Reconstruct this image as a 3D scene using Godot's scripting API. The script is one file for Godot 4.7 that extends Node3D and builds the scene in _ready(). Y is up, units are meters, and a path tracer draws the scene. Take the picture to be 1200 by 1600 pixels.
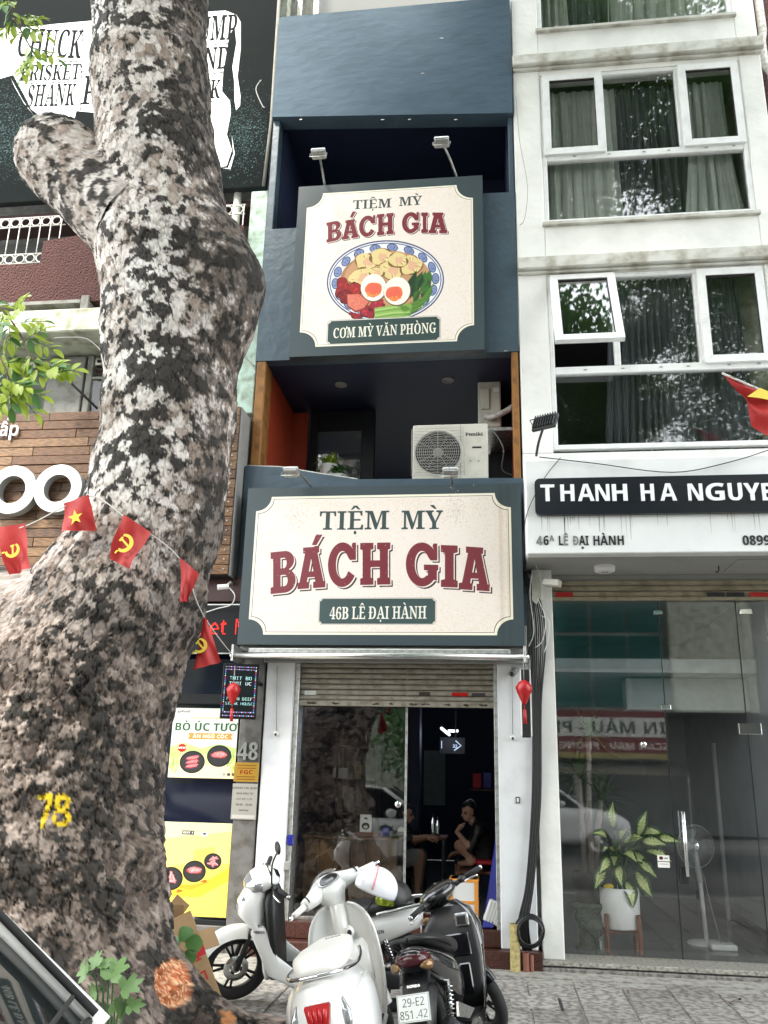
extends Node3D
# A narrow noodle shop between a steak house and a white building, scooters and an old street tree in front.
# x runs along the street, y up, z out of the facades towards the road; the facade line is z = 0 and the pavement y = 0.

const EYE := Vector3(0, 1.68, 8.7)
const FOCAL := 1336.0
var CB := Basis(Vector3(0.99201686, 0.02217638, -0.12414009), Vector3(0.01502081, 0.95662799, 0.29092485), Vector3(0.12520755, -0.29046704, 0.94865798))
var M := {}
var SANS: SystemFont
var SANSB: SystemFont
var SERIF: SystemFont
var SERIFB: SystemFont
var MONO: SystemFont
var rng := RandomNumberGenerator.new()

func _ready() -> void:
	rng.seed = 11
	setup_camera_light()
	fonts()
	materials()
	var t0 = Time.get_ticks_msec()
	for step in [["ground", build_ground], ["white", build_white_building], ["white shop", build_white_shop], ["noodle", build_noodle_shop], ["noodle inside", build_noodle_inside], ["signs", build_signs], ["left", build_left_building], ["tree", build_tree], ["opposite", build_opposite], ["cars", build_cars], ["scooters", build_scooters], ["people", build_people], ["small", build_small]]:
		step[1].call()
		print(step[0], " ", Time.get_ticks_msec() - t0)

func setup_camera_light() -> void:
	var cam := Camera3D.new()
	cam.name = "camera"
	cam.transform = Transform3D(CB, EYE)
	cam.keep_aspect = Camera3D.KEEP_HEIGHT
	cam.fov = rad_to_deg(2.0 * atan(800.0 / FOCAL))
	cam.near = 0.05
	cam.far = 400.0
	cam.current = true
	add_child(cam)
	var env := Environment.new()
	env.background_mode = Environment.BG_SKY
	var sm := ProceduralSkyMaterial.new()
	sm.sky_top_color = Color(0.84, 0.86, 0.88)
	sm.sky_horizon_color = Color(0.93, 0.93, 0.92)
	sm.sky_curve = 0.2
	sm.ground_bottom_color = Color(0.35, 0.35, 0.34)
	sm.ground_horizon_color = Color(0.6, 0.6, 0.6)
	sm.sun_angle_max = 60.0
	var sky := Sky.new()
	sky.sky_material = sm
	env.sky = sky
	env.background_energy_multiplier = 1.15
	env.ambient_light_source = Environment.AMBIENT_SOURCE_SKY
	env.tonemap_mode = Environment.TONE_MAPPER_LINEAR
	env.tonemap_exposure = EXPOSURE
	env.sdfgi_enabled = true
	env.ssao_enabled = true
	env.ssil_enabled = true
	var we := WorldEnvironment.new()
	we.name = "environment"
	we.environment = env
	add_child(we)
	var sun := DirectionalLight3D.new()
	sun.name = "sun"
	sun.light_energy = 0.5
	sun.light_angular_distance = 12.0
	sun.light_color = Color(1.0, 0.97, 0.92)
	sun.shadow_enabled = true
	sun.basis = Basis.looking_at(v3(0.35, -0.95, -0.75).normalized(), Vector3.UP)
	add_child(sun)

const EXPOSURE := 6.6

func v3(x: float, y: float, z: float) -> Vector3:
	return Vector3(x, y, z)

func v2(x: float, y: float) -> Vector2:
	return Vector2(x, y)

# ---------- photograph pixels to points ----------
func ray(px: float, py: float) -> Vector3:
	return CB * v3(px - 600.0, 800.0 - py, -FOCAL)

func at(px: float, py: float, z := 0.0) -> Vector3:
	var d := ray(px, py)
	return EYE + d * ((z - EYE.z) / d.z)

func aty(px: float, py: float, y := 0.0) -> Vector3:
	var d := ray(px, py)
	return EYE + d * ((y - EYE.y) / d.y)

# ---------- things ----------
func tag(o: Node, label: String, category := "", group := "", kind := "") -> Node:
	if label: o.set_meta("label", label)
	if category: o.set_meta("category", category)
	if group: o.set_meta("group", group)
	if kind: o.set_meta("kind", kind)
	return o

func thing(called: String, label: String, category: String, pos := Vector3.ZERO, group := "") -> Node3D:
	var o := Node3D.new()
	o.name = called
	o.position = pos
	add_child(o, true)
	tag(o, label, category, group)
	return o

# a shape in world coordinates as a part of a thing that is only moved
func part(parent: Node, called: String, s, m, label := "") -> MeshInstance3D:
	var mi := MeshInstance3D.new()
	mi.name = called
	mi.mesh = s if s is Mesh else done(s)
	mi.material_override = m if m is Material else mat(m)
	var off := Vector3.ZERO
	var q: Node = parent
	while q is Node3D and q != self:
		off += q.position
		q = q.get_parent()
	mi.position = -off
	parent.add_child(mi, true)
	if label: mi.set_meta("label", label)
	return mi

# a shape in the thing's own axes
func lpart(parent: Node, called: String, s, m, xf := Transform3D(), label := "") -> MeshInstance3D:
	var mi := MeshInstance3D.new()
	mi.name = called
	mi.mesh = s if s is Mesh else done(s)
	mi.material_override = m if m is Material else mat(m)
	mi.transform = xf
	parent.add_child(mi, true)
	if label: mi.set_meta("label", label)
	return mi

# a part made of sub-parts, standing at a point of the world
func group_at(parent: Node3D, called: String, pos: Vector3) -> Node3D:
	var o := Node3D.new()
	o.name = called
	o.position = pos - parent.position
	parent.add_child(o, true)
	return o

func single(called: String, s, m, label: String, category: String, group := "") -> MeshInstance3D:
	var mi := part(self, called, s, m)
	tag(mi, label, category, group)
	return mi

func structure(called: String, s, m, parent: Node = self) -> MeshInstance3D:
	var mi := part(parent, called, s, m)
	mi.set_meta("kind", "structure")
	return mi

# ---------- shapes ----------
func st(smooth := false) -> SurfaceTool:
	var s := SurfaceTool.new()
	s.begin(Mesh.PRIMITIVE_TRIANGLES)
	s.set_smooth_group(0 if smooth else -1)
	s.set_uv(Vector2.ZERO)
	return s

func done(s: SurfaceTool) -> ArrayMesh:
	s.generate_normals()
	return s.commit()

func tri(s: SurfaceTool, a: Vector3, b: Vector3, c: Vector3) -> void:
	s.add_vertex(a)
	s.add_vertex(b)
	s.add_vertex(c)

func quad(s: SurfaceTool, a: Vector3, b: Vector3, c: Vector3, d: Vector3) -> void:   # clockwise seen from the front; uv 0..1 with a at the top left
	s.set_uv(v2(0, 0)); s.add_vertex(a)
	s.set_uv(v2(1, 0)); s.add_vertex(b)
	s.set_uv(v2(1, 1)); s.add_vertex(c)
	s.set_uv(v2(0, 0)); s.add_vertex(a)
	s.set_uv(v2(1, 1)); s.add_vertex(c)
	s.set_uv(v2(0, 1)); s.add_vertex(d)

# a glazed opening: the four faces of a double pane
func glaze(s: SurfaceTool, a: Vector3, b: Vector3, c: Vector3, d: Vector3) -> void:
	for k in 4:
		var o := v3(0, 0, -0.005 * k)
		quad(s, a + o, b + o, c + o, d + o)

func box(s: SurfaceTool, lo: Vector3, hi: Vector3, bev := 0.0, xf := Transform3D()) -> void:
	var a := v3(minf(lo.x, hi.x), minf(lo.y, hi.y), minf(lo.z, hi.z))
	var b := v3(maxf(lo.x, hi.x), maxf(lo.y, hi.y), maxf(lo.z, hi.z))
	var c := (a + b) / 2
	var h := (b - a) / 2
	bev = minf(bev, minf(h.x, minf(h.y, h.z)) * 0.9)
	var ax := [Vector3.RIGHT, Vector3.UP, Vector3.BACK]
	for i in 3:
		var u: Vector3 = ax[(i + 1) % 3]
		var v: Vector3 = ax[(i + 2) % 3]
		var n: Vector3 = ax[i]
		var hu: float = (h * u).length() - bev
		var hv: float = (h * v).length() - bev
		var hn: float = (h * n).length()
		for sg in [-1.0, 1.0]:
			var o: Vector3 = c + n * hn * sg
			var p := [o - u * hu - v * hv, o + u * hu - v * hv, o + u * hu + v * hv, o - u * hu + v * hv]
			if sg > 0: quad(s, xf * p[3], xf * p[2], xf * p[1], xf * p[0])
			else: quad(s, xf * p[0], xf * p[1], xf * p[2], xf * p[3])
		if bev > 0.0:
			for su in [-1.0, 1.0]:
				for sv in [-1.0, 1.0]:
					var hn2 := hn - bev
					var e1: Vector3 = c + u * (hu + bev) * su + v * hv * sv
					var e2: Vector3 = c + u * hu * su + v * (hv + bev) * sv
					var p := [e1 - n * hn2, e1 + n * hn2, e2 + n * hn2, e2 - n * hn2]
					if su * sv > 0: quad(s, xf * p[0], xf * p[3], xf * p[2], xf * p[1])
					else: quad(s, xf * p[0], xf * p[1], xf * p[2], xf * p[3])
	if bev > 0.0:
		for sx in [-1.0, 1.0]:
			for sy in [-1.0, 1.0]:
				for sz in [-1.0, 1.0]:
					var k := v3(sx, sy, sz)
					var p1 := c + v3(h.x, h.y - bev, h.z - bev) * k
					var p2 := c + v3(h.x - bev, h.y, h.z - bev) * k
					var p3 := c + v3(h.x - bev, h.y - bev, h.z) * k
					if sx * sy * sz > 0: tri(s, xf * p1, xf * p3, xf * p2)
					else: tri(s, xf * p1, xf * p2, xf * p3)

func boxm(lo: Vector3, hi: Vector3, bev := 0.0) -> SurfaceTool:
	var s := st()
	box(s, lo, hi, bev)
	return s

# rings of points joined into a skin
func skin(s: SurfaceTool, rings: Array, closed := true, caps := true) -> void:
	var n: int = rings[0].size()
	for i in rings.size() - 1:
		var a: PackedVector3Array = rings[i]
		var b: PackedVector3Array = rings[i + 1]
		for j in (n if closed else n - 1):
			var k := (j + 1) % n
			s.add_vertex(a[j]); s.add_vertex(b[j]); s.add_vertex(b[k])
			s.add_vertex(a[j]); s.add_vertex(b[k]); s.add_vertex(a[k])
	if caps:
		for e in [0, rings.size() - 1]:
			var r: PackedVector3Array = rings[e]
			var m := Vector3.ZERO
			for p in r: m += p
			m /= n
			for j in n:
				var k := (j + 1) % n
				if e == 0: tri(s, m, r[j], r[k])
				else: tri(s, m, r[k], r[j])

func frame_of(d: Vector3) -> Array:
	var up := Vector3.UP if absf(d.y) < 0.9 else Vector3.RIGHT
	var u := d.cross(up).normalized()
	return [u, u.cross(d).normalized()]

func tube(s: SurfaceTool, pts: Array, r, n := 8) -> void:
	var rings := []
	var u := Vector3.ZERO
	for i in pts.size():
		var d: Vector3 = (pts[mini(i + 1, pts.size() - 1)] - pts[maxi(i - 1, 0)]).normalized()
		if u == Vector3.ZERO: u = frame_of(d)[0]
		u = (u - d * u.dot(d)).normalized()
		var v := u.cross(d)
		var rr: float = r[i] if r is Array else r
		var ring := PackedVector3Array()
		for j in n:
			var a := TAU * j / n
			ring.append(pts[i] + (u * cos(a) + v * sin(a)) * rr)
		rings.append(ring)
	skin(s, rings)

func smooth_line(pts: Array, k := 6) -> Array:
	var c := Curve3D.new()
	for i in pts.size():
		var t: Vector3 = (pts[mini(i + 1, pts.size() - 1)] - pts[maxi(i - 1, 0)]) / 6.0
		c.add_point(pts[i], -t, t)
	var out := []
	for i in pts.size() - 1:
		for j in k: out.append(c.sample(i, float(j) / k))
	out.append(pts[-1])
	return out

func lathe(s: SurfaceTool, prof: Array, xf := Transform3D(), n := 20, a0 := 0.0, a1 := TAU) -> void:   # v2(radius, height)
	var rings := []
	for p in prof:
		var ring := PackedVector3Array()
		for j in n:
			var a := a0 + (a1 - a0) * j / (n if a1 - a0 >= TAU - 0.001 else n - 1)
			ring.append(xf * v3(cos(a) * p.x, p.y, sin(a) * p.x))
		rings.append(ring)
	skin(s, rings, a1 - a0 >= TAU - 0.001, false)

# superellipse sections: [centre, half axis u, half axis v, exponent]
func swell(s: SurfaceTool, secs: Array, n := 24, caps := true) -> void:
	var rings := []
	for q in secs:
		var e: float = 2.0 / (q[3] if q.size() > 3 else 2.0)
		var ring := PackedVector3Array()
		for j in n:
			var a := TAU * j / n
			ring.append(q[0] + q[1] * signf(cos(a)) * pow(absf(cos(a)), e) + q[2] * signf(sin(a)) * pow(absf(sin(a)), e))
		rings.append(ring)
	skin(s, rings, true, caps)

func ball(s: SurfaceTool, c: Vector3, r: Vector3, n := 16, basis := Basis()) -> void:
	var secs := []
	var k := n / 2
	for i in k + 1:
		var a := PI * i / k
		secs.append([c + basis * v3(0, cos(a) * r.y, 0), basis * v3(maxf(sin(a), 0.001) * r.x, 0, 0), basis * v3(0, 0, maxf(sin(a), 0.001) * r.z), 2.0])
	swell(s, secs, n, false)

func prism(s: SurfaceTool, poly: PackedVector2Array, z0: float, z1: float, xf := Transform3D()) -> void:   # polygon in xy, pushed along z
	if Geometry2D.is_polygon_clockwise(poly): 
		poly = poly.duplicate()
		poly.reverse()
	var ids := Geometry2D.triangulate_polygon(poly)
	for i in range(0, ids.size(), 3):
		var a := poly[ids[i]]
		var b := poly[ids[i + 1]]
		var c := poly[ids[i + 2]]
		if (b - a).cross(c - a) < 0:
			var t := b
			b = c
			c = t
		tri(s, xf * v3(a.x, a.y, z1), xf * v3(c.x, c.y, z1), xf * v3(b.x, b.y, z1))
		tri(s, xf * v3(a.x, a.y, z0), xf * v3(b.x, b.y, z0), xf * v3(c.x, c.y, z0))
	for i in poly.size():
		var a := poly[i]
		var b := poly[(i + 1) % poly.size()]
		var p := [v3(a.x, a.y, z1), v3(b.x, b.y, z1), v3(b.x, b.y, z0), v3(a.x, a.y, z0)]
		quad(s, xf * p[0], xf * p[1], xf * p[2], xf * p[3])

func text_mesh(words: String, font: Font, size: float, depth: float) -> TextMesh:   # size: height of a capital, roughly
	var t := TextMesh.new()
	t.text = words
	t.font = font
	t.font_size = 64
	t.pixel_size = size / 46.0
	t.depth = depth
	t.curve_step = 0.6
	return t

func fonts() -> void:
	SANS = SystemFont.new(); SANS.font_names = PackedStringArray(["Droid Sans"])
	SANSB = SystemFont.new(); SANSB.font_names = PackedStringArray(["Droid Sans"]); SANSB.font_weight = 700
	SERIF = SystemFont.new(); SERIF.font_names = PackedStringArray(["Droid Serif"])
	SERIFB = SystemFont.new(); SERIFB.font_names = PackedStringArray(["Droid Serif"]); SERIFB.font_weight = 700
	MONO = SystemFont.new(); MONO.font_names = PackedStringArray(["Droid Sans Mono"])

# ---------- materials ----------
func lin(r: float, g: float, b: float) -> Color:
	return Color(r, g, b).linear_to_srgb()

var NT := {}
func ntex(key: String, freq: float, ramp: Array, kind := FastNoiseLite.TYPE_SIMPLEX_SMOOTH, octaves := 4, size := 512, normal := false, bump := 4.0) -> NoiseTexture2D:
	if NT.has(key): return NT[key]
	var f := FastNoiseLite.new()
	f.noise_type = kind
	f.frequency = freq
	f.fractal_octaves = octaves
	f.seed = key.hash() % 1000
	if kind == FastNoiseLite.TYPE_CELLULAR:
		f.cellular_return_type = FastNoiseLite.RETURN_DISTANCE2_SUB
		f.domain_warp_enabled = true
		f.domain_warp_amplitude = 12.0
		f.domain_warp_frequency = 0.02
	var t := NoiseTexture2D.new()
	t.noise = f
	t.width = size
	t.height = size
	t.seamless = true
	t.as_normal_map = normal
	t.bump_strength = bump
	if not normal and ramp.size():
		var g := Gradient.new()
		g.offsets = PackedFloat32Array(ramp.map(func(e): return e[0]))
		g.colors = PackedColorArray(ramp.map(func(e): return e[1]))
		t.color_ramp = g
	NT[key] = t
	return t

func grey(v: float) -> Color:
	return Color(v, v, v)

func mat(key: String) -> StandardMaterial3D:
	if not M.has(key): push_error("no material " + key)
	return M[key]

func plain(key: String, c: Color, rough := 0.7, metal := 0.0) -> StandardMaterial3D:
	var m := StandardMaterial3D.new()
	m.resource_name = key
	m.albedo_color = c
	m.roughness = rough
	m.metallic = metal
	M[key] = m
	return m

func mottled(key: String, c: Color, rough: float, tex: Texture2D, scale: float, bump: Texture2D = null, bump_scale := 1.0, metal := 0.0, bump_uv := -1.0) -> StandardMaterial3D:
	var m := plain(key, c, rough, metal)
	m.albedo_texture = tex
	m.uv1_triplanar = true
	m.uv1_world_triplanar = true
	m.uv1_scale = Vector3.ONE * scale
	if bump:
		m.normal_enabled = true
		m.normal_texture = bump
		m.normal_scale = bump_scale
	return m

func glass(key: String, c: Color, alpha: float) -> StandardMaterial3D:
	var m := plain(key, Color(c, alpha), 0.02)
	m.transparency = BaseMaterial3D.TRANSPARENCY_ALPHA
	m.metallic_specular = 1.0
	return m

func glow(key: String, c: Color, e: float) -> StandardMaterial3D:
	var m := plain(key, c, 0.5)
	m.emission_enabled = true
	m.emission = c
	m.emission_energy_multiplier = e
	return m

func materials() -> void:
	var soft := ntex("soft", 0.006, [[0.0, grey(0.90)], [0.5, grey(0.97)], [1.0, grey(1.0)]], FastNoiseLite.TYPE_SIMPLEX_SMOOTH, 5)
	var grime := ntex("grime", 0.008, [[0.0, Color(0.70, 0.68, 0.64)], [0.35, Color(0.87, 0.86, 0.84)], [0.55, grey(0.95)], [1.0, grey(1.0)]], FastNoiseLite.TYPE_SIMPLEX_SMOOTH, 6)
	var speck := ntex("speck", 0.09, [[0.0, grey(0.62)], [0.4, grey(0.85)], [0.7, grey(1.0)], [1.0, grey(1.0)]], FastNoiseLite.TYPE_SIMPLEX, 5)
	var stone := ntex("stone", 0.02, [[0.0, Color(0.50, 0.48, 0.46)], [0.4, Color(0.78, 0.77, 0.75)], [0.65, Color(0.95, 0.94, 0.92)], [1.0, Color(1, 0.98, 0.95)]], FastNoiseLite.TYPE_SIMPLEX, 7)
	var rough_n := ntex("rough_n", 0.03, [], FastNoiseLite.TYPE_SIMPLEX_SMOOTH, 5, 512, true, 6.0)
	var ripple_n := ntex("ripple_n", 0.012, [], FastNoiseLite.TYPE_SIMPLEX_SMOOTH, 3, 512, true, 7.0)
	var stucco_n := ntex("stucco_n", 0.045, [], FastNoiseLite.TYPE_SIMPLEX_SMOOTH, 3, 512, true, 14.0)
	# white building
	mottled("white_wall", lin(0.80, 0.80, 0.76), 0.75, soft, 0.35, rough_n, 0.12)
	mottled("white_ledge", lin(0.62, 0.62, 0.57), 0.8, grime, 0.7, rough_n, 0.25)
	mottled("white_fascia", lin(0.78, 0.79, 0.78), 0.6, soft, 0.5)
	mottled("soffit", lin(0.34, 0.34, 0.32), 0.8, soft, 0.5)
	mottled("upvc", lin(0.78, 0.79, 0.78), 0.35, soft, 1.5)
	plain("gasket", lin(0.02, 0.02, 0.02), 0.6)
	glass("window_glass", Color(0.05, 0.06, 0.06), 0.01)
	glass("shop_glass", Color(0.04, 0.06, 0.06), 0.01)
	mottled("curtain_pale", lin(0.34, 0.375, 0.335), 0.9, soft, 2.0)
	mottled("curtain_dark", lin(0.045, 0.055, 0.065), 0.85, soft, 2.0)
	plain("room_dark", lin(0.16, 0.165, 0.16), 0.9)
	mottled("shutter_beige", lin(0.33, 0.29, 0.20), 0.5, grime, 1.2)
	plain("black_sign", lin(0.007, 0.008, 0.013), 0.22)
	plain("letter_white", lin(0.85, 0.86, 0.88), 0.4)
	plain("letter_black", lin(0.012, 0.012, 0.014), 0.5)
	plain("letter_worn", lin(0.20, 0.20, 0.20), 0.6)
	mottled("marble", lin(0.42, 0.41, 0.38), 0.3, stone, 2.0)
	mottled("room_grey", lin(0.42, 0.45, 0.46), 0.7, soft, 0.6)
	mottled("floor_dark", lin(0.17, 0.175, 0.175), 0.15, soft, 1.0)
	mottled("skirting_black", lin(0.012, 0.013, 0.013), 0.15, soft, 2.0)
	mottled("steel", lin(0.62, 0.62, 0.61), 0.25, soft, 4.0, null, 1.0, 1.0)
	mottled("zinc", lin(0.60, 0.61, 0.60), 0.38, grime, 3.0, null, 1.0, 0.9)
	plain("chrome", lin(0.80, 0.81, 0.82), 0.07, 1.0)
	# noodle shop
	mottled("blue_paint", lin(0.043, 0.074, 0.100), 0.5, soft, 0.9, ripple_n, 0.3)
	var bp := mottled("blue_plaster", lin(0.060, 0.096, 0.130), 0.7, soft, 0.8, ripple_n, 0.3)
	bp.metallic_specular = 0.3
	bp.uv1_scale = v3(0.5, 1.1, 0.5)
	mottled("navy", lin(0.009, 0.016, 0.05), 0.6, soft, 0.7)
	mottled("orange_red", lin(0.30, 0.032, 0.006), 0.6, soft, 0.8)
	mottled("ochre", lin(0.27, 0.115, 0.022), 0.65, grime, 1.4, rough_n, 0.25)
	mottled("pillar_white", lin(0.72, 0.73, 0.74), 0.55, soft, 0.8)
	mottled("lintel_grey", lin(0.26, 0.26, 0.25), 0.6, soft, 0.9)
	mottled("shutter_tan", lin(0.30, 0.275, 0.225), 0.45, grime, 1.8)
	mottled("rust_stain", lin(0.05, 0.035, 0.025), 0.8, speck, 4.0)
	mottled("granite_red", lin(0.085, 0.03, 0.022), 0.35, stone, 3.0)
	mottled("sign_frame", lin(0.034, 0.05, 0.052), 0.4, grime, 1.5)
	plain("black_frame", lin(0.012, 0.013, 0.015), 0.45)
	M.black_frame.metallic_specular = 0.3
	mottled("ac_cream", lin(0.55, 0.53, 0.46), 0.5, soft, 1.5)
	plain("ac_black", lin(0.012, 0.012, 0.013), 0.5)
	plain("wire_grey", lin(0.35, 0.34, 0.31), 0.5)
	mottled("wood_counter", lin(0.10, 0.058, 0.03), 0.5, grime, 1.5)
	plain("shelf_black", lin(0.012, 0.011, 0.012), 0.4)
	plain("royal_blue", lin(0.012, 0.016, 0.21), 0.3)
	plain("crate_orange", lin(0.62, 0.24, 0.03), 0.5)
	plain("crate_white", lin(0.62, 0.62, 0.60), 0.5)
	plain("red_satin", lin(0.38, 0.008, 0.010), 0.35)
	mottled("flag_red", lin(0.42, 0.022, 0.020), 0.6, soft, 6.0)
	plain("flag_yellow", lin(0.72, 0.55, 0.05), 0.6)
	plain("string", lin(0.55, 0.54, 0.50), 0.8)
	# left building
	mottled("stucco_red", lin(0.075, 0.022, 0.018), 0.85, soft, 1.2, stucco_n, 1.3)
	mottled("old_plaster", lin(0.55, 0.58, 0.48), 0.85, grime, 0.9, rough_n, 0.4)
	mottled("old_concrete", lin(0.24, 0.24, 0.22), 0.85, grime, 0.9, rough_n, 0.4)
	mottled("teal_plaster", lin(0.50, 0.66, 0.58), 0.85, grime, 1.2, rough_n, 0.4)
	mottled("rail_white", lin(0.66, 0.66, 0.63), 0.5, grime, 4.0)
	plain("banner_black", lin(0.008, 0.014, 0.016), 0.6)
	mottled("maroon", lin(0.05, 0.010, 0.010), 0.4, soft, 1.0)
	mottled("grey_pillar", lin(0.135, 0.13, 0.125), 0.55, grime, 1.3, rough_n, 0.2)
	plain("blue_film", lin(0.004, 0.006, 0.018), 0.06)
	plain("brass", lin(0.55, 0.38, 0.12), 0.25, 1.0)
	for i in 5:
		var c: Color = [lin(0.16, 0.075, 0.028), lin(0.20, 0.10, 0.040), lin(0.115, 0.055, 0.024), lin(0.23, 0.125, 0.055), lin(0.14, 0.062, 0.022)][i]
		var w := mottled("plank%d" % i, c, 0.6, ntex("grain%d" % i, 0.03, [[0.0, grey(0.35)], [0.4, grey(0.75)], [0.6, grey(1.0)], [1.0, Color(1, 0.95, 0.85)]], FastNoiseLite.TYPE_SIMPLEX, 5), 1.0, rough_n, 0.4)
		w.uv1_scale = v3(0.5, 6.0, 1.0)
		w.uv1_offset = v3(i * 0.37, i * 0.21, 0)
	# street
	for i in 5:
		var v: float = [0.27, 0.31, 0.235, 0.33, 0.285][i]
		var t := mottled("paver%d" % i, lin(v * 1.08, v * 1.04, v * 0.98), 0.8, stone, 1.1, rough_n, 0.5)
		t.uv1_offset = v3(i * 0.31, i * 0.17, i * 0.43)
	mottled("joint", lin(0.33, 0.32, 0.29), 0.95, grime, 2.0)
	mottled("asphalt", lin(0.055, 0.055, 0.056), 0.9, stone, 0.8, rough_n, 0.6)
	mottled("kerb_stone", lin(0.26, 0.25, 0.24), 0.85, stone, 1.5, rough_n, 0.4)
	plain("cable_black", lin(0.010, 0.010, 0.011), 0.4)
	mottled("conduit_cream", lin(0.52, 0.43, 0.18), 0.7, grime, 5.0)
	mottled("conduit_rust", lin(0.28, 0.11, 0.075), 0.7, soft, 5.0)
	plain("plastic_white", lin(0.70, 0.70, 0.68), 0.4)
	plain("plastic_grey", lin(0.25, 0.25, 0.24), 0.5)
	plain("plastic_black", lin(0.012, 0.012, 0.013), 0.45)
	plain("rubber", lin(0.015, 0.015, 0.015), 0.85)
	glow("neon", Color(0.8, 0.88, 1), 0.13)
	glow("led_lamp", Color(1, 1, 1), 0.35)
	# scooters and cars
	var wp := plain("white_paint", lin(0.74, 0.74, 0.72), 0.25)
	wp.clearcoat_enabled = true
	wp.clearcoat = 0.8
	wp.clearcoat_roughness = 0.04
	var bpnt := plain("black_paint", lin(0.006, 0.006, 0.008), 0.2)
	bpnt.clearcoat_enabled = true
	bpnt.clearcoat = 1.0
	bpnt.clearcoat_roughness = 0.03
	plain("black_matte", lin(0.006, 0.006, 0.007), 0.45)
	plain("seat_white", lin(0.68, 0.67, 0.63), 0.5)
	plain("tail_red", lin(0.42, 0.008, 0.010), 0.08)
	plain("tail_dark", lin(0.05, 0.006, 0.010), 0.06)
	plain("lens_clear", lin(0.40, 0.41, 0.42), 0.05, 0.6)
	plain("lens_amber", lin(0.22, 0.13, 0.06), 0.06, 0.4)
	mottled("alloy", lin(0.42, 0.42, 0.42), 0.35, grime, 6.0, null, 1.0, 0.9)
	plain("helmet_white", lin(0.74, 0.76, 0.80), 0.15)
	plain("strap_pink", lin(0.62, 0.25, 0.29), 0.5)
	plain("visor_green", lin(0.25, 0.32, 0.03), 0.06, 0.6)
	plain("car_glass", lin(0.012, 0.014, 0.014), 0.03)
	plain("grey_paint", lin(0.10, 0.105, 0.11), 0.2, 0.5)
	# things
	mottled("cardboard", lin(0.34, 0.215, 0.105), 0.85, soft, 3.0)
	plain("card_red", lin(0.42, 0.012, 0.016), 0.6)
	plain("leaf_bright", lin(0.27, 0.36, 0.04), 0.45)
	plain("leaf_mid", lin(0.06, 0.15, 0.035), 0.5)
	plain("leaf_dark", lin(0.028, 0.07, 0.020), 0.45)
	plain("leaf_cream", lin(0.48, 0.53, 0.24), 0.45)
	for k in ["leaf_bright", "leaf_mid", "leaf_dark", "flag_red"]:
		M[k].backlight_enabled = true
		M[k].backlight = M[k].albedo_color * 0.8
	mottled("twig", lin(0.12, 0.085, 0.055), 0.8, soft, 6.0)
	mottled("cane_grey", lin(0.30, 0.26, 0.24), 0.8, speck, 6.0, rough_n, 0.6)
	plain("pot_white", lin(0.74, 0.75, 0.74), 0.3)
	plain("pot_black", lin(0.018, 0.018, 0.018), 0.6)
	mottled("ceramic_green", lin(0.05, 0.085, 0.05), 0.12, stone, 3.0)
	mottled("wood_red", lin(0.16, 0.05, 0.022), 0.5, soft, 4.0)
	mottled("cut_wood", lin(0.42, 0.15, 0.055), 0.8, ntex("chips", 0.05, [[0.0, Color(0.25, 0.12, 0.08)], [0.45, Color(0.7, 0.45, 0.35)], [0.6, Color(1, 0.9, 0.75)], [1.0, Color(1.0, 0.95, 0.8)]], FastNoiseLite.TYPE_SIMPLEX, 4), 5.0, stucco_n, 1.0)
	plain("skin", lin(0.30, 0.16, 0.10), 0.5)
	plain("hair", lin(0.012, 0.010, 0.009), 0.5)
	plain("cloth_black", lin(0.014, 0.014, 0.016), 0.8)
	plain("cloth_grey", lin(0.16, 0.16, 0.15), 0.8)
	plain("yellow_spray", lin(0.62, 0.45, 0.02), 0.7)

# ---------- flat print: pictures drawn in code ----------
func canvas(w: int, h: int, c: Color) -> Image:
	var im := Image.create(w, h, false, Image.FORMAT_RGB8)
	im.fill(c)
	return im

func fpoly(im: Image, contours: Array, c: Color) -> void:   # even-odd fill
	var y0 := 1e9
	var y1 := -1e9
	for q in contours:
		for p in q:
			y0 = minf(y0, p.y)
			y1 = maxf(y1, p.y)
	for y in range(maxi(0, int(floor(y0))), mini(im.get_height() - 1, int(ceil(y1))) + 1):
		var xs := []
		var yy := y + 0.5
		for q in contours:
			for i in q.size():
				var a: Vector2 = q[i]
				var b: Vector2 = q[(i + 1) % q.size()]
				if (a.y <= yy) != (b.y <= yy): xs.append(a.x + (yy - a.y) / (b.y - a.y) * (b.x - a.x))
		xs.sort()
		for k in range(0, xs.size() - 1, 2):
			var xa := int(round(xs[k]))
			var xb := int(round(xs[k + 1]))
			if xb > xa: im.fill_rect(Rect2i(xa, y, xb - xa, 1), c)

func ell(cx: float, cy: float, rx: float, ry: float, rot := 0.0, n := 36, a0 := 0.0, a1 := TAU) -> Array:
	var out := []
	for i in n:
		var a := a0 + (a1 - a0) * i / (n if a1 - a0 > TAU - 0.01 else n - 1)
		out.append(v2(cx, cy) + v2(cos(a) * rx, sin(a) * ry).rotated(rot))
	return out

func blob(cx: float, cy: float, rx: float, ry: float, rot := 0.0, wob := 0.12, n := 28) -> Array:
	var out := []
	var p1 := rng.randf() * TAU
	var p2 := rng.randf() * TAU
	for i in n:
		var a := TAU * i / n
		var k := 1.0 + wob * sin(a * 3 + p1) + wob * 0.7 * sin(a * 5 + p2)
		out.append(v2(cx, cy) + v2(cos(a) * rx * k, sin(a) * ry * k).rotated(rot))
	return out

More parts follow.
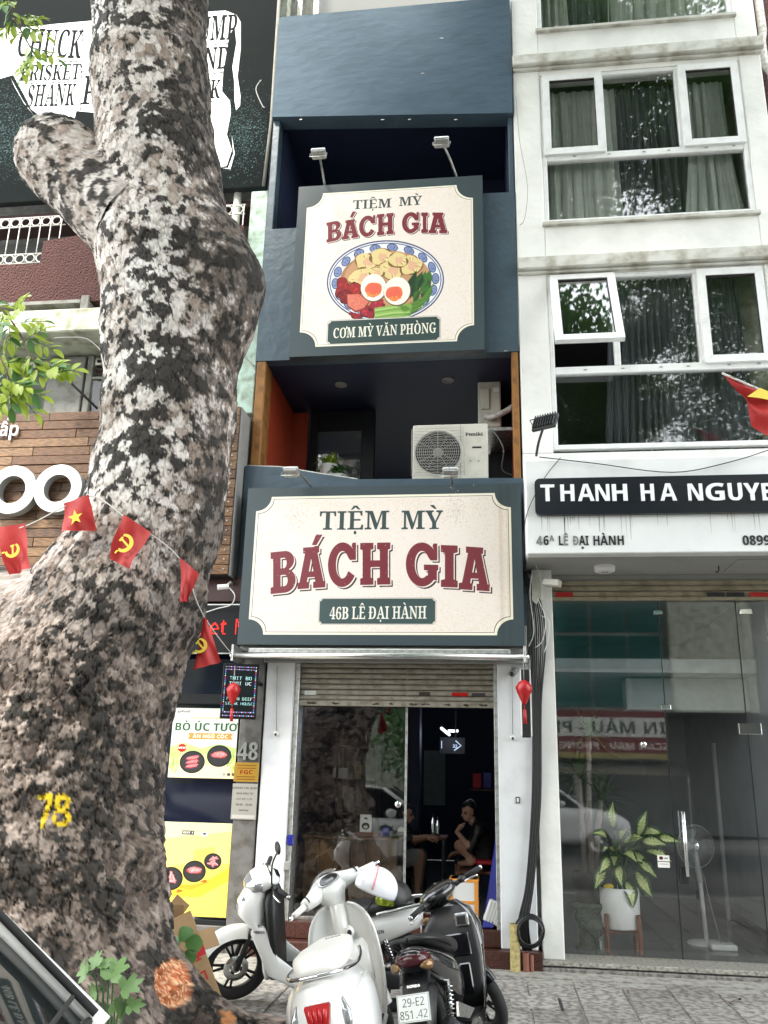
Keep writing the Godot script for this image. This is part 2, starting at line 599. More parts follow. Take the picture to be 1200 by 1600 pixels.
# letters of a font as filled triangles; (x, y) is the left end of the baseline, or the middle or right end
func ftext(im: Image, words: String, font: Font, x: float, y: float, cap: float, c: Color, wide := 1.0, align := 0.0, slope := 0.0, italic := 0.0) -> void:
	var t := text_mesh(base_words(words), font, 46.0, 0.0)
	t.horizontal_alignment = HORIZONTAL_ALIGNMENT_LEFT
	t.vertical_alignment = VERTICAL_ALIGNMENT_TOP
	t.curve_step = 1.5
	var arr := t.get_mesh_arrays()
	var v: PackedVector3Array = arr[Mesh.ARRAY_VERTEX]
	var ids: PackedInt32Array = arr[Mesh.ARRAY_INDEX]
	var base := -base_of(font)
	var k := cap / 46.0
	var x1 := 0.0
	for p in v: x1 = maxf(x1, p.x)
	var px := PackedVector2Array()
	for p in v:
		var qx := (p.x - x1 * align) * k * wide
		var qy := (p.y - base) * k
		px.append(v2(x + qx + qy * italic, y - qy + qx * slope))
	for i in range(0, ids.size(), 3):
		fpoly(im, [[px[ids[i]], px[ids[i + 1]], px[ids[i + 2]]]], c)
	# marks that the font lacks
	for i in words.length():
		if not MARKS.has(words[i]): continue
		var m: Array = MARKS[words[i]]
		var a := text_width(base_words(words.substr(0, i)), font)
		var b := text_width(base_words(words.substr(0, i + 1)), font)
		for pts in m[1]:
			var o := []
			for q in pts:
				var qx: float = (lerpf(a, b, q[0]) - x1 * align) * k * wide
				var qy: float = q[1] * cap
				o.append(v2(x + qx + qy * italic, y - qy + qx * slope))
			fpoly(im, [o], c)

const DOT := [[0.42, -0.12], [0.46, -0.07], [0.54, -0.07], [0.58, -0.12], [0.58, -0.2], [0.54, -0.25], [0.46, -0.25], [0.42, -0.2]]
const HORN := [[0.80, 0.86], [0.92, 0.92], [0.94, 1.12], [1.08, 1.12], [1.06, 0.90], [0.90, 0.78]]
const MARKS := {"Ệ": ["Ê", [DOT]], "Ạ": ["A", [DOT]], "Ậ": ["Â", [DOT]], "Ơ": ["O", [HORN]], "Ư": ["U", [HORN]], "Ở": ["O", [HORN]], "Ờ": ["O", [HORN]], "Ử": ["U", [HORN]], "Ố": ["Ô", [[[0.56, 1.3], [0.68, 1.5], [0.84, 1.5], [0.64, 1.3]]]], "Ẩ": ["Â", []], "Ầ": ["Â", []], "Ỏ": ["O", [[[0.45, 1.1], [0.52, 1.25], [0.42, 1.35], [0.56, 1.35], [0.62, 1.22], [0.53, 1.1]]]]}
func base_words(w: String) -> String:
	for k in MARKS: w = w.replace(k, MARKS[k][0])
	return w

func text_width(w: String, font: Font) -> float:
	return font.get_string_size(w, HORIZONTAL_ALIGNMENT_LEFT, -1, 64).x if w else 0.0

var BASES := {}
func base_of(font: Font) -> float:   # how far below the top of the line the baseline of a 64 px font stands
	if not BASES.has(font):
		var t := text_mesh("H", font, 46.0, 0.0)
		t.vertical_alignment = VERTICAL_ALIGNMENT_TOP
		t.horizontal_alignment = HORIZONTAL_ALIGNMENT_LEFT
		var lo := 1e9
		for p in t.get_mesh_arrays()[Mesh.ARRAY_VERTEX]: lo = minf(lo, p.y)
		BASES[font] = -lo
	return BASES[font]

func print_mat(key: String, im: Image, rough := 0.45, mottle: Texture2D = null, mscale := 3.0) -> StandardMaterial3D:
	var m := plain(key, Color.WHITE, rough)
	m.albedo_texture = ImageTexture.create_from_image(im)
	m.texture_repeat = false
	if mottle:
		m.detail_enabled = true
		m.detail_albedo = mottle
		m.detail_blend_mode = BaseMaterial3D.BLEND_MODE_MUL
		m.detail_uv_layer = BaseMaterial3D.DETAIL_UV_2
		m.uv2_triplanar = true
		m.uv2_world_triplanar = true
		m.uv2_scale = Vector3.ONE * mscale
	return m

# a printed face over the rectangle a (top left) b (top right) c (bottom right) d (bottom left)
func face(parent: Node, called: String, a: Vector3, b: Vector3, c: Vector3, d: Vector3, m, label := "") -> MeshInstance3D:
	var s := st()
	quad(s, a, b, c, d)
	return part(parent, called, s, m, label)

func letters(parent: Node, called: String, words: String, font: Font, cap: float, depth: float, pos: Vector3, m, wide := 1.0, align := HORIZONTAL_ALIGNMENT_LEFT) -> MeshInstance3D:
	var t := text_mesh(base_words(words), font, cap, depth)
	t.horizontal_alignment = align
	t.vertical_alignment = VERTICAL_ALIGNMENT_TOP
	var mi := part(parent, called, t, m)
	mi.scale = v3(wide, 1, 1)
	mi.position += pos + v3(0, base_of(font) * cap / 46.0, depth / 2)
	return mi

# ---------- the street ----------
func build_ground() -> void:
	var s := st()
	quad(s, v3(-120, -0.2, -120), v3(120, -0.2, -120), v3(120, -0.2, 120), v3(-120, -0.2, 120))
	structure("ground", s, "old_concrete")
	s = st()
	quad(s, v3(-60, -0.15, 5.35), v3(60, -0.15, 5.35), v3(60, -0.15, 15.0), v3(-60, -0.15, 15.0))
	structure("road", s, "asphalt")
	var pav := structure("pavement", boxm(v3(-30, -0.19, -0.6), v3(30, -0.012, 5.2)), "joint")
	# the pavers, each a slab of its own
	var tx := 0.385
	var tz := 0.40
	var x0: float = aty(967, 1538).x
	var shapes := []
	for v in 4:
		var q := st()
		var w := tx / 2 - 0.006 - v * 0.001
		box(q, v3(-w, -0.03, -tz / 2 + 0.004), v3(w, 0.0, tz / 2 - 0.004), 0.004)
		shapes.append(done(q))
	var r := RandomNumberGenerator.new()
	r.seed = 5
	for i in range(-8, 11):
		for j in 13:
			var c := v3(x0 + tx * (i + 0.5), r.randf_range(-0.004, 0.003), 0.33 + tz * (j + 0.5) + (tz * 0.5 if i % 2 == 0 else 0.0))
			if c.z > 5.0: continue
			if v2(c.x + 2.1, c.z - 4.0).length() < 1.25 and c.z > 2.7: continue
			var p := lpart(pav, "paver", shapes[r.randi() % 4], "paver%d" % (r.randi() % 5), Transform3D(Basis(v3(r.randf_range(-1, 1), 0.1, r.randf_range(-1, 1)).normalized(), r.randf_range(0, 0.006)), c))
			p.position -= pav.position
	# dusty cement along the foot of the fronts
	part(pav, "cement_strip", boxm(v3(-3.4, -0.03, 0.0), v3(4.4, 0.006, 0.31), 0.004), "joint")
	s = st()
	box(s, v3(-30, -0.2, 5.2), v3(30, 0.0, 5.35), 0.02)
	structure("kerb", s, "kerb_stone")
	s = st()
	box(s, v3(-60, -0.2, 15.0), v3(60, 0.0, 18.2), 0.02)
	structure("far_pavement", s, "kerb_stone")
	# an inspection cover set in the pavers
	var a := aty(797, 1556)
	var b := aty(876, 1579)
	var cov := thing("inspection_cover", "flat concrete inspection cover sunk among the pavers before the cable conduits", "cover", v3((a.x + b.x) / 2, 0, (a.z + b.z) / 2))
	part(cov, "lid", boxm(v3(a.x, -0.01, a.z), v3(b.x, 0.008, b.z), 0.004), "paver3")
	part(cov, "slot", boxm(v3(b.x + 0.003, -0.01, a.z + 0.02), v3(b.x + 0.025, 0.006, b.z - 0.01)), "gasket")

# ---------- white building ----------
func bar(parent: Node, called: String, lo: Vector3, hi: Vector3, m, bev := 0.006) -> MeshInstance3D:
	return part(parent, called, boxm(lo, hi, bev), m)

# one tall window: transom at yt, mullions at m1 and m2 above it; the sash of light `swing` stands open
func white_window(parent: Node, x0: float, x1: float, y0: float, y1: float, yt: float, m1: float, m2: float, swing := -1, sill := true) -> void:
	var wp := v3((x0 + x1) / 2, y0, 0)
	var w := group_at(parent, "window", wp)
	var f := 0.055
	var zf := -0.015
	var zb := -0.09
	bar(w, "frame", v3(x0, y0, zb), v3(x0 + f, y1, zf), "upvc")
	bar(w, "frame", v3(x1 - f, y0, zb), v3(x1, y1, zf), "upvc")
	bar(w, "frame", v3(x0 + f, y0, zb), v3(x1 - f, y0 + f, zf), "upvc")
	bar(w, "frame", v3(x0 + f, y1 - f, zb), v3(x1 - f, y1, zf), "upvc")
	bar(w, "transom", v3(x0 + f, yt - 0.045, zb), v3(x1 - f, yt + 0.045, zf), "upvc")
	for m in [m1, m2]: bar(w, "mullion", v3(m - 0.032, yt + 0.045, zb), v3(m + 0.032, y1 - f, zf), "upvc")
	var g := st()
	glaze(g, v3(x0 + f, yt - 0.045, -0.05), v3(x1 - f, yt - 0.045, -0.05), v3(x1 - f, y0 + f, -0.05), v3(x0 + f, y0 + f, -0.05))
	part(w, "pane", g, "window_glass")
	g = st()
	glaze(g, v3(m1 + 0.032, y1 - f, -0.05), v3(m2 - 0.032, y1 - f, -0.05), v3(m2 - 0.032, yt + 0.045, -0.05), v3(m1 + 0.032, yt + 0.045, -0.05))
	part(w, "pane", g, "window_glass")
	# two top-hung sashes, mitred
	for k in [0, 2]:
		var a: float = [x0 + 0.028, m1, m2 + 0.008][k]
		var b: float = [m1 + 0.012, m1, x1 - 0.028][k]
		var lo := yt + 0.02
		var hi := y1 - 0.028
		var hinge := v3((a + b) / 2, hi, 0.0)
		var sash := Node3D.new()
		sash.name = "sash"
		w.add_child(sash, true)
		sash.position = hinge - wp
		if swing == k: sash.rotation.x = -0.40
		var sw := 0.085
		var hw := (b - a) / 2
		var hh := hi - lo
		var s := st()
		var o := [v2(-hw, 0), v2(hw, 0), v2(hw, -hh), v2(-hw, -hh)]
		var n := [v2(-hw + sw, -sw), v2(hw - sw, -sw), v2(hw - sw, -hh + sw), v2(-hw + sw, -hh + sw)]
		for i in 4:
			var j := (i + 1) % 4
			var gap: Vector2 = (o[j] - o[i]).normalized() * 0.0012
			prism(s, PackedVector2Array([o[i] + gap, o[j] - gap, n[j] - gap, n[i] + gap]), -0.03, 0.028)
		lpart(sash, "sash_frame", s, "upvc")
		s = st()
		glaze(s, v3(-hw + sw - 0.01, -sw + 0.01, 0), v3(hw - sw + 0.01, -sw + 0.01, 0), v3(hw - sw + 0.01, -hh + sw - 0.01, 0), v3(-hw + sw - 0.01, -hh + sw - 0.01, 0))
		lpart(sash, "pane", s, "window_glass")
		s = st()
		for e in [[-hw + sw - 0.001, -hw + sw + 0.008, -hh + sw, -sw], [hw - sw - 0.008, hw - sw + 0.001, -hh + sw, -sw]]: box(s, v3(e[0], e[2], -0.01), v3(e[1], e[3], 0.018))
		box(s, v3(-hw + sw, -sw - 0.012, -0.01), v3(hw - sw, -sw + 0.001, 0.018))
		box(s, v3(-hw + sw, -hh + sw - 0.001, -0.01), v3(hw - sw, -hh + sw + 0.006, 0.018))
		lpart(sash, "seal", s, "gasket")
	for u in [0.16, 0.33, 0.5, 0.62, 0.8, 0.93]:
		var xx: float = lerpf(x0, x1, u)
		bar(w, "drain_cap", v3(xx - 0.018, yt - 0.004, zf), v3(xx + 0.018, yt + 0.008, zf + 0.008), "plastic_grey", 0.002)
	if sill: bar(w, "sill", v3(x0 - 0.03, y0 - 0.05, -0.05), v3(x1 + 0.03, y0 - 0.004, 0.045), "white_ledge", 0.006)

func curtain(label: String, x0: float, x1: float, y0: float, y1: float, z: float, m: String, folds: float, flare := 0.0, lean := 0.0, group := "") -> void:
	var s := st(true)
	var nx := int(folds * 10) + 2
	var ny := 10
	var rings := []
	var ph := rng.randf() * TAU
	for j in ny + 1:
		var v := float(j) / ny
		var ring := PackedVector3Array()
		for i in nx + 1:
			var u := float(i) / nx
			var w: float = lerpf(x0, x1, u) + (u - 0.5) * flare * v * v + lean * v
			var wob := sin(u * folds * TAU + ph + 0.7 * sin(v * 2.0 + u * 9.0)) * (0.030 + 0.014 * sin(u * 7.3 + ph)) + 0.012 * sin(u * folds * 2.7 * TAU + v)
			ring.append(v3(w + 0.008 * sin(v * 5 + u * 20), lerpf(y1, y0, v), z + wob * (0.55 + 0.45 * v)))
		rings.append(ring)
	skin(s, rings, false, false)
	single("curtain", s, m, label, "curtain", group)

func build_white_building() -> void:
	var xl := 0.335
	var xr: float = at(1191, 110).x
	var b := thing("white_building", "white rendered building with wide triple windows and a black name board", "building", v3((xl + xr) / 2, 0, 0))
	# windows, read off the photograph: x0 x1 y0 y1 transom m1 m2
	var w1 := [at(847, 240).x, at(1166, 225).x, at(1010, 340).y, at(1000, 106).y, at(1008, 236).y, at(941, 180).x, at(1063, 170).x]
	var w2 := [at(859, 570).x, at(1207, 560).x, at(1030, 698).y, at(1020, 422).y, at(1030, 573).y, at(962, 500).x, at(1093, 490).x]
	var w0 := [at(840, 30).x, at(1148, 12).x, at(990, 35).y, at(990, 35).y + (w1[3] - w1[2]), at(990, 35).y + (w1[4] - w1[2]), 0.0, 0.0]
	w0[5] = w1[5]
	w0[6] = w1[6]
	var x0: float = (w0[0] + w1[0] + w2[0]) / 3
	var x1: float = (w0[1] + w1[1]) / 2
	x1 = maxf(x1, w1[1])
	for w in [w0, w1, w2]:
		w[0] = x0
		w[1] = x1
	var yf: float = at(1000, 705).y   # top of the apron under the lowest window
	var top: float = w0[3] + 1.0
	# walls
	bar(b, "wall", v3(xl, yf, -0.22), v3(x0, top, 0), "white_wall", 0.012)
	bar(b, "wall", v3(x1, yf, -0.22), v3(xr, top, 0), "white_wall", 0.012)
	bar(b, "spandrel", v3(x0, w2[3], -0.22), v3(x1, w1[2], -0.004), "white_wall", 0.0)
	bar(b, "spandrel", v3(x0, w1[3], -0.22), v3(x1, w0[2], -0.004), "white_wall", 0.0)
	bar(b, "spandrel", v3(x0, w0[3], -0.22), v3(x1, top, -0.004), "white_wall", 0.0)
	bar(b, "wall", v3(xl, 3.77, -0.22), v3(4.9, yf, -0.004), "white_wall", 0.0)
	bar(b, "side_wall", v3(xl, 0.0, -9), v3(xl + 0.12, top, -0.222), "white_wall", 0.0)
	bar(b, "side_wall", v3(xr - 0.12, yf, -9), v3(xr, top, -0.222), "white_wall", 0.0)
	bar(b, "roof", v3(xl, top + 0.002, -9), v3(xr, top + 0.2, 0.2), "white_ledge", 0.0)
	# string courses
	for py in [[1030.0, 84.0, 1010.0, 62.0], [1000.0, 411.0, 1000.0, 396.0]]:
		var lo: float = at(py[0], py[1], 0.09).y
		bar(b, "ledge", v3(xl - 0.0, lo, -0.02), v3(xr + 0.03, lo + 0.155, 0.10), "white_ledge", 0.012)
		bar(b, "ledge", v3(xl + 0.002, lo - 0.035, -0.02), v3(xr + 0.015, lo - 0.001, 0.045), "white_ledge", 0.008)
	# rooms behind the windows
	for w in [w0, w1, w2]:
		var s := st()
		var a := v3(xl + 0.13, w[2] - 0.3, -3.2)
		var c := v3(xr - 0.13, w[3] + 0.25, -0.23)
		box(s, v3(a.x, a.y, a.z), v3(c.x, c.y, a.z + 0.05))
		box(s, v3(a.x, a.y - 0.1, a.z + 0.052), v3(c.x, a.y, c.z))
		box(s, v3(a.x, c.y, a.z + 0.052), v3(c.x, c.y + 0.1, c.z))
		part(b, "room_shell", s, "room_dark")
	white_window(b, w0[0], w0[1], w0[2], w0[3], w0[4], w0[5], w0[6])
	white_window(b, w1[0], w1[1], w1[2], w1[3], w1[4], w1[5], w1[6])
	white_window(b, w2[0], w2[1], w2[2], w2[3], w2[4], w2[5], w2[6], 0, false)
	var d := x1 - x0
	# curtains
	curtain("grey-green curtain along the window edge next to the blue parapet, topmost white window", x0 + 0.02, x0 + d * 0.17, w0[2], w0[3], -0.2, "curtain_pale", 4, 0.05, 0, "grey-green curtains of the topmost white window")
	curtain("charcoal curtain between pale ones in the topmost window of the white building", x0 + d * 0.16, x0 + d * 0.45, w0[2], w0[3], -0.26, "curtain_dark", 6)
	curtain("narrow grey-green curtain between charcoal and wide pale curtains, topmost white window", x0 + d * 0.40, x0 + d * 0.6, w0[2], w0[3], -0.2, "curtain_pale", 4, 0.1, 0, "grey-green curtains of the topmost white window")
	curtain("wide grey-green curtain next to the brown wall, topmost white window", x0 + d * 0.62, x1 - 0.02, w0[2], w0[3], -0.2, "curtain_pale", 6, 0.1, 0, "grey-green curtains of the topmost white window")
	curtain("broad grey-green curtain closing the smaller sash of the middle window of the white building", x0 + 0.02, x0 + d * 0.385, w1[2], w1[3] - 0.1, -0.2, "curtain_pale", 7, 0.08)
	curtain("charcoal curtain hung between two grey-green ones in the white building", x0 + d * 0.33, x0 + d * 0.73, w1[2], w1[3] - 0.05, -0.27, "curtain_dark", 9)
	curtain("grey-green curtain flaring out at its hem beside the brown neighbour", x0 + d * 0.745, x0 + d * 0.93, w1[2], w1[3] - 0.12, -0.19, "curtain_pale", 5, 0.28)
	curtain("long charcoal pleated curtain above the black name board", x0 + d * 0.29, x0 + d * 0.66, w2[2], w2[3], -0.2, "curtain_dark", 12, 0.1, -0.06)
	curtain("charcoal curtain with shallow folds next to a strip of pale wall above the name board", x0 + d * 0.62, x0 + d * 0.90, w2[2], w2[3], -0.25, "curtain_dark", 6, 0.2, 0.02)
	part(b, "inner_wall", boxm(v3(x0 + d * 0.9, w2[2] - 0.25, -0.5), v3(x1 + 0.1, w2[3] + 0.2, -0.45)), "old_plaster")
	# apron, the projecting fascia and its soffit
	var zf := 0.70
	var sy: float = at(1010, 864, zf).y
	var ft: float = at(822, 719, zf).y
	bar(b, "fascia", v3(xl - 0.008, sy, 0.55), v3(4.9, ft, zf), "white_fascia", 0.01)
	bar(b, "fascia_top", v3(xl, ft - 0.12, 0.001), v3(4.9, ft - 0.01, 0.549), "white_fascia", 0.0)
	bar(b, "soffit", v3(xl + 0.002, sy + 0.012, -0.5), v3(4.9, sy + 0.06, 0.549), "soffit", 0.0)
	bar(b, "fascia_end", v3(xl - 0.006, sy + 0.061, 0.002), v3(xl + 0.05, ft - 0.121, 0.549), "white_fascia", 0.0)
	part(b, "access_hatch", boxm(v3(at(1150, 890, 0.3).x, sy + 0.004, -0.15), v3(at(1150, 890, 0.3).x + 0.7, sy + 0.0115, 0.38), 0.003), "soffit")
	# name board
	var sg0 := at(835, 748, zf + 0.05)
	var sg1 := at(836, 805, zf + 0.05)
	var nb := thing("name_board", "long black name board with white capital letters on white fascia", "sign", v3(sg0.x + 1.5, sg1.y, zf))
	var s := st()
	var poly := PackedVector2Array()
	var bx0 := sg0.x
	var by0 := sg1.y
	var by1 := sg0.y
	for k in 5: poly.append(v2(bx0 + 0.05 - 0.05 * sin(k * PI / 8), by0 + 0.05 - 0.05 * cos(k * PI / 8)))
	for k in 5: poly.append(v2(bx0 + 0.05 - 0.05 * cos(k * PI / 8), by1 - 0.05 + 0.05 * sin(k * PI / 8)))
	poly.append(v2(4.6, by1))
	poly.append(v2(4.6, by0))
	prism(s, poly, zf + 0.002, zf + 0.055)
	part(nb, "board", s, "black_sign")
	var cap: float = at(900, 757, zf + 0.06).y - at(900, 783, zf + 0.06).y
	var sp: float = (at(983, 780, zf + 0.06).x - at(845, 780, zf + 0.06).x)
	var xx := [845.0, 876.0, 903.0, 931.0, 957.0, 1002.0, 1032.0, 1076.0, 1104.0, 1139.0, 1164.0, 1192.0, 1216.0, 1236.0]
	var wd := [22.0, 22.0, 26.0, 22.0, 24.0, 21.0, 26.0, 23.0, 29.0, 22.0, 25.0, 16.0, 22.0, 20.0]
	var ch := ["T", "H", "A", "N", "H", "H", "A", "N", "G", "U", "Y", "E", "N", ""]
	for i in ch.size():
		if ch[i] == "": continue
		var p0 := at(xx[i], 783.5 - (xx[i] - 845.0) * 0.004, zf + 0.06)
		var mi := letters(nb, "letter", ch[i], SANSB, cap, 0.014, v3(p0.x, p0.y, zf + 0.056), "letter_white")
		var want: float = at(xx[i] + wd[i], 783, zf + 0.06).x - p0.x
		mi.scale.x = want / maxf(mi.mesh.get_aabb().size.x, 0.001)
		mi.position.x -= mi.mesh.get_aabb().position.x * mi.scale.x
	# painted address on the fascia
	var l0 := at(838, 852, zf)
	var l1 := at(975, 852, zf)
	var ch2: float = at(900, 838, zf).y - at(900, 852.5, zf).y
	var ad := Node3D.new()
	ad.name = "address_lettering"
	b.add_child(ad)
	var groups := [["4", 838.0, 847.5, "letter_worn"], ["6", 849.5, 857.5, "letter_black"], ["A", 858.5, 866.0, "letter_worn"], ["L", 873.5, 880.0, "letter_black"], ["Ê", 881.0, 888.0, "letter_worn"], ["Đ", 895.0, 904.0, "letter_worn"], ["ẠI", 905.0, 920.0, "letter_black"], ["HÀNH", 927.5, 975.0, "letter_black"], ["0899", 1161.0, 1204.0, "letter_black"], ["3", 1206.0, 1214.0, "letter_black"]]
	for gq in groups:
		var p0 := at(gq[1], 852.0 if gq[0] != "A" else 845.5, zf)
		var c2 := ch2 * (0.6 if gq[0] == "A" else 1.0)
		var mi := letters(ad, "letter", gq[0], SANSB, c2, 0.006, v3(p0.x, p0.y, zf + 0.001), gq[3])
		mi.scale.x = (at(gq[2], 852, zf).x - p0.x) / maxf(mi.mesh.get_aabb().size.x, 0.001)
		mi.position.x -= mi.mesh.get_aabb().position.x * mi.scale.x
	bar(ad, "letter", at(909, 857.5, zf) + v3(0, 0, 0.001), at(912, 854.5, zf) + v3(0, 0, 0.007), "letter_black", 0.0)
	# grime that ran down from the board, as the photograph shows it: thin dark runs of dirt
	var r := RandomNumberGenerator.new()
	r.seed = 3
	var gm := plain("run_dirt", lin(0.42, 0.42, 0.40), 0.9)
	for i in 46:
		s = st()
		var x := r.randf_range(bx0 + 0.05, 3.6)
		var l := r.randf_range(0.04, 0.26)
		var y1 := by0 - 0.002
		var wv := r.randf_range(0.002, 0.006)
		quad(s, v3(x - wv, y1, zf + 0.001), v3(x + wv, y1, zf + 0.001), v3(x + wv * 0.2, y1 - l, zf + 0.001), v3(x - wv * 0.2, y1 - l, zf + 0.001))
		part(b, "dirt_run", s, gm)
	# downlight of the soffit
	var lp := at(946, 886, 0.2)
	s = st(true)
	lathe(s, [v2(0.001, -0.05), v2(0.075, -0.05), v2(0.1, -0.04), v2(0.105, -0.01), v2(0.105, 0.012)], Transform3D(Basis(), v3(lp.x, sy, 0.12)), 28)
	var cl := thing("ceiling_lamp", "round flat white ceiling lamp under the white fascia", "lamp", v3(lp.x, sy, 0.12))
	part(cl, "cover", s, "plastic_white")
	s = st()
	for k in 3: box(s, v3(lp.x - 0.03 + k * 0.025, sy - 0.0525, 0.11), v3(lp.x - 0.015 + k * 0.025, sy - 0.0495, 0.135))
	part(cl, "vent_slot", s, "gasket")
	# hook in the soffit
	var hp := at(1127, 886, 0.2)
	s = st(true)
	tube(s, [v3(hp.x, sy + 0.02, 0.1), v3(hp.x, sy - 0.03, 0.1), v3(hp.x - 0.02, sy - 0.06, 0.1), v3(hp.x - 0.03, sy - 0.04, 0.1)], 0.006)
	single("ceiling_hook", s, "plastic_black", "small black hook screwed into the grey soffit", "hook")
	# brown neighbour behind the corner
	var nbh := thing("brown_building", "dark red brown wall and pale pipe at the corner of the white building", "building", v3(xr + 0.6, 0, -0.4))
	part(nbh, "wall", boxm(v3(xr + 0.06, 0, -6), v3(xr + 6, 14, -0.35)), "stucco_red")
	s = st(true)
	tube(s, [v3(xr + 0.16, 14, -0.25), v3(xr + 0.16, 10.6, -0.25), v3(xr + 0.13, 10.45, -0.25), v3(xr + 0.13, 10.1, -0.25), v3(xr + 0.2, 9.95, -0.25), v3(xr + 0.2, 0.1, -0.25)], 0.05, 10)
	part(nbh, "pipe", s, "rail_white")
	build_flag_pole()
	# floodlight on the corner of the fascia
	var fl := at(848, 706, 0.35)
	flood_light("floodlight", "finned black floodlight on a bent arm above the name board", at(838, 712, 0.05), at(842, 690, 0.25), at(852, 660, 0.5), Basis(Vector3.UP, -0.5) * Basis(Vector3.RIGHT, -0.5), 0.26, 0.2, "plastic_black")

func flood_light(called: String, label: String, foot: Vector3, mid: Vector3, head: Vector3, turn: Basis, w: float, h: float, m: String, group := "") -> Node3D:
	var f := thing(called, label, "floodlight", foot, group)
	var s := st(true)
	tube(s, smooth_line([foot, mid, head]), 0.014)
	part(f, "arm", s, m)
	s = st()
	var xf := Transform3D(turn, head)
	box(s, v3(-w / 2, -h / 2, -0.02), v3(w / 2, h / 2, 0.02), 0.008, xf)
	for k in 9:
		var x := -w / 2 + 0.02 + (w - 0.04) * k / 8.0
		box(s, v3(x - 0.004, -h / 2 + 0.01, 0.0205), v3(x + 0.004, h / 2 - 0.01, 0.045), 0.0, xf)
	part(f, "body", s, m)
	s = st()
	box(s, v3(-w / 2 + 0.015, -h / 2 + 0.015, -0.0245), v3(w / 2 - 0.015, h / 2 - 0.015, -0.0205), 0.0, xf)
	part(f, "lens", s, "lens_clear")
	s = st(true)
	tube(s, [xf * v3(-w / 2 - 0.012, 0, 0), xf * v3(-w / 2 - 0.012, 0, 0.07), xf * v3(w / 2 + 0.012, 0, 0.07), xf * v3(w / 2 + 0.012, 0, 0)], 0.006, 6)
	part(f, "yoke", s, m)
	return f

func build_flag_pole() -> void:
	# the national flag hanging in folds from a pole beyond the frame
	var f := thing("national_flag", "red flag with yellow star hanging in folds before the charcoal curtains", "flag", at(1190, 660, 0.5))
	var z := 0.62
	var edge := [[1131, 585], [1150, 592], [1175, 604], [1200, 616], [1230, 628]]
	var low := [[1132, 588], [1147, 604], [1165, 628], [1176, 664], [1212, 690]]
	var s := st(true)
	var rings := []
	for i in 25:
		var t := i / 24.0 * 4.0
		var k := mini(int(t), 3)
		var a := at(lerpf(edge[k][0], edge[k + 1][0], t - k), lerpf(edge[k][1], edge[k + 1][1], t - k), z)
		var c := at(lerpf(low[k][0], low[k + 1][0], t - k), lerpf(low[k][1], low[k + 1][1], t - k), z)
		var ring := PackedVector3Array()
		for j in 13:
			var v := j / 12.0
			ring.append(a.lerp(c, v) + v3(0, 0, 0.035 * sin(v * 9.0 + i * 0.45) * minf(1.0, i * 0.12)))
		rings.append(ring)
	skin(s, rings, false, false)
	part(f, "cloth", s, "flag_red")
	s = st()
	prism(s, PackedVector2Array([v2(-0.16, -0.02), v2(-0.02, 0.08), v2(0.1, 0.03), v2(0.16, 0.0), v2(0.08, -0.05), v2(-0.02, -0.03)]), -0.002, 0.002, Transform3D(Basis(Vector3.UP, 0.2), at(1192, 618, z + 0.06)))
	part(f, "star", s, "flag_yellow")
	s = st(true)
	tube(s, [at(1128, 583, z), at(1240, 632, z), at(1300, 660, z - 0.3), at(1330, 668, 0.02)], 0.012, 8)
	part(f, "pole", s, "rail_white")

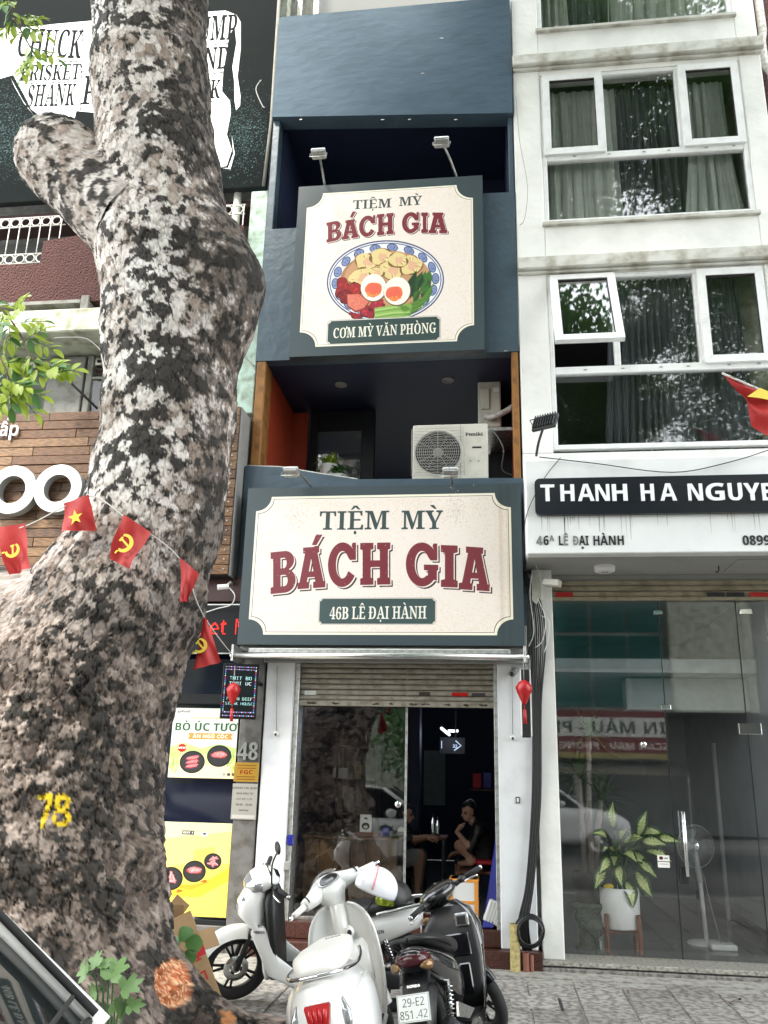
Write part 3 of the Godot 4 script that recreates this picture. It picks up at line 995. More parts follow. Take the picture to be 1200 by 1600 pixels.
# ---------- the glazed shop under the white building ----------
func build_white_shop() -> void:
	var zg := -0.30
	var top: float = at(1000, 937, zg).y
	var xl: float = at(873, 1200, zg).x
	var xj: float = at(1048, 1230, zg).x
	var xh: float = at(1168, 1140, zg).x
	var fy: float = at(1000, 1506, zg).y   # floor
	var sy: float = at(1010, 864, 0.7).y
	var b := thing("glass_shop", "glazed shopfront with grey room under the black name board", "shop", v3(2.2, 0, 0))
	# white column, flush with the shopfront
	var cl: float = at(831, 1000).x
	var cr: float = at(873, 1220).x
	bar(b, "column", v3(0.40, 0.085, -0.29), v3(cr, sy + 0.01, 0.0), "white_wall", 0.008)
	# threshold: two courses of stone with an open joint
	bar(b, "threshold", v3(0.345, 0.045, -0.6), v3(4.9, 0.085, 0.06), "marble", 0.006)
	bar(b, "threshold", v3(0.345, 0.0, -0.6), v3(4.9, 0.034, 0.085), "kerb_stone", 0.006)
	bar(b, "floor", v3(0.345, 0.0, -7), v3(4.9, fy - 0.01, -0.601), "floor_dark", 0.0)
	bar(b, "floor", v3(cr + 0.002, 0.0855, -0.6), v3(4.9, fy - 0.012, zg - 0.03), "floor_dark", 0.0)
	# roller shutter, rolled up
	var st0: float = at(1000, 905, zg + 0.04).y
	bar(b, "shutter_box", v3(cr + 0.002, top + 0.10, zg - 0.2), v3(4.9, sy + 0.011, zg + 0.0), "soffit", 0.0)
	var nsl := 3
	for i in nsl:
		var y0: float = lerpf(top + 0.03, st0, float(i) / nsl)
		var y1: float = lerpf(top + 0.03, st0, float(i + 1) / nsl) - 0.008
		bar(b, "shutter_slat", v3(cr + 0.003, y0, zg + 0.004), v3(4.9, y1, zg + 0.03), "shutter_beige", 0.008)
	bar(b, "shutter_bar", v3(cr + 0.003, top - 0.015, zg + 0.004), v3(4.9, top + 0.025, zg + 0.042), "shutter_beige", 0.006)
	# stickers on the shutter
	for q in [[868, 895, "tail_red"], [1104, 1132, "gasket"], [1134, 1163, "gasket"], [1170, 1200, "tail_red"]]:
		var a := at(q[0], 926, zg + 0.03)
		var c := at(q[1], 933, zg + 0.03)
		var k := bar(b, "sticker", v3(a.x, c.y, zg + 0.043), v3(c.x, a.y, zg + 0.045), q[2], 0.0)
	# glass: fixed light, door leaf, side light
	var yb: float = fy + 0.04
	var yt: float = at(1000, 1140, zg).y
	for q in [[xl - 0.02, xj - 0.004, yb, top, "fixed_pane"], [xj + 0.004, xh - 0.004, fy + 0.012, top - 0.02, "door_pane"], [xh + 0.004, 4.9, fy + 0.012, top - 0.02, "side_pane"]]:
		var s := st()
		glaze(s, v3(q[0], q[3], zg), v3(q[1], q[3], zg), v3(q[1], q[2], zg), v3(q[0], q[2], zg))
		part(b, q[4], s, "shop_glass")
	for x in [xj, xh]: bar(b, "pane_edge", v3(x - 0.0035, fy + 0.02, zg - 0.008), v3(x + 0.0035, top, zg + 0.008), "plastic_black", 0.0)
	bar(b, "bottom_rail", v3(xl - 0.02, fy - 0.009, zg - 0.025), v3(xj - 0.006, fy + 0.039, zg + 0.025), "steel", 0.004)
	# patch fittings
	for q in [[1021, 1035, 954, 960], [1155, 1175, 952, 960], [1032, 1048, 1101, 1109], [1153, 1190, 1130, 1148], [1071, 1098, 1501, 1511], [1188, 1215, 1506, 1516]]:
		var a := at(q[0], q[2], zg)
		var c := at(q[1], q[3], zg)
		bar(b, "patch_fitting", v3(a.x, c.y, zg - 0.02), v3(c.x, a.y, zg + 0.022), "chrome", 0.004)
	# round peephole sticker and door handle
	var hp := at(1006, 1163, zg + 0.02)
	var s := st(true)
	lathe(s, [v2(0.001, 0.012), v2(0.02, 0.012), v2(0.03, 0.0)], Transform3D(Basis(Vector3.RIGHT, PI / 2), v3(hp.x, hp.y, zg + 0.007)), 16)
	part(b, "lock_rose", s, "chrome")
	var h0 := at(1067, 1268, zg + 0.07)
	var h1 := at(1077, 1370, zg + 0.07)
	s = st(true)
	tube(s, [v3(h0.x, h0.y, zg + 0.07), v3(h0.x, h1.y, zg + 0.07)], 0.018, 12)
	for y in [h0.y - 0.07, h1.y + 0.07]: tube(s, [v3(h0.x, y, zg + 0.001), v3(h0.x, y, zg + 0.07)], 0.01, 8)
	part(b, "door_handle", s, "chrome")
	bar(b, "door_lock", v3(h0.x - 0.06, at(1060, 1380, zg).y, zg + 0.007), v3(h0.x + 0.02, at(1060, 1354, zg).y, zg + 0.03), "plastic_black", 0.006)
	var im := canvas(128, 128, Color(0.93, 0.92, 0.90))
	fpoly(im, [ell(40, 30, 22, 18)], Color(0.35, 0.08, 0.08))
	im.fill_rect(Rect2i(72, 24, 40, 14), Color(0.5, 0.5, 0.5))
	im.fill_rect(Rect2i(0, 62, 128, 8), Color(0.35, 0.3, 0.28))
	im.fill_rect(Rect2i(20, 88, 88, 8), Color(0.7, 0.66, 0.6))
	var n0 := at(1027, 1336, zg + 0.01)
	var n1 := at(1047, 1356, zg + 0.01)
	face(b, "door_notice", v3(n0.x, n0.y, zg + 0.008), v3(n1.x, n0.y, zg + 0.008), v3(n1.x, n1.y, zg + 0.008), v3(n0.x, n1.y, zg + 0.008), print_mat("notice_print", im))
	# the room
	var zr := -5.2
	var pa := aty(1145, 1437, fy)
	var wx: float = pa.x
	bar(b, "room_wall", v3(0.50, fy - 0.01, zr - 0.1), v3(4.9, sy, zr), "room_grey", 0.0)
	bar(b, "room_wall", v3(0.46, fy - 0.01, zr), v3(0.50, sy, zg - 0.06), "room_grey", 0.0)
	# partition with a white post, running back on the far side of the door
	var p0 := at(1160, 1400, -1.0)
	bar(b, "partition", v3(wx, fy - 0.01, zr), v3(wx + 0.08, sy, -0.75), "room_grey", 0.0)
	bar(b, "skirting", v3(wx - 0.02, fy - 0.008, zr), v3(wx - 0.002, fy + 0.10, -0.75), "skirting_black", 0.0)
	bar(b, "post", v3(wx - 0.06, fy - 0.009, pa.z - 0.07), v3(wx - 0.021, fy + 2.1, pa.z), "plastic_white", 0.004)
	bar(b, "ceiling_beam", v3(1.5, 2.42, -1.9), v3(wx - 0.001, 2.78, -1.6), "room_grey", 0.01)
	bar(b, "mezzanine", v3(0.501, 2.8, zr), v3(4.9, 2.95, -1.2), "room_grey", 0.0)
	bar(b, "room_ceiling", v3(0.46, sy - 0.02, zr), v3(4.9, sy + 0.02, -0.52), "room_grey", 0.0)
	# electric fan
	var fb := at(1101, 1432, -1.6)
	fb = v3(at(1101, 1428, -1.55).x, fy - 0.009, -1.55)
	var fan := thing("standing_fan", "white standing fan behind the glass door of the grey shop", "fan", fb)
	s = st(true)
	lathe(s, [v2(0.001, 0.035), v2(0.05, 0.035), v2(0.19, 0.02), v2(0.2, 0.0)], Transform3D(Basis(), fb), 28)
	part(fan, "base", s, "plastic_white")
	var hy: float = at(1083, 1322, -1.5).y
	var hx: float = at(1086, 1322, -1.5).x
	s = st(true)
	tube(s, [fb + v3(0, 0.03, 0), v3(fb.x - 0.02, hy - 0.35, fb.z)], 0.022, 10)
	tube(s, [v3(fb.x - 0.02, hy - 0.36, fb.z), v3(hx, hy - 0.02, fb.z)], 0.03, 10)
	part(fan, "pole", s, "plastic_white")
	var hxf := Transform3D(Basis(Vector3.UP, 0.35) * Basis(Vector3.RIGHT, PI / 2), v3(hx, hy, fb.z + 0.08))
	s = st(true)
	lathe(s, [v2(0.001, -0.22), v2(0.06, -0.2), v2(0.07, -0.05), v2(0.001, -0.04)], hxf, 18)
	part(fan, "motor", s, "plastic_white")
	s = st(true)
	lathe(s, [v2(0.001, 0.062), v2(0.035, 0.06), v2(0.045, 0.05)], hxf, 18)
	part(fan, "badge", s, "chrome")
	s = st(true)
	for k in 3:
		var a := TAU * k / 3.0
		var rings := []
		for i in 6:
			var r := 0.03 + 0.03 * i
			var ring := PackedVector3Array()
			for j in 5:
				var w := -0.5 + j * 0.28
				ring.append(hxf * v3(cos(a + w) * r, -0.01 + 0.03 * w, sin(a + w) * r))
			rings.append(ring)
		skin(s, rings, false, false)
	part(fan, "blades", s, glass("fan_blade", Color(0.5, 0.55, 0.58), 0.5))
	s = st(true)
	for k in 2:
		var ring := []
		for i in 33: ring.append(hxf * v3(cos(TAU * i / 32) * 0.215, 0.0, sin(TAU * i / 32) * 0.215))
		tube(s, ring, 0.006, 5)
	for i in 40:
		var a := TAU * i / 40.0
		var d := v3(cos(a), 0, sin(a))
		tube(s, [hxf * (d * 0.045 + v3(0, 0.055, 0)), hxf * (d * 0.15 + v3(0, 0.05, 0)), hxf * (d * 0.213)], 0.0016, 3)
		tube(s, [hxf * (d * 0.045 + v3(0, -0.055, 0)), hxf * (d * 0.15 + v3(0, -0.05, 0)), hxf * (d * 0.213)], 0.0016, 3)
	part(fan, "guard", s, "plastic_white")
	# small white box on the floor with its flex
	var pb := at(1128, 1446, -1.3)
	var pbx := thing("power_box", "flat white power box lying on the dark shop floor", "power box", v3(at(1126, 1444, -1.25).x, fy - 0.01, -1.25))
	part(pbx, "case", boxm(pbx.position + v3(-0.13, 0.001, -0.08), pbx.position + v3(0.13, 0.06, 0.08), 0.012), "plastic_white")
	s = st(true)
	tube(s, smooth_line([pbx.position + v3(0.0, 0.055, -0.06), fb + v3(0.07, 0.35, 0.02), fb + v3(0.0, 0.75, 0.02)]), 0.006, 6)
	part(pbx, "flex", s, "plastic_grey")
	dracaena(v3(at(925, 1450, -0.75).x, fy - 0.01, -0.75))
	dumb_cane(v3(at(972, 1480, -0.62).x, fy - 0.01, -0.62), fy)

func blade_leaf(s: SurfaceTool, base: Vector3, dir: Vector3, length: float, width: float, droop: float, n := 6) -> void:
	var side := dir.cross(Vector3.UP)
	side = Vector3.RIGHT if side.length() < 0.01 else side.normalized()
	var l := PackedVector3Array()
	var c := PackedVector3Array()
	var r := PackedVector3Array()
	for i in n + 1:
		var t := float(i) / n
		var p := base + dir * length * t + v3(0, -droop * t * t * length, 0)
		var w := width * (0.35 + 0.65 * sin(PI * minf(1.0, t * 0.85 + 0.15))) * (1.0 - t * t * t)
		l.append(p - side * w)
		c.append(p + v3(0, -w * 0.3, 0))
		r.append(p + side * w)
	skin(s, [l, c, r], false, false)

func dracaena(pos: Vector3) -> void:
	var p := thing("dragon_tree_plant", "spiky dragon tree with three grey canes in a black pot on green stool", "plant", pos + v3(0, 0.47, 0))
	# its pot, on a green glazed stool
	var stool := thing("garden_stool", "green glazed ceramic elephant stool under the dragon tree pot", "stool", pos)
	var s := st(true)
	lathe(s, [v2(0.001, 0.0), v2(0.15, 0.0), v2(0.17, 0.05), v2(0.14, 0.13), v2(0.13, 0.2), v2(0.17, 0.3), v2(0.18, 0.35), v2(0.15, 0.38), v2(0.2, 0.42), v2(0.215, 0.45), v2(0.2, 0.47), v2(0.001, 0.469)], Transform3D(Basis(), pos), 28)
	part(stool, "body", s, "ceramic_green")
	s = st(true)
	ball(s, pos + v3(0.02, 0.25, 0.15), v3(0.09, 0.09, 0.06), 14)
	tube(s, smooth_line([pos + v3(0.02, 0.24, 0.2), pos + v3(0.02, 0.15, 0.2), pos + v3(0.03, 0.06, 0.18)]), [0.035, 0.033, 0.031, 0.03, 0.029, 0.028, 0.027, 0.026, 0.025, 0.024, 0.023, 0.022, 0.022], 10)
	for k in [-1.0, 1.0]: ball(s, pos + v3(0.02 + 0.09 * k, 0.27, 0.13), v3(0.05, 0.06, 0.02), 10)
	part(stool, "elephant_head", s, "ceramic_green")
	s = st(true)
	var q := pos + v3(0, 0.472, 0)
	lathe(s, [v2(0.001, 0.0), v2(0.14, 0.0), v2(0.175, 0.26), v2(0.18, 0.27), v2(0.16, 0.27), v2(0.155, 0.23), v2(0.001, 0.23)], Transform3D(Basis(), q), 24)
	part(p, "pot", s, "pot_black")
	var canes := [[-0.05, 0.0, 0.95, -0.02], [0.02, 0.02, 1.35, 0.03], [0.09, -0.02, 0.72, 0.06]]
	for c in canes:
		s = st(true)
		var top: Vector3 = q + v3(c[0] + c[3], 0.23 + c[2], c[1])
		tube(s, [q + v3(c[0] * 0.8, 0.22, c[1]), q + v3(c[0], 0.22 + c[2] * 0.5, c[1]), top], [0.034, 0.03, 0.027], 10)
		part(p, "cane", s, "cane_grey")
		s = st(true)
		for i in 54:
			var a := rng.randf() * TAU
			var el := rng.randf_range(-0.25, 1.35)
			var d := v3(cos(a) * cos(el), sin(el), sin(a) * cos(el) * 0.8)
			blade_leaf(s, top + v3(0, rng.randf_range(-0.05, 0.06), 0), d, rng.randf_range(0.32, 0.55), 0.013, 0.35)
		var lf := part(p, "foliage", s, "leaf_dark" if c[2] < 1.3 else "leaf_mid")
		lf.set_meta("kind", "stuff")

func dumb_cane(pos: Vector3, fy: float) -> void:
	var stand_top := 0.42
	var p := thing("dumb_cane_plant", "dumb cane with cream variegated leaves in white pot on wooden legs", "plant", pos)
	var s := st(true)
	var q := pos + v3(0, 0.26, 0)
	lathe(s, [v2(0.001, 0.0), v2(0.17, 0.0), v2(0.185, 0.012), v2(0.19, 0.36), v2(0.185, 0.365), v2(0.175, 0.355), v2(0.172, 0.31), v2(0.001, 0.31)], Transform3D(Basis(), q), 32)
	part(p, "pot", s, "pot_white")
	for k in 4:
		var a := PI / 4 + k * PI / 2
		s = st()
		box(s, v3(-0.016, 0, -0.02), v3(0.016, 0.40, 0.02), 0.006, Transform3D(Basis(Vector3.UP, -a), pos + v3(cos(a), 0, sin(a)) * 0.215))
		part(p, "leg", s, "wood_red")
	for k in 2:
		s = st()
		var a := PI / 4 + k * PI / 2
		box(s, v3(-0.2, 0.225 - k * 0.012, -0.015), v3(0.2, 0.25 - k * 0.012, 0.015), 0.004, Transform3D(Basis(Vector3.UP, -a), pos))
		part(p, "cross_bar", s, "wood_red")
	for k in 3:
		var b := q + v3(-0.04 + 0.05 * k, 0.3, 0.02 * (k - 1))
		s = st(true)
		tube(s, smooth_line([b, b + v3(0.01, 0.2, 0), b + v3(0.02 * (k - 1), 0.42, 0.0)]), 0.022, 9)
		part(p, "stem", s, "leaf_dark")
	var spots := [[957, 1275, 0.10, 0.2], [1003, 1288, 0.06, 0.22], [975, 1300, 0.14, 1.3], [942, 1305, 0.1, 2.2], [950, 1325, 0.12, 1.9], [1020, 1315, 0.08, 0.9], [1030, 1335, 0.1, 0.7], [983, 1335, 0.18, 0.1], [968, 1365, 0.2, -0.1], [946, 1350, 0.16, -0.3], [1010, 1355, 0.18, 0.2], [998, 1340, 0.1, 0.6], [938, 1370, 0.1, -0.4], [1005, 1380, 0.14, 0.1], [962, 1340, 0.05, 2.6], [1040, 1310, 0.05, 0.9], [1015, 1300, 0.02, 1.1], [990, 1310, 0.0, 0.4], [985, 1395, 0.16, -0.1]]
	var hub := q + v3(0, 0.62, 0)
	for e in spots:
		var tip := at(e[0], e[1], pos.z + e[2])
		var up: bool = e[1] < 1300
		var d := (tip - hub)
		var dir := (d.normalized() + v3(0, 0.9 if up else -0.55, 0.25)).normalized()
		variegated_leaf(p, tip, dir, rng.randf_range(0.24, 0.30), rng.randf_range(0.055, 0.07), hub)
	s = st(true)
	ball(s, q + v3(-0.11, 0.375, 0.1), v3(0.05, 0.03, 0.04), 12)
	var fd := thing("yellow_sponge", "small yellow sponge lying on the rim of the white plant pot", "sponge", q + v3(-0.11, 0.35, 0.1))
	part(fd, "body", s, "flag_yellow")

var VLEAF := {}
func variegated_leaf(parent: Node3D, mid: Vector3, dir: Vector3, length: float, width: float, hub: Vector3) -> void:
	if not VLEAF.has("m"):
		var im := canvas(128, 256, Color(0.16, 0.30, 0.13))
		var r := RandomNumberGenerator.new()
		r.seed = 4
		for i in 34:
			var v := 14.0 + i * 6.6
			for sg in [-1.0, 1.0]:
				var l := (34.0 * sin(PI * (v / 256.0))) * r.randf_range(0.7, 1.25)
				fpoly(im, [[v2(64, v - 3), v2(64 + sg * l, v + 8 + r.randf() * 8), v2(64 + sg * l * 0.8, v + 16), v2(64, v + 5)]], Color(0.80, 0.84, 0.58))
		fpoly(im, [[v2(62, 0), v2(66, 0), v2(65, 256), v2(63, 256)]], Color(0.35, 0.48, 0.25))
		var m := print_mat("variegated", im, 0.4)
		m.backlight_enabled = true
		m.backlight = Color(0.25, 0.32, 0.15)
		VLEAF.m = m
		var s := st(true)
		for i in 10:
			for j in 6:
				var pt := func(a: int, b: int) -> Array:
					var v := a / 10.0
					var u := b / 6.0 * 2.0 - 1.0
					var w := pow(sin(PI * pow(v, 0.8)), 0.8) * 1.0
					return [v3(u * w, v - 0.5, -0.16 * (v - 0.5) * (v - 0.5) * 4.0 + 0.10 * absf(u) * w), v2(0.5 + u * w * 0.48, 1.0 - v)]
				var q := [pt.call(i, j), pt.call(i + 1, j), pt.call(i + 1, j + 1), pt.call(i, j + 1)]
				for k in [0, 1, 2, 0, 2, 3]:
					s.set_uv(q[k][1])
					s.add_vertex(q[k][0])
		VLEAF.mesh = done(s)
	var leaf := MeshInstance3D.new()
	leaf.name = "leaf"
	leaf.mesh = VLEAF.mesh
	leaf.material_override = VLEAF.m
	var nrm := (EYE - mid).normalized() + v3(rng.randf_range(-0.5, 0.5), rng.randf_range(0.2, 0.8), 0)
	var x := dir.cross(nrm).normalized()
	var z := x.cross(dir).normalized()
	leaf.transform = Transform3D(Basis(x * width, dir * length, z * length), mid - parent.position)
	parent.add_child(leaf, true)
	var s2 := st(true)
	var base := mid - dir * length * 0.5
	tube(s2, smooth_line([hub + v3(0, -0.25, 0), hub.lerp(base, 0.6) + v3(0, 0.03, 0), base], 4), 0.006, 5)
	part(parent, "stalk", s2, "leaf_mid")

# ---------- the narrow blue noodle shop ----------
const XA := -2.69
const XB := 0.325
const FLOOR := 0.30

func build_noodle_shop() -> void:
	var b := thing("noodle_shop", "narrow dark blue shophouse of the noodle shop, three storeys of recessed balconies", "shophouse", v3(-1.2, 0, 0))
	var xl0: float = at(417.5, 1036).x
	var xl1: float = at(461, 1036).x
	var xr0: float = at(776, 1036).x
	var ly: float = at(620, 1037).y
	# ground floor: steps, pillars, lintel
	bar(b, "step", v3(xl0 + 0.01, 0.0, -0.6), v3(0.395, 0.15, 0.10), "granite_red", 0.008)
	bar(b, "step", v3(xl1 - 0.02, 0.152, -0.6), v3(xr0 + 0.02, FLOOR, -0.03), "granite_red", 0.008)
	bar(b, "pillar", v3(xl0, 0.152, -0.3), v3(xl1, ly + 0.08, 0.0), "pillar_white", 0.01)
	bar(b, "pillar", v3(xr0, 0.152, -0.3), v3(0.36, ly + 0.08, 0.0), "pillar_white", 0.01)
	bar(b, "lintel", v3(XA, ly + 0.081, -0.3), v3(XB, 3.1, 0.14), "lintel_grey", 0.01)
	bar(b, "lintel", v3(xl0 - 0.02, ly, 0.0), v3(0.335, ly + 0.0805, 0.06), "lintel_grey", 0.008)
	bar(b, "jamb", v3(xl1 + 0.001, FLOOR, -0.25), v3(xl1 + 0.05, ly + 0.078, -0.035), "zinc", 0.004)
	bar(b, "jamb", v3(xr0 - 0.035, FLOOR, -0.25), v3(xr0 - 0.001, ly + 0.078, -0.06), "zinc", 0.004)
	# pull wires with small bells on both pillars
	for q in [[433, 1040, 432, 1142], [800, 1040, 801, 1148]]:
		var a := at(q[0], q[1], 0.012)
		var e := at(q[2], q[3], 0.012)
		var s := st(true)
		tube(s, [a, e], 0.004, 6)
		part(b, "pull_wire", s, "plastic_grey")
		s = st(true)
		ball(s, e - v3(0, 0.03, -0.015), v3(0.028, 0.028, 0.022), 12)
		part(b, "pull_handle", s, "plastic_white")
		s = st(true)
		ball(s, e - v3(0, 0.036, -0.03), v3(0.014, 0.014, 0.014), 10)
		part(b, "pull_knob", s, "plastic_black")
	# roller shutter: a slat each
	var sb: float = at(620, 1103, -0.09).y
	var sh := group_at(b, "roller_shutter", v3(-1, sb, -0.09))
	var n := 8
	for i in n:
		var y0: float = lerpf(sb + 0.05, ly + 0.075, float(i) / n)
		var y1: float = lerpf(sb + 0.05, ly + 0.075, float(i + 1) / n) - 0.005
		var s := st()
		prism(s, PackedVector2Array([v2(-0.012, y0), v2(0.004, y0 + 0.002), v2(0.012, lerpf(y0, y1, 0.3)), v2(0.012, lerpf(y0, y1, 0.7)), v2(0.002, y1 - 0.002), v2(-0.012, y1)]), xl1 + 0.051, xr0 - 0.036, Transform3D(Basis(v3(0, 0, 1), Vector3.UP, v3(1, 0, 0)), v3(0, 0, -0.09)))
		part(sh, "slat", s, "shutter_tan")
	bar(sh, "bottom_bar", v3(xl1 + 0.02, sb - 0.01, -0.11), v3(xr0 - 0.005, sb + 0.047, -0.062), "shutter_tan", 0.006)
	for q in [[476, 494, 1079, 1086, "zinc"], [655, 672, 1081, 1087, "rust_stain"], [706, 731, 1082, 1088, "tail_red"], [737, 758, 1083, 1088, "gasket"]]:
		var a := at(q[0], q[2], -0.077)
		var e := at(q[1], q[3], -0.077)
		bar(sh, "sticker", v3(a.x, e.y, -0.0779), v3(e.x, a.y, -0.0755), q[4], 0.0)
	var r := RandomNumberGenerator.new()
	r.seed = 21
	for i in 16:
		var x := r.randf_range(xl1 + 0.1, xr0 - 0.1)
		var w := r.randf_range(0.012, 0.06)
		var poly := PackedVector2Array()
		for k in 9: poly.append(v2(x + cos(TAU * k / 9) * w * r.randf_range(0.6, 1.1), sb + r.randf_range(0.01, 0.02) + sin(TAU * k / 9) * 0.012 * r.randf_range(0.5, 1.2)))
		var s := st()
		prism(s, poly, -0.0615, -0.0605)
		part(sh, "rust_patch", s, "rust_stain")
	# glazed front: one fixed leaf and its edge
	var zg := -0.17
	var gx: float = at(632, 1250, zg).x
	var s := st()
	glaze(s, v3(xl1 + 0.05, sb + 0.4, zg), v3(gx, sb + 0.4, zg), v3(gx, FLOOR + 0.03, zg), v3(xl1 + 0.05, FLOOR + 0.03, zg))
	part(b, "glass_leaf", s, "shop_glass")
	bar(b, "leaf_edge", v3(gx, FLOOR, zg - 0.012), v3(gx + 0.022, sb + 0.4, zg + 0.012), "zinc", 0.003)
	bar(b, "leaf_rail", v3(xl1 + 0.05, FLOOR, zg - 0.015), v3(gx - 0.001, FLOOR + 0.03, zg + 0.015), "zinc", 0.003)
	var lk := at(622, 1257, zg)
	s = st(true)
	lathe(s, [v2(0.001, 0.012), v2(0.026, 0.012), v2(0.032, 0.0)], Transform3D(Basis(Vector3.RIGHT, PI / 2), v3(lk.x, lk.y, zg + 0.001)), 18)
	part(b, "leaf_lock", s, "chrome")
	# small fittings on the jamb and the pillar
	var f0 := at(454, 1313, 0.0)
	bar(b, "door_bell", v3(f0.x - 0.04, f0.y - 0.05, -0.034), v3(f0.x + 0.03, f0.y + 0.05, 0.0), "royal_blue", 0.015)
	f0 = at(449, 1353, 0.0)
	bar(b, "socket", v3(f0.x - 0.035, f0.y - 0.04, -0.034), v3(f0.x + 0.03, f0.y + 0.04, 0.012), "plastic_grey", 0.008)
	f0 = at(809, 1250, 0.0)
	bar(b, "switch", v3(f0.x - 0.02, f0.y - 0.03, 0.001), v3(f0.x + 0.02, f0.y + 0.03, 0.018), "plastic_black", 0.005)
	bar(b, "switch_key", v3(f0.x - 0.011, f0.y - 0.02, 0.0185), v3(f0.x + 0.011, f0.y + 0.02, 0.023), "plastic_white", 0.003)
	# first floor balcony
	var y1b := 4.70
	var y1t: float = at(600, 557).y
	var ol: float = at(414, 600).x
	var orr: float = at(800, 600).x
	var zb := -1.5
	s = st()
	var pl := PackedVector2Array([v2(XA, 3.101), v2(XB, 3.101), v2(XB, at(812, 751).y), v2(at(560, 753).x, at(560, 753).y), v2(at(500, 744).x, at(500, 744).y), v2(at(440, 734).x, at(440, 734).y), v2(XA, at(392, 732).y)])
	prism(s, pl, -0.12, 0.09)
	part(b, "parapet", s, "blue_paint")
	var ed := []
	for i in range(3, 7): ed.append(v3(pl[i].x, pl[i].y + 0.004, 0.075))
	s = st(true)
	tube(s, ed, 0.011, 6)
	part(b, "torn_edge", s, "rail_white")
	bar(b, "balcony_floor", v3(XA, 4.2, -1.6), v3(XB, 4.45, -0.121), "lintel_grey", 0.0)
	bar(b, "post", v3(XA + 0.02, at(392, 732).y + 0.002, -0.28), v3(ol, y1t, 0.0), "ochre", 0.012)
	bar(b, "post", v3(orr, at(812, 751).y + 0.002, -0.28), v3(XB - 0.01, y1t, 0.0), "ochre", 0.012)
	bar(b, "side_wall", v3(XA, 4.451, zb), v3(ol - 0.02, y1t, -0.281), "orange_red", 0.0)
	bar(b, "side_wall", v3(orr + 0.02, 4.451, zb), v3(XB, y1t, -0.281), "orange_red", 0.0)
	bar(b, "back_wall", v3(ol - 0.019, 4.451, zb - 0.1), v3(at(482, 640, zb).x, y1t, zb), "orange_red", 0.0)
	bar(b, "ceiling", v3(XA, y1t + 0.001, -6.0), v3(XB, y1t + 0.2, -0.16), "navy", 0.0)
	for q in [[533, 601], [700, 594]]:
		var p := aty(q[0], q[1], y1t)
		s = st(true)
		lathe(s, [v2(0.001, -0.006), v2(0.052, -0.006), v2(0.055, -0.014), v2(0.072, -0.012), v2(0.075, 0.001)], Transform3D(Basis(), v3(p.x, y1t, p.z)), 24)
		part(b, "downlight", s, "plastic_grey")
	# dark glazed doors of the first floor
	var d0: float = at(486, 650, zb).x
	var d1: float = at(572, 650, zb).x
	for q in [[d0, d0 + 0.1], [d1 - 0.05, d1 + 0.12], [orr - 0.25, orr + 0.019]]: bar(b, "door_post", v3(q[0], 4.451, zb - 0.08), v3(q[1], y1t - 0.002, zb + 0.01), "black_frame", 0.004)
	bar(b, "door_head", v3(d0 + 0.1, y1t - 0.28, zb - 0.07), v3(d1 - 0.05, y1t - 0.002, zb), "black_frame", 0.004)
	s = st()
	glaze(s, v3(d0 + 0.1, y1t - 0.28, zb - 0.02), v3(d1 - 0.05, y1t - 0.28, zb - 0.02), v3(d1 - 0.05, 4.451, zb - 0.02), v3(d0 + 0.1, 4.451, zb - 0.02))
	part(b, "door_pane", s, "window_glass")
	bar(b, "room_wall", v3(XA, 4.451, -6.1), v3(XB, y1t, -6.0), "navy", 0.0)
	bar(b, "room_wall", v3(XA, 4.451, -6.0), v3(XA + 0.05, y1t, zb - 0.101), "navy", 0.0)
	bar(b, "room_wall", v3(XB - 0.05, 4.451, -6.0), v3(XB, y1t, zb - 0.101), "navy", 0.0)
	# a dim tube lamp inside
	var tl := thing("tube_lamp", "white tube lamp glimpsed in the dark room behind the air conditioners", "lamp", at(650, 650, -3.0))
	s = st(true)
	tube(s, [at(645, 640, -3.0), at(654, 660, -3.2)], 0.03, 8)
	part(tl, "tube", s, "led_lamp")
	part(tl, "tray", boxm(at(583, 640, -2.6) - v3(0, 0.02, 0), at(684, 634, -2.6) + v3(0, 0.02, 0.05)), "plastic_grey")
	# blue wall of the second floor
	s = st()
	pl = PackedVector2Array([v2(XA, y1t + 0.003), v2(XB, y1t + 0.003), v2(XB, at(800, 300).y), v2(at(757, 302).x, at(757, 302).y), v2(at(560, 330).x, at(427, 358).y + 0.1), v2(at(462, 358).x, at(427, 358).y), v2(XA, at(427, 358).y)])
	prism(s, pl, -0.155, 0.0)
	part(b, "wall", s, "blue_paint")
	var zt := 10.0
	var ys_l: float = at(428, 187).y
	var ys_r: float = at(806, 187).y
	bar(b, "floor_slab", v3(XA, at(427, 358).y - 0.25, -1.6), v3(XB, at(427, 358).y - 0.05, -0.156), "lintel_grey", 0.0)
	bar(b, "post", v3(XA, at(427, 358).y + 0.001, -0.2), v3(at(432, 260).x, ys_l + 0.05, -0.02), "blue_paint", 0.008)
	bar(b, "post", v3(at(795, 250).x, at(800, 300).y + 0.001, -0.2), v3(XB, ys_l + 0.05, -0.02), "blue_paint", 0.008)
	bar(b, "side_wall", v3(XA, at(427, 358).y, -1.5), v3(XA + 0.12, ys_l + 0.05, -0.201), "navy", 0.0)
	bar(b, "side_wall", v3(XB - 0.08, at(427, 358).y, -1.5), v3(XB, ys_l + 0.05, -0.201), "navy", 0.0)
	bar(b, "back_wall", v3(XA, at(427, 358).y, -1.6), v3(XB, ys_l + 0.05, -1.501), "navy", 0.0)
	bar(b, "window_head", v3(-2.0, 8.55, -1.5), v3(0.1, 8.62, -1.45), "black_frame", 0.0)
	# the parapet of the third floor, rough plaster
	s = st()
	prism(s, PackedVector2Array([v2(XA, ys_l), v2(XB, ys_r + 0.06), v2(XB, at(803, -1).y), v2(XA, at(436, 32).y)]), -0.18, 0.05)
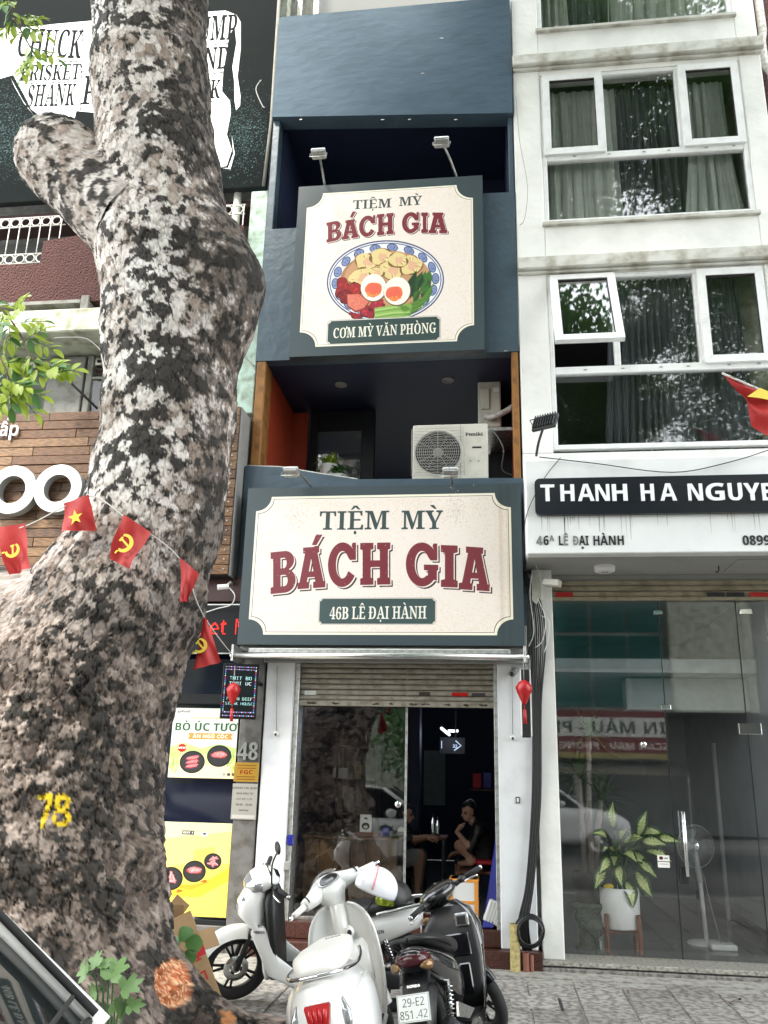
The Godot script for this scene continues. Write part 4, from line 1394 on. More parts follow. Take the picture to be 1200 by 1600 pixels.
	part(b, "parapet", s, "blue_plaster")
	bar(b, "ceiling", v3(XA, ys_l + 0.051, -1.6), v3(XB, ys_l + 0.25, -0.181), "navy", 0.0)
	# third floor: pale louvred shutter and dark opening
	bar(b, "back_wall", v3(XA, 10.0, -1.3), v3(XB, 14, -1.2), "room_dark", 0.0)
	bar(b, "post", v3(at(454, 15, -0.6).x, 10.2, -0.65), v3(at(463, 15, -0.6).x, 14, -0.55), "old_concrete", 0.005)
	var lx0: float = at(469, 15, -0.6).x
	var lx1: float = at(498, 15, -0.6).x
	var lv := group_at(b, "louvred_shutter", v3((lx0 + lx1) / 2, 10.6, -0.6))
	bar(lv, "stile", v3(lx0, 10.6, -0.62), v3(lx0 + 0.035, 13, -0.58), "rail_white", 0.004)
	bar(lv, "stile", v3(lx1 - 0.075, 10.6, -0.62), v3(lx1, 13, -0.58), "rail_white", 0.004)
	for i in 40:
		s = st()
		box(s, v3(lx0 + 0.036, -0.02, -0.004), v3(lx1 - 0.076, 0.02, 0.004), 0.0, Transform3D(Basis(Vector3.RIGHT, 0.9), v3(0, 10.7 + i * 0.045, -0.6)))
		part(lv, "slat", s, "rail_white")
	bar(b, "opening_frame", v3(at(510, 10, -0.7).x, 11.1, -0.75), v3(at(798, 0, -0.7).x, 11.35, -0.7), "maroon", 0.005)
	# narrow strip of old plaster between the two houses
	s = st()
	box(s, v3(XA - 0.24, at(385, 640).y, -0.35), v3(XA - 0.02, at(400, 290).y, -0.1), 0.01)
	part(b, "party_wall", s, "teal_plaster")
	s = st(true)
	tube(s, [at(436, 0, -0.05), at(424, 190, -0.05), at(412, 290, -0.05)], 0.022, 6)
	part(b, "party_pipe", s, "old_concrete")
	# chipped paint along the lower edges of the blue front
	for q in [[598, 187.5, 0.053], [640, 187, 0.053], [712, 187.5, 0.053], [470, 187, 0.053], [520, 556, 0.003], [575, 554, 0.003], [648, 552, 0.003], [790, 549, 0.003], [690, 60, 0.053], [660, 115, 0.053]]:
		var c := at(q[0], q[1], q[2])
		var poly := PackedVector2Array()
		for k in 8: poly.append(v2(c.x + cos(TAU * k / 8) * r.randf_range(0.01, 0.03), c.y + 0.006 + sin(TAU * k / 8) * r.randf_range(0.003, 0.008)))
		s = st()
		prism(s, poly, q[2] - 0.0025, q[2])
		part(b, "paint_chip", s, "rail_white")
	air_conditioners()
	# steel roller tube of the awning, under the sign
	var a0 := at(368, 1024, 0.5)
	var a1 := at(818, 1022, 0.5)
	var aw := thing("awning_roller", "bright steel roller tube of an awning under the wide sign", "awning", v3(-1.2, a0.y, 0.5))
	s = st(true)
	tube(s, [v3(a0.x, a0.y, 0.5), v3(a1.x, a0.y, 0.5)], 0.032, 16)
	part(aw, "tube", s, "steel")
	bar(aw, "cassette", v3(a0.x + 0.1, a0.y + 0.02, 0.15), v3(a1.x - 0.12, a0.y + 0.085, 0.42), "zinc", 0.01)
	for x in [a0.x - 0.03, a1.x]:
		s = st()
		box(s, v3(x, a0.y - 0.06, 0.141), v3(x + 0.02, a0.y + 0.1, 0.56), 0.004)
		part(aw, "bracket", s, "zinc")
		s = st(true)
		tube(s, [v3(x - 0.02, a0.y, 0.5), v3(x + 0.05, a0.y, 0.5)], 0.022, 10)
		part(aw, "end_cap", s, "chrome")

func ac_front(parent: Node3D, lo: Vector3, hi: Vector3) -> void:
	part(parent, "case", boxm(lo, hi, 0.012), "ac_cream")
	var w := hi.x - lo.x
	var h := hi.y - lo.y
	var z := hi.z + 0.001
	var c := v3(lo.x + w * 0.34, lo.y + h * 0.48, z)
	var R := h * 0.385
	part(parent, "panel_seam", boxm(v3(lo.x + w * 0.635, lo.y + 0.01, z), v3(lo.x + w * 0.642, hi.y - 0.01, z + 0.003)), "plastic_grey")
	var s := st(true)
	lathe(s, [v2(R + 0.03, 0.0), v2(R + 0.012, 0.014), v2(R, 0.004), v2(R * 0.98, 0.0)], Transform3D(Basis(Vector3.RIGHT, PI / 2), c), 40)
	part(parent, "fan_ring", s, "ac_cream")
	s = st(true)
	lathe(s, [v2(0.001, 0.003), v2(R, 0.003)], Transform3D(Basis(Vector3.RIGHT, PI / 2), c), 40)
	part(parent, "fan_opening", s, "ac_black")
	for k in 5:
		s = st(true)
		var rings := []
		for i in 6:
			var rr := R * (0.15 + 0.15 * i)
			var ring := PackedVector3Array()
			for j in 5:
				var a := TAU * k / 5 + j * 0.2 + i * 0.1
				ring.append(c + v3(cos(a) * rr, sin(a) * rr, 0.006 + 0.004 * j))
			rings.append(ring)
		skin(s, rings, false, false)
		part(parent, "fan_blade", s, "ac_black")
	s = st(true)
	lathe(s, [v2(0.001, 0.03), v2(R * 0.2, 0.026), v2(R * 0.24, 0.006)], Transform3D(Basis(Vector3.RIGHT, PI / 2), c), 18)
	part(parent, "fan_hub", s, "plastic_grey")
	s = st(true)
	for i in range(1, 12):
		var rr := R * i / 11.0
		var pts := []
		for j in 37: pts.append(c + v3(cos(TAU * j / 36) * rr, sin(TAU * j / 36) * rr, 0.036))
		tube(s, pts, 0.0022, 4)
	for i in 12:
		var a := TAU * i / 12
		tube(s, [c + v3(cos(a) * R * 0.2, sin(a) * R * 0.2, 0.036), c + v3(cos(a) * R, sin(a) * R, 0.036)], 0.0022, 4)
	for i in 17:
		var y := c.y - R * 1.1 + R * 2.2 * i / 16.0
		tube(s, [v3(c.x - R * 1.15, y, z + 0.04), v3(c.x + R * 1.15, y, z + 0.04)], 0.0025, 4)
	for x in [c.x - R * 1.15, c.x, c.x + R * 1.15]: tube(s, [v3(x, c.y - R * 1.1, z + 0.04), v3(x, c.y + R * 1.1, z + 0.04)], 0.003, 4)
	var g := part(parent, "fan_grille", s, "wire_grey")

func air_conditioners() -> void:
	var z := -0.02
	var lo := at(644, 749, z)
	var hi := at(762, 661, z)
	var a := thing("air_conditioner", "cream outdoor air conditioner with round black fan on the balcony parapet", "air conditioner", v3((lo.x + hi.x) / 2, lo.y, z - 0.15))
	ac_front(a, v3(lo.x, lo.y - 0.01, z - 0.32), v3(hi.x, hi.y, z))
	letters(a, "brand_lettering", "Funiki", SERIFB, 0.035, 0.003, v3(at(727, 681, z).x, at(727, 681, z).y, z + 0.001), "letter_black", 1.2)
	var p := at(745, 699, z)
	part(a, "label_plate", boxm(v3(p.x - 0.05, p.y - 0.01, z + 0.001), v3(p.x + 0.05, p.y + 0.01, z + 0.003)), "plastic_black")
	for q in [[735, 720], [748, 720]]:
		var c := at(q[0], q[1], z)
		part(a, "screw", boxm(v3(c.x - 0.008, c.y - 0.008, z + 0.001), v3(c.x + 0.008, c.y + 0.008, z + 0.005)), "plastic_grey")
	for x in [lo.x + 0.1, hi.x - 0.1]: part(a, "foot", boxm(v3(x - 0.03, lo.y - 0.28, z - 0.28), v3(x + 0.03, lo.y - 0.011, z - 0.10)), "zinc")
	# the one turned side-on behind it
	var z2 := -0.75
	var l2 := at(747, 665, z2)
	var h2 := at(782, 595, z2)
	var c2 := thing("air_conditioner", "cream outdoor air conditioner turned side-on, with taped white pipes", "air conditioner", v3((l2.x + h2.x) / 2, l2.y, z2))
	part(c2, "case", boxm(v3(l2.x, l2.y - 0.02, z2 - 0.8), v3(h2.x, h2.y, z2), 0.015), "ac_cream")
	part(c2, "valve_cover", boxm(v3(l2.x + 0.03, l2.y + 0.2, z2 + 0.001), v3(l2.x + 0.14, h2.y - 0.1, z2 + 0.03), 0.01), "ac_cream")
	part(c2, "rating_label", boxm(v3(h2.x - 0.09, h2.y - 0.14, z2 + 0.001), v3(h2.x - 0.02, h2.y - 0.09, z2 + 0.003)), "plastic_white")
	part(c2, "shelf_bracket", boxm(v3(l2.x - 0.02, l2.y - 0.06, z2 - 0.8), v3(at(800, 600).x + 0.015, l2.y - 0.021, z2 - 0.02)), "zinc")
	var s := st(true)
	var v := v3(l2.x + 0.09, l2.y + 0.1, z2 + 0.03)
	tube(s, smooth_line([v, v + v3(0.08, -0.03, 0.05), v + v3(0.22, 0.03, 0.05), v + v3(0.34, 0.12, 0.02), v + v3(0.36, 0.16, -0.1)]), 0.035, 10)
	part(c2, "taped_pipe", s, "rail_white")
	s = st(true)
	tube(s, smooth_line([v + v3(0.1, -0.2, 0.0), v + v3(0.2, -0.45, 0.1), v + v3(0.18, -0.7, 0.1), v + v3(0.3, -0.78, 0.1)]), 0.008, 6)
	part(c2, "drain_hose", s, "plastic_grey")
	# two potted plants on the balcony floor
	for q in [["trailing light green balcony plant seen before the dark glazed door", 515, 722, -1.0, "leaf_bright"], ["dark green balcony plant with pointed leaves before the dark glazed door", 530, 738, -0.9, "leaf_mid"]]:
		var p0 := at(q[1], q[2], q[3])
		var pl := thing("balcony_plant", q[0], "plant", v3(p0.x, 4.45, q[3]))
		s = st(true)
		lathe(s, [v2(0.001, 0.0), v2(0.09, 0.0), v2(0.12, p0.y - 4.5), v2(0.001, p0.y - 4.52)], Transform3D(Basis(), pl.position), 16)
		part(pl, "pot", s, "plastic_white")
		s = st(true)
		for i in 60:
			var an := rng.randf() * TAU
			var el := rng.randf_range(-0.4, 1.3)
			blade_leaf(s, v3(p0.x, p0.y - 0.05, q[3]) + v3(rng.randf_range(-0.08, 0.08), rng.randf_range(0, 0.12), 0), v3(cos(an) * cos(el), sin(el), sin(an) * cos(el)), rng.randf_range(0.08, 0.22), 0.018, 0.5, 4)
		var lf := part(pl, "foliage", s, q[4])
		lf.set_meta("kind", "stuff")

func build_noodle_inside() -> void:
	var b := thing("shop_room", "dark navy dining room of the noodle shop behind its open front", "room", v3(-1, FLOOR, -3))
	var zr := -6.5
	bar(b, "floor", v3(XA, 0.0, zr), v3(XB, FLOOR - 0.001, -0.601), "floor_dark", 0.0)
	bar(b, "wall", v3(XA, FLOOR, zr), v3(XA + 0.3, 3.0, -0.31), "navy", 0.0)
	bar(b, "wall", v3(XB - 0.08, FLOOR, zr), v3(XB, 3.0, -0.31), "navy", 0.0)
	bar(b, "wall", v3(XA, FLOOR, zr - 0.1), v3(XB, 3.0, zr - 0.001), "navy", 0.0)
	bar(b, "ceiling", v3(XA, 3.0, zr - 0.1), v3(XB, 3.1, -0.301), "navy", 0.0)
	var c := at(640, 1250, -2.2)
	bar(b, "column", v3(c.x - 0.03, FLOOR, -2.5), v3(at(655, 1250, -2.2).x, 2.999, -2.2), "navy", 0.006)
	bar(b, "beam", v3(XA + 0.31, 2.62, -2.6), v3(XB - 0.09, 2.99, -2.501), "navy", 0.0)
	# pale panel far back
	var p0 := at(655, 1170, -5.5)
	var p1 := at(690, 1262, -5.5)
	bar(b, "wall_panel", v3(p0.x, p1.y, zr + 0.001), v3(p1.x, p0.y, zr + 0.04), "curtain_pale", 0.0)
	# lamps
	for q in [["white tube lamp slanting under the dining room ceiling of the noodle shop", 690, 1138, 702, 1148, -2.0, -3.2], ["short white tube lamp deep in the noodle shop, under a beam", 700, 1142, 716, 1142, -4.5, -4.5]]:
		var a := at(q[1], q[2], q[5])
		var e := at(q[3], q[4], q[6])
		a.y = minf(a.y, 2.93)
		e.y = minf(e.y, 2.93)
		var l := thing("tube_lamp", q[0], "lamp", (a + e) / 2)
		var s := st(true)
		tube(s, [a, e], 0.018, 8)
		part(l, "tube", s, "led_lamp")
		var o := OmniLight3D.new()
		o.name = "lamp_light"
		o.light_energy = 0.012
		o.light_color = Color(0.85, 0.9, 1.0)
		o.omni_range = 8
		o.omni_attenuation = 2.0
		o.light_size = 0.1
		o.shadow_enabled = true
		l.add_child(o)
		o.position = v3(0, -0.06, 0)
	# neon arrow
	var n := at(713, 1165, -3.4)
	var ns := thing("neon_sign", "small white neon arrow sign glowing in the dark dining room", "neon sign", n)
	var s := st(true)
	var k := 0.065
	tube(s, [n + v3(-0.01, k, 0), n + v3(k, 0, 0), n + v3(-0.03, -k, 0)], 0.009, 6)
	part(ns, "arrow_tube", s, "neon")
	letters(ns, "figures", "32", SANSB, 0.042, 0.01, n + v3(-0.05, -0.03, 0), "neon")
	s = st(true)
	tube(s, [n + v3(-0.2, 0.06, 0), n + v3(-0.2, -0.04, 0)], 0.006, 6)
	part(ns, "bar_tube", s, "neon")
	bar(ns, "backing", n + v3(-0.23, -0.11, -0.04), n + v3(0.12, 0.11, -0.02), "shelf_black", 0.004)
	bar(ns, "hanger", n + v3(-0.02, 0.11, -0.035), n + v3(0.0, 2.999 - n.y, -0.025), "shelf_black", 0.0)
	# cabinet on the wall side
	var z := -2.0
	var c0 := at(521, 1310, z)
	var c1 := at(590, 1165, z)
	var cab := thing("shelf_cabinet", "tall black shelf cabinet with jars behind the glass leaf", "cabinet", v3((c0.x + c1.x) / 2, FLOOR, z - 0.2))
	for x in [c0.x, c1.x - 0.03]: bar(cab, "side_panel", v3(x, FLOOR, z - 0.4), v3(x + 0.03, c1.y, z), "shelf_black", 0.004)
	bar(cab, "back_panel", v3(c0.x + 0.031, FLOOR, z - 0.4), v3(c1.x - 0.031, c1.y, z - 0.38), "shelf_black", 0.0)
	for i in 5: bar(cab, "shelf", v3(c0.x + 0.031, lerpf(FLOOR + 0.1, c1.y - 0.03, i / 4.0), z - 0.379), v3(c1.x - 0.031, lerpf(FLOOR + 0.1, c1.y - 0.03, i / 4.0) + 0.025, z - 0.005), "shelf_black", 0.003)
	var jar_labels := ["tall cream jar on the upper shelf of the black cabinet", "small pale notice card standing on the upper shelf of the black cabinet", "yellow tin on the upper shelf of the black cabinet", "tall cream tin on the lower shelf of the black cabinet", "black rice cooker on top of the black cabinet", "glass jug on top of the rice cooker"]
	var jars := [[530, 1218, 1185, "plastic_grey", 0.06], [533, 1202, 1189, "plastic_white", 0.1], [552, 1220, 1195, "conduit_cream", 0.05], [536, 1236, 1212, "ac_cream", 0.06]]
	for i in jars.size():
		var q: Array = jars[i]
		var sy: float = lerpf(FLOOR + 0.1, c1.y - 0.03, (3 if i < 3 else 2) / 4.0) + 0.026
		var x: float = at(q[0], 1200, z - 0.15).x
		s = st(true)
		var hh := 0.16 + 0.02 * i
		lathe(s, [v2(0.001, 0), v2(q[4], 0), v2(q[4], hh * 0.8), v2(q[4] * 0.7, hh * 0.9), v2(q[4] * 0.7, hh), v2(0.001, hh)], Transform3D(Basis(), v3(x + 0.03 * i, sy, z - 0.12)), 16)
		single("storage_jar" if i != 1 else "notice_card", s if i != 1 else boxm(v3(x - 0.08, sy, z - 0.04), v3(x + 0.1, sy + 0.12, z - 0.03), 0.003), q[3], jar_labels[i], "jar" if i != 1 else "card")
	s = st(true)
	var ck := v3((c0.x + c1.x) / 2 - 0.08, c1.y, z - 0.2)
	lathe(s, [v2(0.001, 0.001), v2(0.15, 0.001), v2(0.17, 0.06), v2(0.17, 0.17), v2(0.12, 0.22), v2(0.03, 0.235), v2(0.001, 0.235)], Transform3D(Basis(), ck), 20)
	single("rice_cooker", s, "shelf_black", jar_labels[4], "rice cooker")
	s = st(true)
	lathe(s, [v2(0.001, 0.237), v2(0.05, 0.237), v2(0.06, 0.3), v2(0.1, 0.36), v2(0.09, 0.36), v2(0.05, 0.3)], Transform3D(Basis(), ck), 18)
	single("glass_jug", s, "window_glass", jar_labels[5], "jug")
	# counter
	z = -1.05
	var k0 := at(474, 1304, z)
	var k1 := at(624, 1304, z)
	var ct := thing("wood_counter", "brown wooden counter behind the glass leaf of the noodle shop", "counter", v3((k0.x + k1.x) / 2, FLOOR, z - 0.25))
	bar(ct, "top", v3(k0.x, k0.y - 0.035, z - 0.5), v3(k1.x, k0.y, z + 0.03), "wood_counter", 0.006)
	for i in 6:
		var x0: float = lerpf(k0.x + 0.02, k1.x - 0.02, i / 6.0)
		var x1: float = lerpf(k0.x + 0.02, k1.x - 0.02, (i + 1) / 6.0) - 0.006
		bar(ct, "front_plank", v3(x0, FLOOR, z - 0.02), v3(x1, k0.y - 0.036, z), "wood_counter", 0.004)
	bar(ct, "carcass", v3(k0.x + 0.02, FLOOR, z - 0.48), v3(k1.x - 0.02, k0.y - 0.037, z - 0.021), "shelf_black", 0.0)
	var t0 := at(569, 1300, z)
	var im := canvas(96, 128, Color(0.9, 0.9, 0.88))
	fpoly(im, [ell(48, 84, 34, 26)], Color(0.12, 0.12, 0.13))
	fpoly(im, [ell(48, 90, 18, 12)], Color(0.8, 0.8, 0.78))
	im.fill_rect(Rect2i(34, 20, 28, 12), Color(0.25, 0.25, 0.27))
	var cs := thing("card_stand", "white printed card stand on the wooden counter", "card", v3(t0.x, k0.y, z - 0.1))
	part(cs, "backing", boxm(v3(t0.x - 0.065, k0.y + 0.036, z - 0.11), v3(t0.x + 0.065, k0.y + 0.22, z - 0.10), 0.003), "plastic_white")
	face(cs, "print", v3(t0.x - 0.062, k0.y + 0.217, z - 0.0985), v3(t0.x + 0.062, k0.y + 0.217, z - 0.0985), v3(t0.x + 0.062, k0.y + 0.04, z - 0.0985), v3(t0.x - 0.062, k0.y + 0.04, z - 0.0985), print_mat("card_print", im))
	single("wood_tray", boxm(v3(t0.x - 0.12, k0.y + 0.001, z - 0.2), v3(t0.x + 0.15, k0.y + 0.035, z - 0.03), 0.005), "wood_red", "low wooden tray under the white card stand", "tray")
	single("tissue_box", boxm(v3(t0.x + 0.17, k0.y + 0.001, z - 0.2), v3(t0.x + 0.27, k0.y + 0.1, z - 0.08), 0.012), "royal_blue", "blue tissue box on the wooden counter beside the tray", "box")
	s = st(true)
	lathe(s, [v2(0.001, 0.001), v2(0.07, 0.001), v2(0.1, 0.06), v2(0.095, 0.06), v2(0.06, 0.01)], Transform3D(Basis(), v3(t0.x + 0.38, k0.y, z - 0.12)), 20)
	single("dark_bowl", s, "shelf_black", "dark bowl on the end of the wooden counter", "bowl")
	s = st(true)
	ball(s, v3(t0.x + 0.39, k0.y + 0.065, z - 0.11), v3(0.04, 0.04, 0.04), 12)
	single("cream_bun", s, "ac_cream", "round cream bun lying in the dark bowl", "bun")
	# table with steel cups
	z = -1.9
	var tx0: float = at(655, 1308, z).x
	var tx1: float = at(698, 1308, z).x
	var ty: float = at(680, 1308, z).y
	var tb := thing("dining_table", "small brown dining table in front of the seated woman", "table", v3((tx0 + tx1) / 2, FLOOR, z - 0.2))
	bar(tb, "top", v3(tx0, ty - 0.03, z - 0.45), v3(tx1, ty, z), "wood_red", 0.006)
	for x in [tx0 + 0.03, tx1 - 0.06]:
		for zz in [z - 0.42, z - 0.05]: bar(tb, "leg", v3(x, FLOOR, zz), v3(x + 0.03, ty - 0.031, zz + 0.03), "shelf_black", 0.003)
	for i in 2:
		var x: float = at(676 + i * 7, 1300, z - 0.1).x
		s = st(true)
		lathe(s, [v2(0.001, 0.001), v2(0.035, 0.001), v2(0.038, 0.03), v2(0.032, 0.17 - i * 0.03), v2(0.018, 0.2 - i * 0.03), v2(0.016, 0.24 - i * 0.03), v2(0.001, 0.24 - i * 0.03)], Transform3D(Basis(), v3(x, ty, z - 0.12 - 0.05 * i)), 18)
		single("steel_flask", s, "chrome", ["tall polished steel flask on the brown dining table", "shorter polished steel flask next to the tall one"][i], "flask")
	# shelf with coloured packs on the wall side
	z = -3.6
	var r0 := at(735, 1232, z)
	var sh := thing("wall_shelf", "wall shelf carrying red, blue and orange packs deep in the noodle shop", "shelf", v3(r0.x + 0.4, r0.y, z))
	bar(sh, "board", v3(r0.x, r0.y - 0.03, z - 0.25), v3(XB - 0.081, r0.y, z), "wood_counter", 0.004)
	var packs := [["red pack on the wall shelf of the noodle shop", "card_red", 0.0, 0.2], ["blue pack between red and orange ones on the wall shelf", "royal_blue", 0.14, 0.22], ["orange pack on the wall shelf, next to the shop wall", "crate_orange", 0.32, 0.16]]
	for q in packs: single("food_pack", boxm(v3(r0.x + 0.03 + q[2], r0.y + 0.001, z - 0.2), v3(r0.x + 0.15 + q[2], r0.y + q[3], z - 0.04), 0.008), q[1], q[0], "pack")
	# blue board leaning in the doorway
	var zb := -0.32
	var q0 := at(779, 1290, zb - 0.05)
	var q1 := at(757, 1442, zb + 0.25)
	var up := (q0 - q1)
	s = st()
	var xax := v3(1, 0, 0)
	box(s, v3(-0.05, 0, -0.02), v3(0.05, up.length() * 1.06, 0.02), 0.006, Transform3D(Basis(xax, up.normalized(), xax.cross(up.normalized()).normalized()), v3(q1.x + 0.03, FLOOR + 0.005, -0.05 - 0.05)))
	single("blue_board", s, "royal_blue", "long blue board leaning in the doorway against the white pillar", "board")
	# crates in the doorway
	var o0 := at(709, 1418, 0.0)
	var cr := thing("orange_crate", "orange and white plastic crate standing in the doorway behind the black scooter", "crate", v3(at(731, 1400, -0.2).x, FLOOR, -0.3))
	var cx := cr.position.x
	bar(cr, "body", v3(cx - 0.17, FLOOR + 0.001, -0.42), v3(cx + 0.10, FLOOR + 0.42, -0.12), "crate_white", 0.01)
	for y in [0.01, 0.2, 0.39]: bar(cr, "band", v3(cx - 0.175, FLOOR + y, -0.425), v3(cx + 0.105, FLOOR + y + 0.03, -0.115), "crate_orange", 0.004)
	for x in [cx - 0.172, cx + 0.065]: bar(cr, "corner_post", v3(x, FLOOR + 0.002, -0.117), v3(x + 0.035, FLOOR + 0.415, -0.112), "crate_orange", 0.002)
	var wc := thing("ribbed_crate", "white ribbed plastic basket tilted beside the orange crate", "basket", v3(cx + 0.22, FLOOR, -0.2))
	var wxf := Transform3D(Basis(Vector3.BACK, -0.35), v3(cx + 0.14, FLOOR + 0.07, -0.2))
	s = st()
	box(s, v3(0, 0, -0.1), v3(0.2, 0.2, 0.1), 0.012, wxf)
	part(wc, "body", s, "crate_white")
	for i in 7:
		s = st()
		box(s, v3(0.015 + 0.027 * i, 0.01, 0.101), v3(0.03 + 0.027 * i, 0.19, 0.108), 0.002, wxf)
		part(wc, "rib", s, "crate_white")
	# stool with red top
	z = -1.7
	var s0 := at(770, 1346, z)
	var sl := thing("red_stool", "small stool with red seat against the shop wall", "stool", v3(s0.x - 0.05, FLOOR, z - 0.15))
	bar(sl, "seat", v3(s0.x - 0.2, s0.y - 0.04, z - 0.3), v3(s0.x + 0.1, s0.y, z), "card_red", 0.012)
	for x in [s0.x - 0.19, s0.x + 0.06]:
		for zz in [z - 0.29, z - 0.03]: bar(sl, "leg", v3(x, FLOOR, zz), v3(x + 0.03, s0.y - 0.041, zz + 0.025), "shelf_black", 0.003)

# ---------- printed signs ----------
# slab capitals as contours in a unit box
func slab(ch: String) -> Array:
	var o := []
	var A := func(cx: float, cy: float, rx: float, ry: float, a0: float, a1: float) -> Array:
		var out := []
		for i in 13: out.append(v2(cx + cos(lerpf(a0, a1, i / 12.0)) * rx, cy + sin(lerpf(a0, a1, i / 12.0)) * ry))
		return out
	var q := PI / 2
	match ch:
		"I":
			o = [[v2(0, 0), v2(1, 0), v2(1, 0.16), v2(0.76, 0.19), v2(0.76, 0.81), v2(1, 0.84), v2(1, 1), v2(0, 1), v2(0, 0.84), v2(0.24, 0.81), v2(0.24, 0.19), v2(0, 0.16)]]
		"H":
			o = [[v2(0, 0), v2(0.44, 0), v2(0.44, 0.15), v2(0.35, 0.17), v2(0.35, 0.42), v2(0.65, 0.42), v2(0.65, 0.17), v2(0.56, 0.15), v2(0.56, 0), v2(1, 0), v2(1, 0.15), v2(0.92, 0.17), v2(0.92, 0.83), v2(1, 0.85), v2(1, 1), v2(0.56, 1), v2(0.56, 0.85), v2(0.65, 0.83), v2(0.65, 0.58), v2(0.35, 0.58), v2(0.35, 0.83), v2(0.44, 0.85), v2(0.44, 1), v2(0, 1), v2(0, 0.85), v2(0.08, 0.83), v2(0.08, 0.17), v2(0, 0.15)]]
		"A":
			o = [[v2(0, 0), v2(0.42, 0), v2(0.42, 0.15), v2(0.34, 0.16), v2(0.37, 0.27), v2(0.61, 0.27), v2(0.64, 0.16), v2(0.56, 0.15), v2(0.56, 0), v2(1, 0), v2(1, 0.15), v2(0.93, 0.16), v2(0.72, 0.85), v2(0.78, 0.86), v2(0.78, 1), v2(0.2, 1), v2(0.2, 0.86), v2(0.27, 0.85), v2(0.07, 0.16), v2(0, 0.15)], [v2(0.41, 0.41), v2(0.57, 0.41), v2(0.49, 0.72)]]
		"B":
			var out := [v2(0, 0)]
			out.append_array(A.call(0.58, 0.285, 0.42, 0.285, -q, q * 0.75))
			out.append_array(A.call(0.56, 0.765, 0.38, 0.235, -q * 0.7, q))
			out.append_array([v2(0, 1), v2(0, 0.85), v2(0.1, 0.83), v2(0.1, 0.17), v2(0, 0.15)])
			var h1 := [v2(0.4, 0.16)]
			h1.append_array(A.call(0.55, 0.295, 0.13, 0.135, -q, q))
			h1.append(v2(0.4, 0.43))
			var h2 := [v2(0.4, 0.59)]
			h2.append_array(A.call(0.53, 0.715, 0.11, 0.125, -q, q))
			h2.append(v2(0.4, 0.84))
			o = [out, h1, h2]
		"C", "G":
			var out := []
			var up := 0.42
			out.append_array(A.call(0.5, 0.5, 0.5, 0.52, 0.75, PI).slice(0))
			out.append_array(A.call(0.5, 0.5, 0.5, 0.52, PI, TAU - (0.55 if ch == "C" else 0.75)))
			if ch == "C":
				out.append_array([v2(0.72, 0.34)])
				out.append_array(A.call(0.5, 0.48, 0.22, 0.30, TAU - 0.5, PI))
			else:
				out.append_array([v2(0.96, 0.12), v2(0.96, 0.36), v2(1.0, 0.37), v2(1.0, 0.5), v2(0.56, 0.5), v2(0.56, 0.37), v2(0.68, 0.36), v2(0.68, 0.24)])
				out.append_array(A.call(0.5, 0.48, 0.22, 0.30, TAU - 0.9, PI))
			out.append_array(A.call(0.5, 0.52, 0.22, 0.30, PI, 0.55))
			out.append_array([v2(0.76, 0.6), v2(0.97, 0.6), v2(0.97, 1.0), v2(0.85, 1.0), v2(0.82, 0.93)])
			o = [out]
		"'":
			o = [[v2(0, 0), v2(0.45, 0), v2(1, 1), v2(0.4, 1)]]
	return o

var SR := {}   # the sign being printed: x0 x1 y0 y1 z w h
func pm(px: float, py: float) -> Vector2:
	var p := at(px, py, SR.z)
	return v2((p.x - SR.x0) / (SR.x1 - SR.x0) * SR.w, (SR.y1 - p.y) / (SR.y1 - SR.y0) * SR.h)

func glyph(im: Image, ch: String, x0: float, x1: float, yt: float, yb: float, slope: float, c: Color, off := Vector2.ZERO, grow := 0.0) -> void:
	var cs := []
	for q in slab(ch):
		var o := []
		for p in q:
			var u: float = p.x + (p.x - 0.5) * grow
			var v: float = p.y + (p.y - 0.5) * grow
			o.append(pm(lerpf(x0, x1, u), lerpf(yb, yt, v) + (u - 0.5) * (x1 - x0) * slope) + off)
		cs.append(o)
	fpoly(im, cs, c)

func fit_text(im: Image, words: String, font: Font, x0: float, y0: float, x1: float, y1: float, cap_px: float, c: Color) -> void:   # baseline ends in photograph pixels
	var a := pm(x0, y0)
	var b := pm(x1, y1)
	var cap: float = absf(pm((x0 + x1) / 2, (y0 + y1) / 2).y - pm((x0 + x1) / 2, (y0 + y1) / 2 - cap_px).y)
	var t := text_mesh(base_words(words), font, 46.0, 0.0)
	var w: float = t.get_aabb().size.x * cap / 46.0
	ftext(im, words, font, a.x, a.y, cap, c, (b.x - a.x) / w, 0.0, (b.y - a.y) / (b.x - a.x))

func notched(m: float, r: float, w: float, h: float, cx := 0.0, cy := 0.0) -> Array:   # rectangle whose corners are bitten out by quarter circles
	var out := []
	for k in 4:
		var c: Vector2 = [v2(m, m), v2(w - m, m), v2(w - m, h - m), v2(m, h - m)][k]
		var a0: float = [PI / 2, PI, PI * 1.5, 0.0][k]
		for i in 9: out.append(v2(cx, cy) + c + v2(cos(a0 - PI / 2 * i / 8.0), sin(a0 - PI / 2 * i / 8.0)) * r)
	return out

